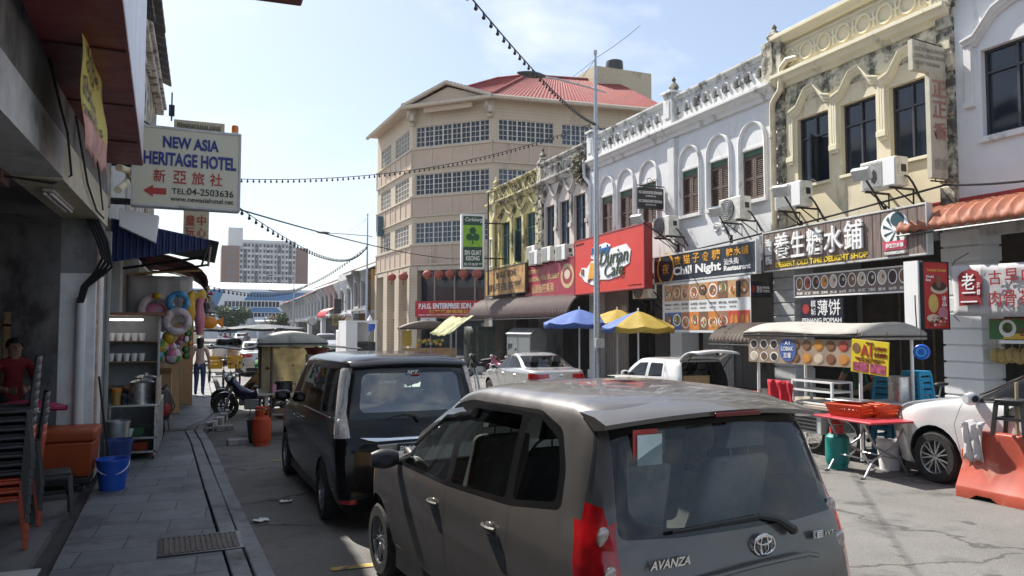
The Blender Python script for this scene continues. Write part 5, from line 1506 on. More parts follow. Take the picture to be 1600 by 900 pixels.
# ================================================================== PEOPLE
SKIN=mat('skin',(0.34,0.20,0.135),.55,var=.06)
HAIRM=mat('dark_hair',(0.018,0.014,0.012),.5,var=.3,scale=40)
def person(label,P,rz,h=1.65,shirt=None,legs=None,shoes=None,arms=None,pose=None,sleeve=.5,hair='short',group=None,leg_pose=None,female=False):
 """one skinned body (faces the local -y side); clothes are material areas, hair and eyes are children"""
 t=thing('person',label,'person',P,rz,group)
 J,R,E,cls=[],[],[],{}
 def add(p,r,par,c):
  J.append(Vector(p)*h);R.append(r*h)
  k=len(J)-1
  if par is not None:E.append((par,k));cls[k]=c
  return k
 sw=.098 if female else .112
 lean=(pose or{}).get('lean',0.0)
 pel=add((0,0,.53),.075,None,'l')
 wai=add((0,-lean*.35,.62),.066 if female else .074,pel,'s')
 che=add((0,-lean*.8,.735),.082,wai,'s')
 nb=add((0,-lean,.815),.05,che,'s')
 nk=add((0,-lean-.005,.85),.034,nb,'k')
 hd=add((0,-lean-.012,.895),.05,nk,'k')
 h2=add((0,-lean-.004,.945),.058,hd,'k')
 h3=add((0,-lean+.004,.985),.036,h2,'k')
 hands=[]
 for s_ in(-1,1):
  a=(arms or{}).get(s_)or[(s_*(sw+.045),0,.64),(s_*(sw+.05),-.03,.50)]
  sh=add((s_*sw,-lean*.95,.80),.043,nb,'s')
  el=add(a[0],.028,sh,'a')
  wr=add(a[1],.02,el,'k' if sleeve<1 else 's')
  hands.append((s_,Vector(a[0])*h,Vector(a[1])*h))
  lp=(leg_pose or{}).get(s_)or[(s_*.06,-.005,.285),(s_*.065,.012,.04),(s_*.07,-.075,.018)]
  hp=add((s_*.055,0,.49),.062,pel,'l')
  kn=add(lp[0],.042,hp,'l')
  an=add(lp[1],.028,kn,'l')
  to=add(lp[2],.022,an,'f')
 me=bpy.data.meshes.new('b')
 me.from_pydata(J,E,[])
 o=bpy.data.objects.new('b',me)
 C.objects.link(o)
 md=o.modifiers.new('skin','SKIN')
 for i,sv in enumerate(me.skin_vertices[0].data):sv.radius=(R[i],R[i]*(.72 if i in(wai,che,pel)else 1));sv.use_root=i==0
 d=o.modifiers.new('s','SUBSURF');d.levels=2
 dg=bpy.context.evaluated_depsgraph_get()
 ev=bpy.data.meshes.new_from_object(o.evaluated_get(dg))
 bpy.data.objects.remove(o)
 mats=[SKIN,shirt,legs,shoes or M['black']]
 idx={'k':0,'s':1,'l':2,'f':3}
 vs=[v.co.copy()for v in ev.vertices]
 fs=[tuple(p.vertices)for p in ev.polygons]
 mb=MB()
 for f in fs:
  c=sum((vs[i]for i in f),Vector())/len(f)
  best=None
  for(i,j)in E:
   ab=J[j]-J[i]
   u=max(0,min(1,(c-J[i]).dot(ab)/ab.length_squared))
   dd=(c-J[i]-ab*u).length-(R[i]+(R[j]-R[i])*u)
   if best is None or dd<best[0]:best=(dd,cls[j],u)
  k=best[1]
  if k=='a':k='s' if best[2]<sleeve else 'k'
  mb.m.append(idx[k])
 mb.v,mb.f=vs,fs
 for s_,el,wr in hands:
  dd=(wr-el).normalized()
  sd_=Vector((0,1,0)).cross(dd).normalized()if abs(dd.y)<.9 else Vector((1,0,0))
  up=dd.cross(sd_).normalized()
  p=wr+dd*.045*h
  mb.grid([[wr+sd_*a*.016*h+up*b*.009*h for a,b in((-1,-1),(1,-1),(1,1),(-1,1))],[p+sd_*a*.022*h+up*b*.009*h for a,b in((-1,-1),(1,-1),(1,1),(-1,1))]],closed=True)
  for k,ln in enumerate((.038,.046,.049,.044)):
   q0=p+sd_*(-.018+.012*k)*h-dd*.004*h
   mb.tube([q0,q0+dd*ln*.5*h,q0+dd*ln*.85*h-up*.012*h,q0+dd*ln*.9*h-up*.024*h],[.0056*h,.0054*h,.005*h,.004*h],5)
  q0=wr+dd*.014*h+sd_*.016*h*s_
  mb.tube([q0,q0+(dd+sd_*s_*.8).normalized()*.026*h,q0+(dd*1.3+sd_*s_*.5).normalized()*.042*h],[.007*h,.006*h,.005*h],5)
 hc=Vector((0,-lean-.004,.94))*h
 mb.tube([hc+Vector((0,-.050,.010))*h,hc+Vector((0,-.066,-.012))*h,hc+Vector((0,-.056,-.017))*h],[.006*h,.009*h,.006*h],6)
 for s_ in(-1,1):mb.sph(hc+Vector((s_*.057,.004,-.006))*h,(.008*h,.012*h,.019*h),8,6)
 mb.build('body',mats,t,smooth=60)
 mb=MB()
 for s_ in(-1,1):mb.sph(hc+Vector((s_*.021,-.0525,.004))*h,(.008*h,.004*h,.005*h),8,5)
 mb.tube([hc+Vector((-.018,-.052,-.034))*h,hc+Vector((.018,-.052,-.034))*h],.0028*h,5,m=1)
 mb.build('face',[M['black'],MATS['letred']if False else mat('lips',(0.25,0.09,0.08),.5)],t)
 mb=MB()
 rows=[]
 for i in range(8):
  th=(pi*.60)*i/7
  rows.append([hc+Vector((.062*sin(th)*cos(a),(.064*sin(th)+.006)*sin(a)+.008,.012+.062*cos(th)))*h for a in[2*pi*k/16 for k in range(16)]])
 for r_ in rows:
  for k,p in enumerate(r_):
   if p.y<hc.y-.03*h and p.z<hc.z+.030*h:p.z=hc.z+.030*h
 mb.grid(rows,closed=True)
 if hair=='long':
  mb.grid([[hc+Vector((.058*cos(a)*(1-.06*q),.05*sin(a)+.012,.02-.05*q))*h for a in[pi*k/8 for k in range(9)]]for q in range(4)])
 mb.build('hair',HAIRM,t,solid=.008)
 return t
# ================================================================== LEFT SHOPHOUSE (covered way, interior in shade)
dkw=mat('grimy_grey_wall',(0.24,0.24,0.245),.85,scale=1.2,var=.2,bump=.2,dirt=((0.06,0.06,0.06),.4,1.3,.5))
t=thing('shophouse','shaded shophouse on the left with an open dark interior, concrete beam and white pillar','shophouse',(-1.2,0,0))
MB().box(-.42,0,-3,7.9,3.42,3.8).build('beam',mat('light_grey_concrete',(0.60,0.60,0.60),.8,bump=.2,dirt=((0.2,0.2,0.2),.3,1.2,1)),t,smooth=0)
MB().box(-.42,0,7.9,11.4,3.40,3.8).build('beam',mat('beige_concrete',(0.60,0.55,0.42),.8,bump=.2,dirt=((0.2,0.18,0.14),.3,1.2,1)),t,smooth=0)
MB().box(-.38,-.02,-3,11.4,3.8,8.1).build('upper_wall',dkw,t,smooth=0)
MB().ext([(.15,-3,7.85),(.15,-3,8.1),(-5,-3,10.4),(-10,-3,8.1),(-10,-3,7.9)],(0,14.4,0)).build('roof',MAT_TILE,t,smooth=0)
mb=MB().box(-.42,-.02,10.62,11.38,.168,2.72)
mb.build('pillar',mat('white_pillar_paint',(0.70,0.70,0.70),.7,dirt=((0.3,0.28,0.26),.3,1.5,.5)),t,bevel=.012)
MB().box(-.418,-.022,10.625,11.375,2.72,3.40).build('pillar_head',dkw,t,smooth=0)
MB().box(-.021,.002,10.66,10.80,.2,3.3).build('peeling_edge',mat('peeling_pink_plaster',(0.52,0.38,0.30),.85,scale=6,var=.3,dirt=((0.25,0.09,0.05),.4,6,.6)),t,smooth=0)
MB().box(-.4,-.02,4.0,4.5,.168,3.42).build('pillar',dkw,t,smooth=0)
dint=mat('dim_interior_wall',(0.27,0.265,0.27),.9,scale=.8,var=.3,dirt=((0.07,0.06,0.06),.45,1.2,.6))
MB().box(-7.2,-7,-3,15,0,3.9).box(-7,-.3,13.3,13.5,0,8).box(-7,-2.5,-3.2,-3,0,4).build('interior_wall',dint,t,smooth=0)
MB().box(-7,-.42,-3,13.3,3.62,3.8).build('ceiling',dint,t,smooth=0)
MB().box(-7,-.42,7.6,7.9,3.3,3.62).build('cross_beam',mat('dull_red_brown_beam',(0.16,0.09,0.085),.85),t,smooth=0)
mb=MB()
for i in range(9):mb.box(-.36+i*.04,-.33+i*.04,11.9,11.93,.2,3.2)
mb.box(-.42,.0,11.93,12.0,.17,3.4).build('side_door',mat('greige_board',(0.34,0.33,0.31),.7),t,smooth=0)
mb=MB().tube([(.07,10.58,.2),(.07,10.58,2.42)],.058,12)
for z in(.5,1.1,1.75):mb.box(-.06,.14,10.62,10.66,z,z+.03)
# rain pipe in front of the pillar
mb.T=None
mb.v=[v+Vector((-.24,-.02,0))for v in mb.v]
mb.build('downpipe',mat('white_pipe',(0.66,0.66,0.66),.45,var=.05),t)
mb=MB()
for k in range(4):
 o_=.035*k
 mb.tube([(-.12+o_,10.5,3.38),(.0+o_,10.45,3.1),(.06+o_,10.42,2.9-o_),(-.02+o_,10.45,2.72),(-.16+o_*.5,10.5,2.55),(-.2+o_*.4,10.52,2.35)],.019,6)
mb.tube([(.02,4.5,4.6),(.03,6.5,4.35),(.02,7.6,3.95),(.02,7.9,3.85)],.012,5).tube([(.02,7.9,3.85),(.02,8.2,3.5),(-.1,8.0,3.38),(-.42,7.7,3.37)],.012,5)
mb.tube([(.03,8.3,4.1),(.03,9.2,3.6),(.03,10.0,3.42),(.05,10.5,3.4)],.012,5).tube([(.03,9.4,4.3),(.04,10.0,3.9),(.04,10.5,3.5)],.01,5)
mb.build('loose_wires',M['cable'],t)
mb=MB().tube([Vector(px(*q,X=-1.08))+Vector((1.2,0,0))for q in((186,262),(199,266),(203,276),(197,286),(184,297))],.05,10)
mb.build('bent_pipe',M['cream'],t)
t=thing('fluorescent_lamp','unlit double fluorescent tube fixed under the beige beam','lamp',(-1.4,9.0,3.36))
MB().box(-.05,.05,-.62,.62,0,.035).build('housing',M['lgrey'],t,bevel=.008)
for x in(-.028,.028):MB().cyl((x,-.6,-.02),(x,.6,-.02),.014,n=8).build('tube',M['letwhite'],t)
# the next houses along the left (mostly seen edge on)
for(y0,y1,z,lab,m)in((11.42,15.2,7.6,'left house beyond the pillar with the blue awning',M['lgrey']),(15.25,20.4,9.3,'left house with a weathered cornice high above the hotel sign',M['pinktrim']),(20.45,27,9.9,'farther left house with a dark overhanging roof corner',M['oldstone'])):
 t=thing('shophouse',lab,'shophouse',(-1.32-(y0-11)*.02,y0,0),0,'shophouses along the left of the street')
 L=y1-y0
 MB().box(-10,0,0,L,3.7,z).build('upper_floor',m,t,smooth=0)
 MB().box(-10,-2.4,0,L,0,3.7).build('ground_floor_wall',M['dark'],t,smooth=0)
 MB().box(-.4,0,L-.5,L,.168,3.7).build('pillar',M['lgrey'],t,smooth=0)
 mb=MB().box(0,.22,0,L,z-.9,z-.72).box(0,.3,0,L,z-.72,z-.6).box(0,.18,0,L,z-.15,z+.1).box(0,.12,0,.35,3.7,z-.9).box(0,.2,.0,.5,z-1.5,z-.9)
 mb.build('cornice',M['pinktrim'],t,bevel=.03)
 rows=[[(.42,L*i/20,z+.1+.05*(i%2)),(-4,L*i/20,z+1.9+.05*(i%2)),(-10,L*i/20,z)]for i in range(21)]
 MB().grid(rows).build('roof',mat('dark_sheet_roof',(0.10,0.10,0.10),.6),t,smooth=0,solid=.04)
 for yy in(.7,2.2):MB().box(-.02,.02,yy,yy+.9,5,6.8).build('window',M['shutter'],t,smooth=0)
t=thing('house_row','low pale houses set back on the left behind the toy stall','house',(-4.4,40,0))
MB().box(-8,0,-12,34,0,4.6).build('wall',M['lgrey'],t,smooth=0)
MB().ext([(.5,-12,4.6),(-4,-12,6.4),(-8.4,-12,4.6)],(0,46,0)).build('roof',MAT_TILE,t,smooth=0)
# big maroon-bottomed signboard over the pavement
t=thing('fascia_signboard','deep maroon boxed signboard with a white street face overhanging the left pavement','signboard',(-1.39,11.05,4.2),2.5)
MB().box(.02,.62,-9,0,0,.05).build('soffit',M['maroon'],t,smooth=0)
MB().box(.56,.62,-9,0,.055,2.6).build('street_face',mat('white_sign_face',(0.62,0.63,0.66),.4,scale=1),t,smooth=0)
MB().box(.02,.55,-.04,0,.055,2.6).build('end_panel',M['maroon'],t,smooth=0)
mb=MB()
for k in range(5):mb.box(.04,.60,-1.4-k*1.6,-1.37-k*1.6,-.012,-.001)
mb.build('soffit_seam',mat('dark_maroon',(0.05,0.012,0.015),.5),t,smooth=0)
# torn yellow banner hanging below the facade
t=thing('torn_banner','torn yellow and pink paper banner with black handwriting hanging from the left facade','banner',(0,0,0))
C4=[px(126,36,X=-.86),px(158,125,X=-.86),px(168,272,X=-.86),px(131,232,X=-.86)]
def bil(u,v):
 a=C4[0].lerp(C4[1],u);b=C4[3].lerp(C4[2],u)
 p=a.lerp(b,v)
 return p+Vector((.012*sin(v*9+u*3)+.008*sin(u*8),0,(.05*sin(u*23)if v>.99 else 0)))
rows=[[bil(u/8,v/16)for u in range(9)]for v in range(17)]
mb=MB().grid(rows[:12]).grid(rows[11:],m=1)
mb.build('paper',[mat('yellowed_paper',(0.60,0.50,0.14),.8,scale=2,var=.15),mat('faded_pink_paper',(0.55,0.30,0.26),.8,scale=3,var=.3)],t,solid=.004)
mb=MB()
for(s,u0,u1,v0,v1)in(('GULA',.1,.6,.30,.22),('NYIOR',.1,.8,.20,.12),('GLA',.05,.45,.44,.36),('ILAN',.05,.55,.53,.45),('TEL',.3,.6,.60,.56),('2835-5',.0,.75,.69,.62)):
 vs,fs=glyphs(s,.02)
 ax,bx=min(p.x for p in vs),max(p.x for p in vs)
 ay,by=min(p.y for p in vs),max(p.y for p in vs)
 mb.add([bil(u0+(p.x-ax)/(bx-ax)*(u1-u0),v0+(p.y-ay)/(by-ay)*(v1-v0))+Vector((.012,-.004,0))for p in vs],fs)
mb.build('lettering',M['letblack'],t,smooth=0)
# the hotel lightbox
P=px(204,321,Y=12.5);P2=px(372,321,Y=12.5);P3=px(204,189,Y=12.5)
t,W,H,y=board('hotel_lightbox','large cream hotel lightbox with blue and red lettering and a red arrow','sign',(P.x,12.62,P.z+.02),3,P2.x-P.x+.02,P3.z-P.z-.06,mat('cream_lightbox',(0.60,0.57,0.45),.35,scale=1,var=.05),M['lgrey'],th=.24,fr=.025)
put(t,W,H,y,[('NEW ASIA',.27,.79,.74,.89,.035),('HERITAGE HOTEL',.10,.96,.515,.685,.035)],M['letblue'])
put(t,W,H,y,[('新',.19,.30,.30,.46,CJ),('亞',.37,.49,.30,.46,CJ),('旅',.54,.66,.30,.46,CJ),('社',.71,.83,.30,.46,CJ)],MATS['red_lettering'])
put(t,W,H,y,[('TEL:',.36,.50,.165,.235,.005),('04-2503636',.50,.94,.165,.25,.008),('www.newasiahotel.net',.35,.94,.075,.135,.008)],M['letblack'])
mb=MB();flat(mb,W,H,y-.005,[(.10,.185),(.19,.26),(.19,.225),(.31,.225),(.31,.145),(.19,.145),(.19,.11)])
mb.build('arrow',MATS['red_lettering'],t,smooth=0)
MB().tube([(-.3,0,.05),(.05,0,.05)],.05,6).tube([(-.3,0,H*.5),(.02,0,H*.5)],.03,6).tube([(.3,0,H),(.12,0,H+.1),(-.3,.2,H+.2)],.015,5).build('bracket',M['blackm'],t)
t=thing('warning_beacon','small orange beacon lamp standing on the top right corner of the hotel lightbox','beacon',(P2.x-.06,12.66,P3.z-.05),0)
MB().lathe([(.001,.17),(.045,.165),(.052,.14),(.052,.05)],n=14).build('dome',mat('orange_beacon',(0.75,0.2,0.02),.3),t)
MB().lathe([(.056,.05),(.06,.0),(.001,0)],n=14).build('base',M['lgrey'],t)
# cream nursery sign behind it
p0,p1=px(286,372,Y=15.5),px(326,372,Y=15.5)
top,bot=px(300,190,Y=15.5).z,p0.z
xa,xb=px(272,195,Y=15.5).x,px(351,195,Y=15.5).x
t=thing('toy_shop_sign','cream T-shaped upright sign with big red characters behind the hotel lightbox','sign',(p0.x,15.5,bot))
W,H=p1.x-p0.x,top-bot
oa,ob=xa-p0.x,xb-p0.x
MB().ext([(0,-.06,0),(W,-.06,0),(W,-.06,H-.5),(ob,-.06,H-.5),(ob,-.06,H),(oa,-.06,H),(oa,-.06,H-.5),(0,-.06,H-.5)],(0,.12,0)).build('panel',mat('cream_sign',(0.55,0.48,0.33),.6,dirt=((0.3,0.25,0.17),.3,2,.5)),t,smooth=0)
text(t,[('PERMAINAN KANAK-KANAK',oa+.06,ob-.06,H-.17,H-.06,.0)],M['letblack'],-.066)
text(t,[('樂',.08,W-.06,.52,.86,CJ),('童',.04,W*.46,.24,.44,CJ),('中',W*.54,W-.05,.24,.44,CJ),('玩',.04,W*.46,.02,.2,CJ),('心',W*.54,W-.05,.02,.2,CJ)],MATS['red_lettering'],-.066)
MB().tube([(-.8,0,H*.8),(0,0,H*.8)],.03,5).tube([(-.8,0,.6),(0,0,.6)],.03,5).tube([(-.25,.1,H),(-.25,.1,H+.55)],.015,5).box(-.3,-.2,.05,.15,H+.1,H+.3).build('bracket',M['blackm'],t)
# white boxed panel under the hotel sign
t=thing('white_wall_box','white boxed panel with a slanted corner under the hotel lightbox','sign',(-1.3,12.75,3.42))
MB().ext([(.12,-.1,0.15),(.62,-.1,-.08),(.66,-.1,.34),(.12,-.1,.42)],(0,.2,0)).build('panel',M['letwhite'],t,bevel=.01)
# blue corrugated awning
t=thing('blue_awning','dark blue corrugated metal awning with a ribbed blue end skirt over the left pavement','awning',(-1.32,13.0,3.0))
rows=[]
n=60
for i in range(n+1):
 x=1.38*i/n
 o=.018*(1 if(i//2)%2 else-1)
 zt,zb=.72-.26*i/n,.05+.27*i/n
 rows.append([(x,o,zb),(x,o,zt)])
MB().grid(rows).build('end_skirt',mat('blue_sheet',(0.016,0.032,0.125),.45,dirt=((0.05,0.05,0.06),.3,2,1)),t,smooth=0,solid=.008)
rows=[]
for i in range(41):
 yy=4.2*i/40
 rows.append([(0,yy,.72+.02*(i%2)),(1.55,yy,.42+.02*(i%2))])
MB().grid(rows).build('roof_sheet',mat('dark_underside_sheet',(0.03,0.032,0.04),.6),t,smooth=0,solid=.01)
MB().tube([(0,.1,.1),(1.3,.1,.36)],.025,5).tube([(0,2,.1),(1.4,2,.36)],.025,5).tube([(0,4,.1),(1.4,4,.36)],.025,5).tube([(1.42,0,.36),(1.42,4.2,.36)],.025,5).tube([(1.3,.05,.05),(1.4,.05,.42)],.018,5).build('frame',M['blackm'],t)
corrugated('awning','dark red corrugated awning above the hanging toys',(-1.35,17.4,3.62),90,5,[(-1.45*sin(pi/2*k/7),-.62*(1-cos(pi/2*k/7)))for k in range(8)],mat('dark_red_sheet',(0.13,0.018,0.018),.5,var=.25),amp=.02,pitch=.16)
# ------------------------------------------------------------------ things on the left pavement
org=mat('orange_plastic_box',(0.36,0.062,0.012),.5,scale=2,var=.15,dirt=((0.12,0.03,0.015),.3,2.5,.6))
zt=px(150,668,Y=9.9).z
t=thing('cooler_box','big orange insulated cooler box with a thick lid standing by the white pillar','cooler',(-2.05,9.9,0))
mb=MB()
rows=[[(x0,y0,z)for x0,y0 in((.0+i_,0+i_),(.93-i_,0+i_),(.93-i_,.6-i_),(0+i_,.6-i_))]for z,i_ in((.34,.05),(.40,.025),(zt-.16,0.0))]
mb.grid(rows,closed=True).poly(rows[0]).poly(rows[-1]).build('body',org,t,bevel=.02)
MB().box(-.02,.95,-.02,.62,zt-.155,zt-.02).build('lid',org,t,bevel=.035,seg=3)
MB().box(.05,.88,.05,.55,.26,.335).build('trolley',M['blackm'],t,bevel=.01)
for x in(.12,.8):
 for y_ in(.1,.5):MB().cyl((x-.02,y_,.215),(x+.02,y_,.215),.048,n=12).build('wheel',M['rubber'],t)
t=thing('sack','pink and white printed sack lying on top behind the orange cooler box','sack',(-2.0,10.25,1.06))
mb=MB().grid([[(-.25+.8*i/8,.25*sin(a)*sin(pi*(i+1)/10),.02+.14*(1+cos(a))*.5*sin(pi*(i+1.5)/11))for a in[2*pi*k/10 for k in range(10)]]for i in range(9)],closed=True)
mb.build('sack',mat('magenta_sack',(0.28,0.02,0.06),.6),t)
text(t,[('BERC',.1,.42,.03,.09,.03)],M['letwhite'],-.235)
bluep=mat('bright_blue_plastic',(0.02,0.10,0.50),.35,var=.06)
def bucket(label,P,r,h,m,handle=True):
 t=thing('bucket',label,'bucket',P)
 MB().lathe([(.001,.01),(r*.78,.01),(r*.76,0),(r*.98,h-.03),(r*1.03,h-.03),(r*1.03,h),(r*.95,h),(r*.74,.03),(.001,.03)],n=24).build('tub',m,t)
 if handle:MB().tube([(-r,0,h-.03)]+[(-r*cos(pi*k/10),-r*.85*sin(pi*k/10),h-.05-.12*sin(pi*k/10))for k in range(1,10)]+[(r,0,h-.03)],.006,5).build('handle',M['letwhite'],t)
 return t
bucket('bright blue plastic bucket with a white handle on the pavement before the orange box',(-.94,10.12,.15),.18,.36,bluep)
bucket('darker blue bin behind the bright blue bucket, under the steel cart',(-.98,11.2,.15),.17,.44,mat('dull_blue_plastic',(0.025,0.06,0.2),.45),False)
bucket('grey dented tin beside the cart legs, above the blue bin',(-1.04,11.75,.15),.15,.62,M['steel'],False)
t=thing('broom','long handled broom leaning on the white pillar','broom',(-1.12,10.55,.15))
MB().tube([(.12,0,.05),(-.04,.02,1.3)],.014,6).build('handle',M['black'],t)
MB().box(.03,.21,-.03,.03,0,.12).build('head',M['wood'],t,bevel=.01)
# plastic chairs, stacked, with backs to the street
blk=mat('black_chair_plastic',(0.032,0.033,0.036),.42,var=.1)
rdc=mat('orange_red_chair_plastic',(0.40,0.055,0.02),.42,var=.1)
CH={}
def chair(m,label,P,rz,group):
 if m.name in CH:return dup(CH[m.name],P,rz,label=label,group=group)
 t=thing('plastic_chair',label,'chair',P,rz,group)
 mb=MB().box(-.2,.2,-.2,.2,.43,.45).box(-.21,.21,-.215,-.19,.40,.45).box(-.21,-.19,-.19,.2,.40,.43).box(.19,.21,-.19,.2,.40,.43)
 mb.build('seat',m,t,bevel=.012)
 mb=MB()
 rows=[]
 for k in range(7):
  z=.45+.43*k/6
  rows.append([(-.20+.40*j/6+0,.19+.045*k/6+.035*sin(pi*j/6),z)for j in range(7)])
 mb.grid(rows).build('backrest',m,t,solid=.02,bevel=0)
 for sx in(-1,1):
  for sy in(-1,1):
   MB().ext([(sx*.19-.02,sy*.185-.02,.43),(sx*.19+.02,sy*.185-.02,.43),(sx*.19+.02,sy*.185+.02,.43),(sx*.19-.02,sy*.185+.02,.43)],(sx*.035,sy*.05,-.43)).build('leg',m,t,bevel=.004)
 CH[m.name]=t
 return t
n_=0
for(x,y_,n,seq,gl_)in((-1.62,7.78,11,'rrrbbbbbbbb','tall left stack'),(-1.66,8.6,6,'rrbbbb','lower stack behind it')):
 for k in range(n):
  m=rdc if seq[k]=='r' else blk
  pos='bottom' if k==0 else('topmost' if k==n-1 else['','second','third','fourth','fifth','sixth','seventh','eighth','ninth','tenth'][k])
  cname=('orange red' if m is rdc else 'black')+' plastic chair, '+pos+' up from the floor in the '+gl_
  if k in(0,n-1):cname=('orange red' if m is rdc else 'black')+' plastic chair, '+pos+' of the '+gl_
  chair(m,cname,(x+.004*k,y_,.17+.075*k),-80,'stacked plastic chairs at the left')
def stool(label,P,rz,m,group=None,h=.46):
 t=thing('plastic_stool',label,'stool',P,rz,group)
 mb=MB().box(-.15,.15,-.15,.15,h-.03,h).box(-.155,.155,-.155,-.14,h-.07,h-.03).box(-.155,.155,.14,.155,h-.07,h-.03).box(-.155,-.14,-.14,.14,h-.07,h-.03).box(.14,.155,-.14,.14,h-.07,h-.03)
 mb.build('seat',m,t,bevel=.012)
 for sx in(-1,1):
  for sy in(-1,1):
   mb=MB().ext([(sx*.135-.022,sy*.135-.022,h-.03),(sx*.135+.022,sy*.135-.022,h-.03),(sx*.135+.022,sy*.135+.022,h-.03),(sx*.135-.022,sy*.135+.022,h-.03)],(sx*.035,sy*.035,-(h-.03)))
   mb.build('leg',m,t,bevel=.004)
 mb=MB()
 for a in((-.15,.15,-.158,-.140),(-.15,.15,.140,.158),(-.158,-.140,-.14,.14),(.140,.158,-.14,.14)):mb.box(*a,h*.42,h*.50)
 mb.build('rung',m,t)
 return t
stool('black plastic stool on the walkway between the stacked chairs and the orange cooler',(-1.34,8.75,.17),12,blk)
person('man in a dark red T-shirt standing in the shaded left shop looking down',(-2.42,12.4,.17),25,1.72,shirt=mat('dark_red_shirt',(0.22,0.012,0.015),.8),legs=mat('black_trousers',(0.02,0.02,0.022),.8),arms={-1:[(-.16,-.06,.62),(-.07,-.19,.60)],1:[(.16,-.06,.62),(.05,-.19,.60)]},pose={'lean':.02},sleeve=.75)
person('long haired woman in a pale top and blue jeans walking away on the pavement',(-.03,23.2,.15),172,1.62,shirt=mat('pale_pink_top',(0.48,0.37,0.35),.8),legs=mat('blue_jeans',(0.035,0.06,0.13),.8),hair='long',female=True,leg_pose={-1:[(-.05,-.05,.29),(-.05,-.02,.04),(-.055,-.1,.018)],1:[(.05,.0,.28),(.05,.09,.06),(.055,.02,.018)]})
# dim shelf with jars inside
t=thing('wall_shelf','dim shelf crowded with jars and boxes deep in the shaded left shop','shelf',(-3.3,12.9,.17))
mb=MB()
for z in(.7,1.3,1.9):mb.box(-.5,.7,-.2,.2,z,z+.03)
for x in(-.5,.67):mb.box(x,x+.03,-.2,.2,0,2.1)
mb.build('shelf_frame',M['wood'],t,smooth=0)
rn=random.Random(5)
its=[mat('shelf_red',(0.25,0.03,0.03),.5),mat('shelf_white',(0.4,0.4,0.38),.5),mat('shelf_green',(0.05,0.14,0.07),.5),M['gold'],M['steel']]
for z in(.73,1.33,1.93):
 for k in range(6):
  x=-.42+.18*k
  o=MB().lathe([(.001,0),(.05,0),(.055,.02),(.055,.13),(.035,.16),(.035,.19),(.001,.19)],n=12).build('jar',its[(k*3+int(z*7))%5])
  o.location=(-3.3+x,12.85+rn.uniform(-.06,.06),.17+z)
  o.scale=(1,1,rn.uniform(.8,1.5))
  tag(o,ORD[k]+' jar from the left on the '+{.73:'lowest',1.33:'middle',1.93:'top'}[z]+' board of the dim shelf','jar','jars on the dim shelf')
# hawker cart with crockery cabinet
zc=px(200,633,Y=12.15).z
t=thing('hawker_cart','stainless steel hawker cart with open shelves and castors on the left pavement','food cart',(-1.22,12.15,.15))
z0=zc-.15
MB().box(0,.66,0,1.7,z0-.03,z0).build('worktop',M['stainless'],t,bevel=.005)
MB().box(.02,.64,.02,1.68,.30,.325).build('shelf',M['stainless'],t,smooth=0)
MB().box(.02,.64,.02,1.68,.10,.125).build('shelf',M['stainless'],t,smooth=0)
for x in(.02,.61):
 for y_ in(.02,1.65):MB().box(x,x+.03,y_,y_+.03,.06,z0-.03).build('leg',M['stainless'],t,smooth=0)
for x in(.05,.6):
 for y_ in(.08,1.6):MB().cyl((x-.015,y_,.05),(x+.015,y_,.05),.05,n=12).build('castor',mat('dull_red_castor',(0.2,0.03,0.03),.5),t)
MB().box(.645,.66,.02,1.68,.12,z0-.04).build('side_panel',M['stainless'],t,smooth=0)
MB().box(.62,.645,.02,1.1,z0+.003,z0+.36).build('splash_screen',mat('stained_cream_board',(0.42,0.36,0.28),.6,dirt=((0.2,0.08,0.05),.4,5,1)),t,smooth=0)
def pot(label,P,r,h,m,name='cooking_pot',cat='pot',lid=True):
 t=thing(name,label,cat,P)
 MB().lathe([(.001,0),(r,0),(r,h),(r*1.05,h+.006),(r*.97,h+.006),(r*.96,.01),(.001,.01)],n=24).build('pan',m,t)
 if lid:MB().lathe([(r*1.02,h+.008),(r*.7,h+.035),(.03,h+.05),(.03,h+.075),(.001,h+.08)],n=20).build('lid',m,t)
 for s_ in(-1,1):MB().tube([(s_*r,-.04,h*.75),(s_*(r+.035),-.03,h*.77),(s_*(r+.035),.03,h*.77),(s_*r,.04,h*.75)],.007,5).build('handle',m,t)
 return t
pot('tall square-looking stainless steel stock pot on the left hawker cart',(-.80,12.42,zc),.17,.30,M['stainless'])
pot('second steel pot behind the stock pot on the left hawker cart',(-.78,12.9,zc),.16,.34,M['stainless'])
def jar(label,P,r,h,m,lidm):
 t=thing('jar',label,'jar',P)
 MB().lathe([(.001,0),(r,0),(r,h*.8),(.001,h*.8)],n=16).build('tub',m,t)
 MB().lathe([(r*1.05,h*.8+.001),(r*1.05,h),(.001,h)],n=16).build('lid',lidm,t)
jar('clear jar of sauce with a big orange lid on the left hawker cart',(-1.12,12.3,zc),.065,.23,mat('amber_sauce',(0.36,0.2,0.06),.3),mat('orange_lid',(0.6,0.2,0.02),.4))
jar('dark jar with an orange lid beside the stock pot on the left hawker cart',(-1.0,12.75,zc),.06,.22,M['glass'],MATS['orange_lid'])
jar('short dark jar at the front edge of the left hawker cart',(-1.02,12.3,zc),.05,.14,M['glass'],M['black'])
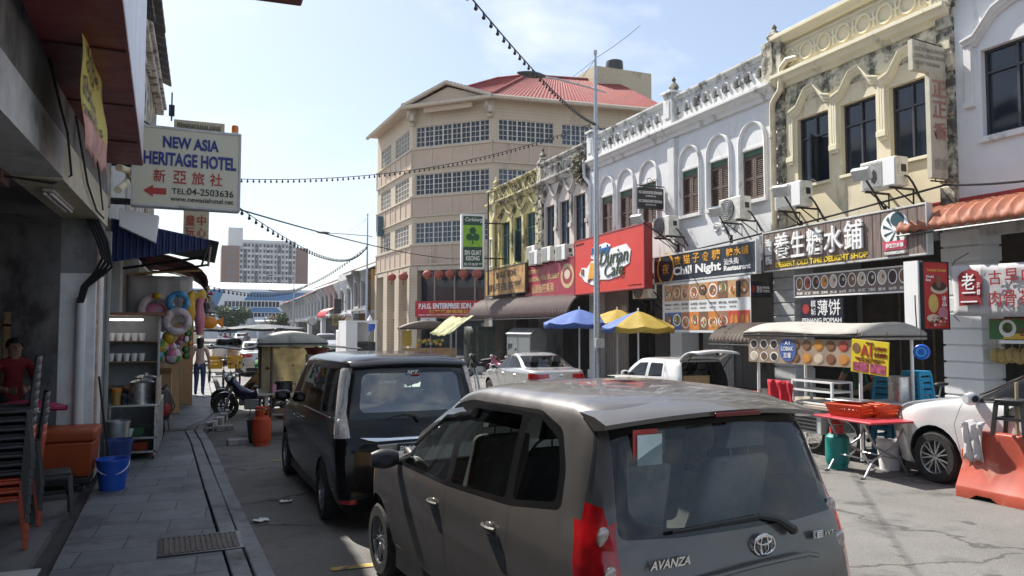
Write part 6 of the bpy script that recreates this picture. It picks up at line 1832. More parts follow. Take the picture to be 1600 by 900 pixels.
for x,y_,z,l,m in((-1.0,12.4,.475,'white plastic tub on the middle shelf of the left hawker cart',M['letwhite']),(-.8,12.4,.275,'orange plastic tub on the lowest shelf of the left hawker cart',rdc),(-.86,12.5,.475,'green lidded box on the middle shelf of the left hawker cart',MATS['shelf_green'])):
 o=MB()
 r_=[[(a*.11*k,b*.09*k,z_)for a,b in((-1,-1),(1,-1),(1,1),(-1,1))]for k,z_ in((.8,0),(1,.11))]
 o.grid(r_,closed=True).poly(r_[0]).poly(r_[1])
 ob_=o.build('food_tub',m,bevel=.008)
 ob_.location=(x,y_,z)
 tag(ob_,l,'tub')
t=thing('crockery_cabinet','tall open cabinet of cups and bowls with a lit tube, behind the left hawker cart','cabinet',(-1.62,14.0,.15))
cw=px(249,512,Y=14.0).x+1.62
for z in(0.9,1.32,1.66):MB().box(.02,cw-.02,.0,.45,z,z+.02).build('shelf',M['wood'],t,smooth=0)
MB().box(0,cw,.45,.47,0,2.1).box(0,.02,0,.45,0,2.1).box(cw-.02,cw,0,.45,0,2.1).build('carcass',mat('pale_cabinet',(0.30,0.31,0.32),.6),t,smooth=0)
MB().box(-.05,cw+.12,-.2,.5,2.1,2.15).build('top',mat('rust_brown_board',(0.25,0.13,0.08),.7),t,smooth=0)
MB().cyl((.1,-.02,2.03),(cw-.25,-.02,2.03),.014,n=8).build('tube_light',M['lamp'],t)
for r_,z in((0,1.34),(1,1.68)):
 for k in range(6):
  o=MB().lathe([(.001,0),(.035,0),(.055,.1),(.05,.1),(.03,.012),(.001,.012)],n=12).build('cup',M['letwhite'])
  o.location=(-1.62+.12+.115*k,14.15,.15+z)
  o.scale=(1,1,1.3)
  tag(o,ORD[k]+' white cup from the left on the '+('lower','upper')[r_]+' shelf of the crockery cabinet','cup','white cups in the crockery cabinet')
# toy stall: cloth, swim rings, balls, dolls
t=thing('backdrop_cloth','white printed cloth hung behind the swim rings at the toy stall','cloth',(-1.42,16.9,2.05))
xa=px(300,500,Y=16.9).x+1.42
rows=[[(xa*i/14,.03*sin(i*1.3+j*.4),1.05*j/8-(.1*sin(i)if j==0 else 0))for i in range(15)]for j in range(9)]
MB().grid(rows).build('cloth',MATS['white_cloth'],t,solid=.005)
t=thing('bamboo_pole','long bamboo pole hung with toys across the stall front','pole',(-1.4,16.6,3.2))
MB().tube([(0,0,-.1),(1.35,.1,.02)],.022,7).build('pole',M['card'],t)
pinkp,whitep,yelp=mat('pink_vinyl',(0.55,0.16,0.26),.3),mat('white_pink_vinyl',(0.6,0.5,0.53),.3,scale=14,var=.25),mat('yellow_vinyl',(0.62,0.38,0.03),.3)
lblv,grv,redv,blkv=mat('sky_blue_vinyl',(0.08,0.33,0.62),.3,scale=12,var=.2),mat('green_vinyl',(0.07,0.25,0.05),.35),mat('red_vinyl',(0.5,0.03,0.03),.35),M['black']
def hang(mb,h=.35):mb.tube([(0,0,0),(0,.02,h)],.004,4)
def ring(label,u,v,Y,R_,r_,m,seat=None,duck=None):
 p=px(u,v,Y=Y)
 t=thing('swim_ring',label,'swim ring',p,8)
 mb=MB().tube([(R_*cos(2*pi*k/24),.03*sin(k),R_*sin(2*pi*k/24))for k in range(24)],r_,10,closed=True)
 mb.build('ring',m,t)
 if seat:MB().sph((0,.03,-R_*.1),(R_*.7,.03,R_*.62),16,6).build('seat',seat,t)
 if duck:MB().sph((0,-r_*.8,R_),(R_*.32,.1,R_*.26),12,8).build('head',duck,t)
 MB().tube([(0,0,R_+r_),(0,.02,R_+r_+.25)],.004,4).build('string',M['cable'],t)
ring('large pale pink swim ring with a pink seat and yellow duck head',244,484,16.4,.27,.085,whitep,pinkp,yelp)
ring('bright blue patterned swim ring hung right of the big pink ring',279,472,16.3,.165,.06,lblv)
ring('white and lilac swim ring hung low below the blue ring',277,502,16.2,.2,.075,whitep,None)
t=thing('inflatable_dolphin','long yellow inflatable dolphin hanging upright at the toy stall','inflatable toy',px(297,478,Y=16.4),0)
MB().tube([(-.02,0,-.34),(.02,0,-.28),(0,0,-.15),(-.03,0,.05),(0,0,.2),(.06,0,.3)],[.02,.06,.11,.12,.09,.03],12).build('body',yelp,t)
MB().ext([(.05,-.01,.22),(.2,-.01,.33),(.22,-.01,.22),(.1,-.01,.12)],(0,.02,0)).build('fin',yelp,t)
t=thing('inflatable_doll','pink inflatable figure toy hanging head down at the toy stall corner','inflatable toy',px(311,492,Y=17.2),0)
MB().tube([(.05,0,.42),(.02,0,.34),(0,0,.22),(0,0,0),(.02,0,-.2),(.02,0,-.42)],[.05,.09,.08,.12,.1,.06],12).tube([(0,0,.1),(-.14,0,.2)],[.05,.03],8).build('body',mat('rose_vinyl',(0.55,0.2,0.27),.35),t)
MB().sph((.04,0,.42),(.1,.1,.12),12,8).build('cap',yelp,t)
t=thing('straw_hat','black broad hat hanging at the outer corner of the toy stall','hat',px(321,486,Y=17.6),0)
MB().lathe([(.02,.2),(.08,.17),(.1,.05),(.25,-.03),(.24,-.045),(.08,.02),(.02,.15)],n=18).build('brim',blkv,t)
t=thing('fish_balloon','small orange fish shaped toy dangling at the far end of the toy stall','inflatable toy',px(326,504,Y=19),0)
MB().sph((0,0,0),(.2,.08,.15),14,8).ext([(.16,-.02,0),(.32,-.02,.14),(.32,-.02,-.14)],(0,.04,0)).tube([(0,0,.14),(0,0,.6)],.005,4).build('body',mat('orange_vinyl',(0.7,0.25,0.02),.35),t)
t=thing('pinwheel','tiny rainbow pinwheel at the outer edge of the toy stall roof','toy',px(322,461,Y=19),0)
mb=MB()
for k in range(6):mb.poly([(0,-.01,0),(.17*cos(k*1.047),-.01,.17*sin(k*1.047)),(.15*cos(k*1.047+.7),-.03,.15*sin(k*1.047+.7))],k%4)
mb.build('vanes',[redv,yelp,lblv,grv],t,solid=.004)
MB().tube([(0,0,0),(-.3,0,-.3)],.008,4).build('stick',M['letwhite'],t)
def ball(label,u,v,Y,r,ms,group='balls hung in nets at the toy stall'):
 p=px(u,v,Y=Y)
 t=thing('toy_ball',label,'ball',p,0,group)
 mb=MB()
 nu,nv=12,8
 for i in range(nv):
  for j in range(nu):
   f=lambda a,b:(r*sin(pi*a/nv)*cos(2*pi*b/nu),r*sin(pi*a/nv)*sin(2*pi*b/nu),r*cos(pi*a/nv))
   q=[f(i,j),f(i,j+1),f(i+1,j+1),f(i+1,j)]
   if i==0:q=q[1:]
   elif i==nv-1:q=q[:3]
   mb.poly(q,((j//2)+(i//2 if len(ms)>2 else 0))%len(ms))
 b_=bmesh.new()
 mb.build('ball',ms,t,smooth=60)
 b_.free()
BA=[(252,541,.17,(yelp,whitep,grv),'big yellow white and green beach ball low at the toy stall'),(249,557,.16,(grv,whitep,lblv),'green and pale beach ball beneath the big yellow one'),(269,556,.19,(whitep,grv,pinkp),'largest clear beach ball at the bottom of the toy bunch'),(265,527,.15,(yelp,MATS['tan_fruit']),'tan and yellow ball above the big beach balls'),(268,543,.11,(pinkp,whitep),'pink ball between the big beach balls'),(283,518,.075,(redv,pinkp),'small red and pink ball high in the string of balls'),(295,512,.085,(yelp,grv),'small yellow and green ball at the top of the right string'),(294,521,.08,(grv,blkv),'small green football second down the right string'),(292,530,.085,(M['letwhite'],blkv),'small white football with black patches on the right string'),(291,546,.085,(grv,blkv),'green football with black patches low on the right string'),(291,556,.08,(grv,blkv),'lowest green football on the right string'),(279,535,.07,(redv,lblv),'small red and blue ball beside the white football'),(276,541,.065,(lblv,whitep),'small blue ball left of the small red and blue ball'),(277,551,.07,(redv,whitep),'small red and white ball right of the largest beach ball'),(298,537,.065,(yelp,redv),'small yellow and red ball right of the white football'),(284,528,.06,(pinkp,redv),'tiny pink ball between the strings of footballs')]
for(u,v,r,ms,l)in BA:ball(l,u,v,16.3 if u<275 else 16.7,r*.92,list(ms))
def carton(label,P,rz,w_,d_,h_,tilt=0,flap=False):
 t=thing('cardboard_box',label,'cardboard box',P,rz)
 t.rotation_euler.x=radians(tilt)
 MB().box(-w_/2,w_/2,-d_/2,d_/2,0,h_).build('carton',M['card'],t,bevel=.006)
 MB().box(-.03,.03,-d_/2-.002,d_/2+.002,h_*.2,h_+.002).build('tape',mat('pale_tape',(0.40,0.30,0.19),.4),t,smooth=0)
 if flap:MB().ext([(-w_/2,-d_/2,h_),(w_/2,-d_/2,h_),(w_/2,-d_/2-.15,h_+.12),(-w_/2,-d_/2-.15,h_+.12)],(0,.004,.004)).build('flap',M['card'],t,smooth=0)
 return t
carton('tall narrow brown carton standing upright under the hanging toys',(-.46,20.6,.15),4,.52,.4,2.25)
carton('flattened brown carton leaning among the toys at the toy stall',(-.68,18.4,.15),12,.5,.1,1.15,-12)
carton('brown carton with open flaps behind the black backpack',(-.86,17.4,.15),0,.6,.4,.95,0,True)
t=thing('backpack','black backpack with a red panel hanging behind the hawker cart','backpack',(-.62,15.0,.42),10)
MB().sph((0,0,.26),(.17,.13,.30),14,10).build('bag',blk,t)
MB().sph((0,-.1,.18),(.12,.07,.13),12,8).build('front_pocket',mat('red_pocket',(0.35,0.02,0.03),.6),t)
MB().tube([(0,0,.54),(.05,-.08,.62),(.0,-.1,.52)],.012,5).tube([(.1,.1,.5),(.22,.12,.2),(.1,.1,0),(.12,.05,-.22)],.014,5).build('strap',blk,t)
t=thing('folded_pushchair','folded black pushchair with thin wheels parked behind the hawker cart','pushchair',(-.66,14.6,.15),20)
for y_ in(-.12,.12):MB().tube([(0,y_+.16*cos(2*pi*k/20),.17+.16*sin(2*pi*k/20))for k in range(20)],.014,6,closed=True).build('wheel',M['rubber'],t)
MB().tube([(0,-.12,.17),(.05,0,.7),(-.1,.05,1.02),(-.22,.05,1.05)],.014,6).tube([(0,.12,.17),(-.05,0,.7)],.014,6).box(-.05,.06,-.12,.12,.45,.8).build('frame',blk,t)
# ================================================================== CARS
def hermite(tab,n):
 """monotone cubic through the rows of a table"""
 K_=len(tab)
 cols_=list(zip(*tab))
 sl=[]
 for c in cols_:
  d_=[c[i+1]-c[i]for i in range(K_-1)]
  m_=[d_[0]]+[0 if d_[i-1]*d_[i]<=0 else 2*d_[i-1]*d_[i]/(d_[i-1]+d_[i])for i in range(1,K_-1)]+[d_[-1]]
  sl.append(m_)
 out=[]
 for i in range(K_-1):
  for k in range(n):
   t_=k/n
   h=(2*t_**3-3*t_**2+1,t_**3-2*t_**2+t_,-2*t_**3+3*t_**2,t_**3-t_**2)
   out.append([h[0]*c[i]+h[1]*m_[i]+h[2]*c[i+1]+h[3]*m_[i+1]for c,m_ in zip(cols_,sl)])
 out.append(list(tab[-1]))
 return out
def shell(levels,L):
 rows=[]
 for z,yr,yf,w_,rr,rf,sr,sf in hermite(levels,4):
  rr,rf=min(rr,w_*.9,(yf-yr)*.45),min(rf,w_*.9,(yf-yr)*.45)
  half=[]
  for k in range(5):half.append(((w_-rr)*k/5,yr))
  for k in range(6):a=pi/2*k/5;half.append((w_-rr+rr*sin(a),yr+rr-rr*cos(a)))
  for k in range(1,18):half.append((w_,yr+rr+(yf-rf-yr-rr)*k/18))
  for k in range(6):a=pi/2*k/5;half.append((w_-rf+rf*cos(a),yf-rf+rf*sin(a)))
  for k in range(1,6):half.append(((w_-rf)*(1-k/5),yf))
  out=[]
  mid=(yr+yf)/2
  for x,y in half:
   e=(y-mid)/max(.01,(yf-yr)/2)
   u=x/max(.01,w_)
   yy=y+(sr*u*u if e<0 else-sf*u*u)*abs(e)**2
   out.append((x*(1-.035*e*e),yy,z))
  rows.append(out+[(-x,y,z_)for x,y,z_ in out[-2:0:-1]])
 mb=MB().grid(rows,closed=True)
 mb.poly(rows[-1])
 mb.poly(rows[0])
 me=bpy.data.meshes.new('s')
 me.from_pydata(mb.v,[],mb.f)
 bm=bmesh.new()
 bm.from_mesh(me)
 bmesh.ops.recalc_face_normals(bm,faces=bm.faces)
 return bm
def rpoly(pts,r=.05,seg=4):
 out=[]
 n=len(pts)
 for i in range(n):
  p,a,b=Vector(pts[i]),Vector(pts[i-1]),Vector(pts[(i+1)%n])
  da,db=(a-p),(b-p)
  q=min(r,da.length*.45,db.length*.45)
  p0,p1=p+da.normalized()*q,p+db.normalized()*q
  for k in range(seg+1):
   u=k/seg
   out.append(p0*(1-u)**2+p*2*u*(1-u)+p1*u*u)
 return out
def inside(p,poly):
 c,j=False,len(poly)-1
 for i in range(len(poly)):
  a,b=poly[i],poly[j]
  if(a.y>p.y)!=(b.y>p.y)and p.x<(b.x-a.x)*(p.y-a.y)/(b.y-a.y)+a.x:c=not c
  j=i
 return c
def cut(bm,pts,axis,sgn,tag_,only=None,r=0.0,nmin=.2,ymax=99):
 poly=[Vector(p)for p in pts]if not r else rpoly(pts,r)
 pr=(lambda v:Vector((v.y,v.z)))if axis=='x' else(lambda v:Vector((v.x,v.z)))
 x0,x1=min(p.x for p in poly),max(p.x for p in poly)
 y0,y1=min(p.y for p in poly),max(p.y for p in poly)
 def sel():
  out=[]
  for f in bm.faces:
   n=f.normal
   if min(v.co.y for v in f.verts)>ymax:continue
   if axis=='x':
    if n.x*sgn<nmin:continue
   elif n.y*sgn<nmin:continue
   q=[pr(v.co)for v in f.verts]
   if max(p.x for p in q)<x0 or min(p.x for p in q)>x1 or max(p.y for p in q)<y0 or min(p.y for p in q)>y1:continue
   out.append(f)
  return out
 n=len(poly)
 for i in range(n):
  a,b=poly[i],poly[(i+1)%n]
  d=b-a
  if d.length<1e-5:continue
  lo,hi=min(a.x,b.x)-.02,max(a.x,b.x)+.02
  lo2,hi2=min(a.y,b.y)-.02,max(a.y,b.y)+.02
  fs=[]
  for f in sel():
   q=[pr(v.co)for v in f.verts]
   if max(p.x for p in q)<lo or min(p.x for p in q)>hi or max(p.y for p in q)<lo2 or min(p.y for p in q)>hi2:continue
   fs.append(f)
  if not fs:continue
  co=Vector((0,a.x,a.y))if axis=='x' else Vector((a.x,0,a.y))
  no=Vector((0,-d.y,d.x))if axis=='x' else Vector((-d.y,0,d.x))
  g=fs+list({e for f in fs for e in f.edges})+list({v for f in fs for v in f.verts})
  bmesh.ops.bisect_plane(bm,geom=g,dist=1e-5,plane_co=co,plane_no=no.normalized())
 bm.normal_update()
 for f in sel():
  if only is not None and f.material_index not in only:continue
  if inside(pr(f.calc_center_median()),poly):f.material_index=tag_
def both(bm,pts,tag_,**k):
 cut(bm,pts,'x',1,tag_,**k)
 cut(bm,pts,'x',-1,tag_,**k)
def circle(cy,cz,r,n=22):return[(cy+r*cos(2*pi*i/n),cz+r*sin(2*pi*i/n))for i in range(n)]
def pieces(bm,regions,root,sub=None):
 """regions: tag -> (part name, material, parent tag or None, split per side)"""
 made={}
 me0=bpy.data.meshes.new('s')
 bm.to_mesh(me0)
 nrm_=[v.normal.copy()for v in me0.vertices]
 for tg in sorted(regions):
  name,m,par,split=regions[tg]
  for sd_ in((-1,1)if split else(0,)):
   idx=[p for p in me0.polygons if p.material_index==tg and(sd_==0 or p.center.x*sd_>0)]
   if not idx:continue
   mb=MB()
   mp_={}
   for p in idx:
    f=[]
    for i in p.vertices:
     if i not in mp_:mp_[i]=len(mb.v);mb.v.append(me0.vertices[i].co.copy())
     f.append(mp_[i])
    mb.f.append(tuple(f));mb.m.append(0)
   me=bpy.data.meshes.new(name)
   me.from_pydata(mb.v,[],mb.f)
   me.materials.append(m)
   par_o=root if par is None else(made.get((par,sd_))or made.get((par,0))or root)
   o=finish(me,name,par_o,smooth=38,recalc=False)
   made[(tg,sd_)]=o
 return made
def lining(bm,tags,root,m,t_=.03):
 mb=MB()
 mp_={}
 for f in bm.faces:
  if f.material_index in tags:
   q=[]
   for v in f.verts:
    if v.index not in mp_:mp_[v.index]=len(mb.v);mb.v.append(v.co-v.normal*t_)
    q.append(mp_[v.index])
   mb.f.append(tuple(q));mb.m.append(0)
 mb.build('interior_lining',m,root)
RIMM=mat('alloy_rim',(0.42,0.43,0.44),.3,.85,var=.08)
def wheel(root,x,y,r,w_=.19,spokes=5,twin=True,rim=RIMM):
 s_=1 if x>0 else-1
 prof=[(r*.64,-w_/2),(r*.9,-w_/2),(r*.985,-w_*.36),(r,-w_*.2),(r,w_*.2),(r*.985,w_*.36),(r*.9,w_/2),(r*.64,w_/2)]
 t_=MB().lathe(prof,n=28,axis='x').build('wheel',M['rubber'],root)
 t_.location=(x,y,r)
 q=s_*w_*.42
 mb=MB().lathe([(r*.66,q*1.1),(r*.62,q),(r*.60,q*.3),(r*.60,-q)],n=28,axis='x')
 mb.lathe([(.001,q*.95),(r*.12,q*.9),(r*.15,q*.5)],n=14,axis='x')
 for i in range(spokes):
  for off in((-.11,.11)if twin else(0,)):
   a=2*pi*i/spokes
   a1=a+off*1.6
   a0=a+off*.6
   wd=.035 if twin else .075
   p=lambda rr,an,e:(q*(.92 if rr<.3*r else 1.0),rr*cos(an+e),rr*sin(an+e))
   mb.ext([p(r*.12,a0,-.22),p(r*.12,a0,.22),p(r*.61,a1,wd),p(r*.61,a1,-wd)],(-s_*.02,0,0))
 mb.build('rim',rim,t_)
 MB().disc((q*.35,0,0),r*.6,'x',24).build('brake_disc',M['black'],t_,smooth=0)
 return t_
def seat(root,x,y,z,m,w_=.46,h_=.58,lean=.18):
 mb=MB().box(x-w_/2,x+w_/2,y,y+.5,z-.14,z)
 mb.ext([(x-w_/2,y,z),(x+w_/2,y,z),(x+w_/2-.03,y-lean,z+h_),(x-w_/2+.03,y-lean,z+h_)],(0,-.11,.02))
 o=mb.build('seat',m,root,bevel=.05,seg=3)
 MB().ext([(x-.13,y-lean-.02,z+h_+.05),(x+.13,y-lean-.02,z+h_+.05),(x+.11,y-lean-.06,z+h_+.23),(x-.11,y-lean-.06,z+h_+.23)],(0,-.09,.01)).tube([(x-.06,y-lean-.06,z+h_-.02),(x-.06,y-lean-.06,z+h_+.08)],.007,5).tube([(x+.06,y-lean-.06,z+h_-.02),(x+.06,y-lean-.06,z+h_+.08)],.007,5).build('headrest',m,o,bevel=.035,seg=3)
def cabin(root,L,w_,rows_,fm,dash_y,z0=.55,wheel_x=.36):
 MB().box(-w_+.06,w_-.06,.25,dash_y+.3,z0-.25,z0-.2).build('floor',M['black'],root,smooth=0)
 for y,z,xs in rows_:
  for x in xs:seat(root,x,y,z,fm)
 MB().ext([(-w_+.08,dash_y,z0),(-w_+.08,dash_y-.05,z0+.38),(-w_+.08,dash_y+.25,z0+.46),(-w_+.08,dash_y+.4,z0)],(2*w_-.16,0,0)).build('dashboard',M['black'],root,bevel=.03)
 MB().tube([(wheel_x+.18*cos(2*pi*k/20),dash_y-.18-.07*sin(2*pi*k/20),z0+.38+.16*sin(2*pi*k/20))for k in range(20)],.014,6,closed=True).tube([(wheel_x-.17,dash_y-.18,z0+.38),(wheel_x+.17,dash_y-.18,z0+.38)],.012,5).build('steering_wheel',M['black'],root)
def paint(name,col,rough=.32,metal=.55,coat=.8,dust=.25,spec=.5):
 m=mat(name,col,rough,metal,var=.05,scale=2.5,coat=coat,spec=spec)
 t_=m.node_tree
 b=t_.nodes['Principled BSDF']
 n=t_.nodes.new('ShaderNodeTexNoise');n.inputs['Scale'].default_value=3.5;n.inputs['Detail'].default_value=8
 tc_=t_.nodes.new('ShaderNodeTexCoord')
 t_.links.new(tc_.outputs['Object'],n.inputs[0])
 r_=t_.nodes.new('ShaderNodeMapRange')
 r_.inputs[1].default_value,r_.inputs[2].default_value,r_.inputs[3].default_value,r_.inputs[4].default_value=.35,.7,.03,.03+dust
 t_.links.new(n.outputs['Fac'],r_.inputs[0])
 t_.links.new(r_.outputs[0],b.inputs['Coat Roughness'])
 return m
GL_clear=thin_glass('car_glass',(0.80,0.85,0.83))
GL_rear=thin_glass('rear_screen_glass',(0.78,0.82,0.81),.02,1.6)
GL_tint=thin_glass('tinted_car_glass',(0.36,0.40,0.39))
GL_dark=thin_glass('dark_car_glass',(0.07,0.08,0.08))
lampred=mat('red_lamp_lens',(0.40,0.008,0.01),.12,coat=.6,var=.2,scale=30)
lampwhite=mat('clear_lamp_lens',(0.55,0.55,0.55),.12,coat=.6,var=.25,scale=40)
frit=mat('black_gloss_trim',(0.012,0.012,0.013),.10,var=.1)
def plate(root,x,y,z,s,rz=0,w_=.46,h_=.13):
 o=MB().box(x-w_/2,x+w_/2,y-.008,y+.01,z,z+h_).build('number_plate',M['black'],root,bevel=.004)
 text(o,[(s,x-w_*.43,x+w_*.43,z+h_*.2,z+h_*.8,.02)],M['letwhite'],y-.010,depth=.002)
def mirror(root,x,y,z,m,s_=1):
 mb=MB()
 rows=[]
 for k in range(6):
  f=k/5
  rr=.4+.6*sin(pi*(.15+.7*f))
  rows.append([(x+s_*(.02+.20*f),y+.06*cos(a)*rr,z+.075*sin(a)*rr)for a in[2*pi*j/12 for j in range(12)]])
 mb.grid(rows,closed=True).poly(rows[-1]).poly(rows[0])
 o=mb.build('wing_mirror',m,root)
 MB().disc((x+s_*.13,y-.062,z),.06,n=14,r2=.04).build('mirror_glass',M['glass'],o,smooth=0)
# ------------------------------------------------------------------ the dark grey people carrier in the foreground
grey_paint=paint('dusty_grey_paint',(0.098,0.090,0.086),.38,.35,.6,.02)
t=AV=thing('parked_car','dusty dark grey people carrier nearest the viewer, seen from its rear left corner','car',(2.42,2.98,0),4.5)
L=4.12
lv=[(.20,.10,3.98,.74,.15,.3,.03,.2),(.34,.02,4.08,.80,.18,.45,.05,.25),(.55,0,4.12,.828,.2,.5,.06,.25),(.74,.02,4.10,.836,.2,.5,.06,.25),(.90,.06,3.98,.836,.19,.45,.06,.2),(.99,.085,3.5,.825,.18,.4,.06,.15),(1.05,.10,3.15,.812,.17,.35,.07,.15),(1.12,.12,2.98,.795,.17,.3,.08,.15),(1.30,.165,2.68,.755,.17,.28,.09,.14),(1.48,.215,2.36,.705,.17,.25,.10,.13),(1.57,.25,2.18,.67,.17,.22,.11,.13),(1.62,.30,2.0,.625,.2,.25,.11,.13),(1.662,.48,1.72,.50,.3,.3,.06,.1),(1.684,.8,1.4,.3,.2,.2,0,0),(1.688,1.0,1.2,.06,.02,.02,0,0)]
bm=shell(lv,L)
# doors (seam ring, then the door skin inside it)
d1=[(1.00,.42),(1.0,.60),(.96,.95),(1.0,1.54),(1.84,1.54),(1.86,.34),(1.16,.34)]
d2=[(1.875,.34),(1.855,1.54),(2.10,1.515),(2.93,1.0),(2.98,.55),(2.96,.34)]
def shrink(p,e=.007):
 c=sum((Vector(q)for q in p),Vector((0,0)))/len(p)
 out=[]
 for i in range(len(p)):
  a,b,d_=Vector(p[i-1]),Vector(p[i]),Vector(p[(i+1)%len(p)])
  n1_=Vector(((b-a).y,-(b-a).x)).normalized();n2_=Vector(((d_-b).y,-(d_-b).x)).normalized()
  if n1_.dot(c-b)<0:n1_=-n1_
  if n2_.dot(c-b)<0:n2_=-n2_
  nn=(n1_+n2_)
  out.append(b+nn/max(.4,nn.length_squared/2)*e)
 return out
for d_ in(d1,d2):
 both(bm,d_,1)
 both(bm,shrink(d_),2)
both(bm,[(.47,1.13),(.97,1.055),(1.8,1.005),(2.93,.985),(2.86,1.06),(2.20,1.47),(1.78,1.55),(.86,1.57),(.60,1.50),(.49,1.32)],12,r=.05,nmin=.3)
both(bm,[(.53,1.16),(.93,1.095),(.96,1.105),(.965,1.52),(.84,1.53),(.62,1.45),(.545,1.32)],3,r=.04,nmin=.3)
both(bm,[(1.04,1.085),(1.80,1.035),(1.74,1.505),(1.04,1.525)],3,r=.035,nmin=.3)
both(bm,[(1.89,1.03),(2.74,1.015),(2.66,1.09),(2.13,1.45),(1.86,1.495)],3,r=.03,nmin=.3)
for cy in(.74,3.39):both(bm,circle(cy,.30,.365),9,nmin=.1)
# tailgate outline, rear screen, lamps
cut(bm,[(-.80,.40),(.80,.40),(.80,.995),(.62,1.60),(-.62,1.60),(-.80,.995)],'y',-1,1)
cut(bm,[(-.785,.41),(.785,.41),(.785,.995),(.61,1.592),(-.61,1.592),(-.785,.995)],'y',-1,4)
cut(bm,[(-.66,1.05),(-.35,1.035),(.35,1.035),(.66,1.05),(.59,1.57),(-.59,1.57)],'y',-1,5,r=.04)
cut(bm,[(-.60,1.12),(-.40,1.075),(.40,1.075),(.60,1.12),(.535,1.50),(.3,1.53),(-.3,1.53),(-.535,1.50)],'y',-1,6,r=.09)
for s_ in(-1,1):
 cut(bm,[(s_*.69,1.18),(s_*.75,1.205),(s_*.9,1.21),(s_*.9,.66),(s_*.68,.70),(s_*.675,.98)],'y',-1,7,nmin=.05,ymax=.3)
 cut(bm,[(-.02,1.21),(.17,1.205),(.21,1.05),(.19,.7),(-.02,.66)],'x',s_,7,nmin=.4,only=(0,1,4))
cut(bm,[(-.86,1.06),(-.76,1.06),(-.2,1.02),(.76,1.06),(.86,1.06),(.72,1.53),(.5,1.57),(-.5,1.57),(-.72,1.53)],'y',1,8,r=.05)
cut(bm,[(-.8,.42),(.8,.42),(.8,.25),(-.8,.25)],'y',-1,10)
for s_ in(-1,1):cut(bm,[(3.62,.66),(4.06,.66),(4.0,.84),(3.56,.93),(3.5,.82)],'x',s_,11,nmin=.1)
rg_={0:('body',grey_paint,None,0),1:('door_seam',M['black'],None,0),2:('door',grey_paint,None,1),3:('side_window',GL_tint,None,1),4:('tailgate',grey_paint,None,0),5:('rear_window_border',frit,4,0),6:('rear_window',GL_rear,4,0),7:('tail_light',lampred,None,1),8:('windscreen',GL_clear,None,0),12:('window_surround',frit,None,1),10:('bumper_insert',M['black'],None,0),11:('headlight',mat('amber_white_lens',(0.6,0.4,0.2),.15,coat=.5),None,1)}
mdp=pieces(bm,rg_,t)
lining(bm,(0,2,4),t,mat('greige_trim',(0.30,0.29,0.27),.8))
from mathutils.bvhtree import BVHTree
bvh=BVHTree.FromBMesh(bm)
def on_rear(x,z):
 h=bvh.ray_cast(Vector((x,-2,z)),Vector((0,1,0)))[0]
 return h if h else Vector((x,.1,z))
bm.free()
for x in(-.72,.72):
 for y in(.74,3.39):wheel(t,x,y,.295,.185)
MB().box(-.6,.6,.4,3.9,.2,.3).box(-.80,.80,1.15,2.95,.2,.36).build('underbody',M['black'],t,smooth=0)
fab=mat('beige_grey_seat_fabric',(0.24,0.235,0.22),.9,scale=20)
cabin(t,L,.78,((.72,.72,(-.33,.33)),(1.45,.72,(-.36,0,.36)),(2.25,.7,(-.36,.36))),fab,2.85,.62)
t.scale=(1.055,1.0,1.02)
t.location.x=2.50
# roof spoiler, wiper, badges, handles, mirror
rows=[]
for k in range(13):
 x=-.66+1.32*k/12
 u=(x/.66)**2
 zc_,yb=1.615-.055*u,.125+.13*u
 rows.append([(x,yb+.24,zc_+.035),(x,yb+.1,zc_+.022),(x,yb,zc_-.008),(x,yb+.005,zc_-.03),(x,yb+.1,zc_-.045)])
MB().grid(rows).poly(rows[0]).poly(rows[-1]).build('roof_spoiler',grey_paint,mdp[(4,0)],smooth=50)
MB().box(-.14,.14,.108,.125,1.578,1.598).build('brake_light',mat('dark_red_lens',(0.12,0.004,0.006),.15),mdp[(4,0)],bevel=.003)
MB().tube([(.29,.06,1.005),(.20,.075,1.065),(.10,.095,1.085),(-.42,.085,1.075)],[.024,.018,.013,.006],6).tube([(-.42,.092,1.07),(.1,.1,1.07)],.009,5).sph((.29,.06,1.005),(.03,.02,.025),10,6).build('rear_wiper',M['black'],mdp[(4,0)])
mb=MB()
ell=lambda a,b,cx,cz,n=28:[(cx+a*cos(2*pi*k/n),.058,cz+b*sin(2*pi*k/n))for k in range(n)]
cx_,cz_=.10,.955
mb.tube(ell(.066,.05,cx_,cz_),.0058,6,closed=True).tube(ell(.024,.046,cx_,cz_),.005,6,closed=True).tube(ell(.046,.019,cx_,cz_+.022),.005,6,closed=True)
mb.build('emblem',M['chrome'],mdp[(4,0)])
text(mdp[(4,0)],[('AVANZA',-.56,-.34,.925,.965,.02,.25)],M['chrome'],.072,name='badge',depth=.012)
text(mdp[(4,0)],[('VVT-i',.51,.59,.945,.97,.0,.2)],M['chrome'],.075,name='badge',depth=.008)
MB().box(.43,.50,.062,.072,.938,.978).build('badge_plate',M['steel'],mdp[(4,0)],bevel=.003)
text(mdp[(4,0)],[('E',.45,.48,.944,.972,.03)],M['chrome'],.060,name='badge',depth=.004)
MB().tube([(-.36,.022,.80),(-.30,.018,.862),(.0,.008,.885),(.34,.018,.89),(.42,.026,.87)],.012,6).build('garnish',grey_paint,mdp[(4,0)])
plate(mdp[(4,0)],.05,.012,.62,'PJS 6182',w_=.5,h_=.15)
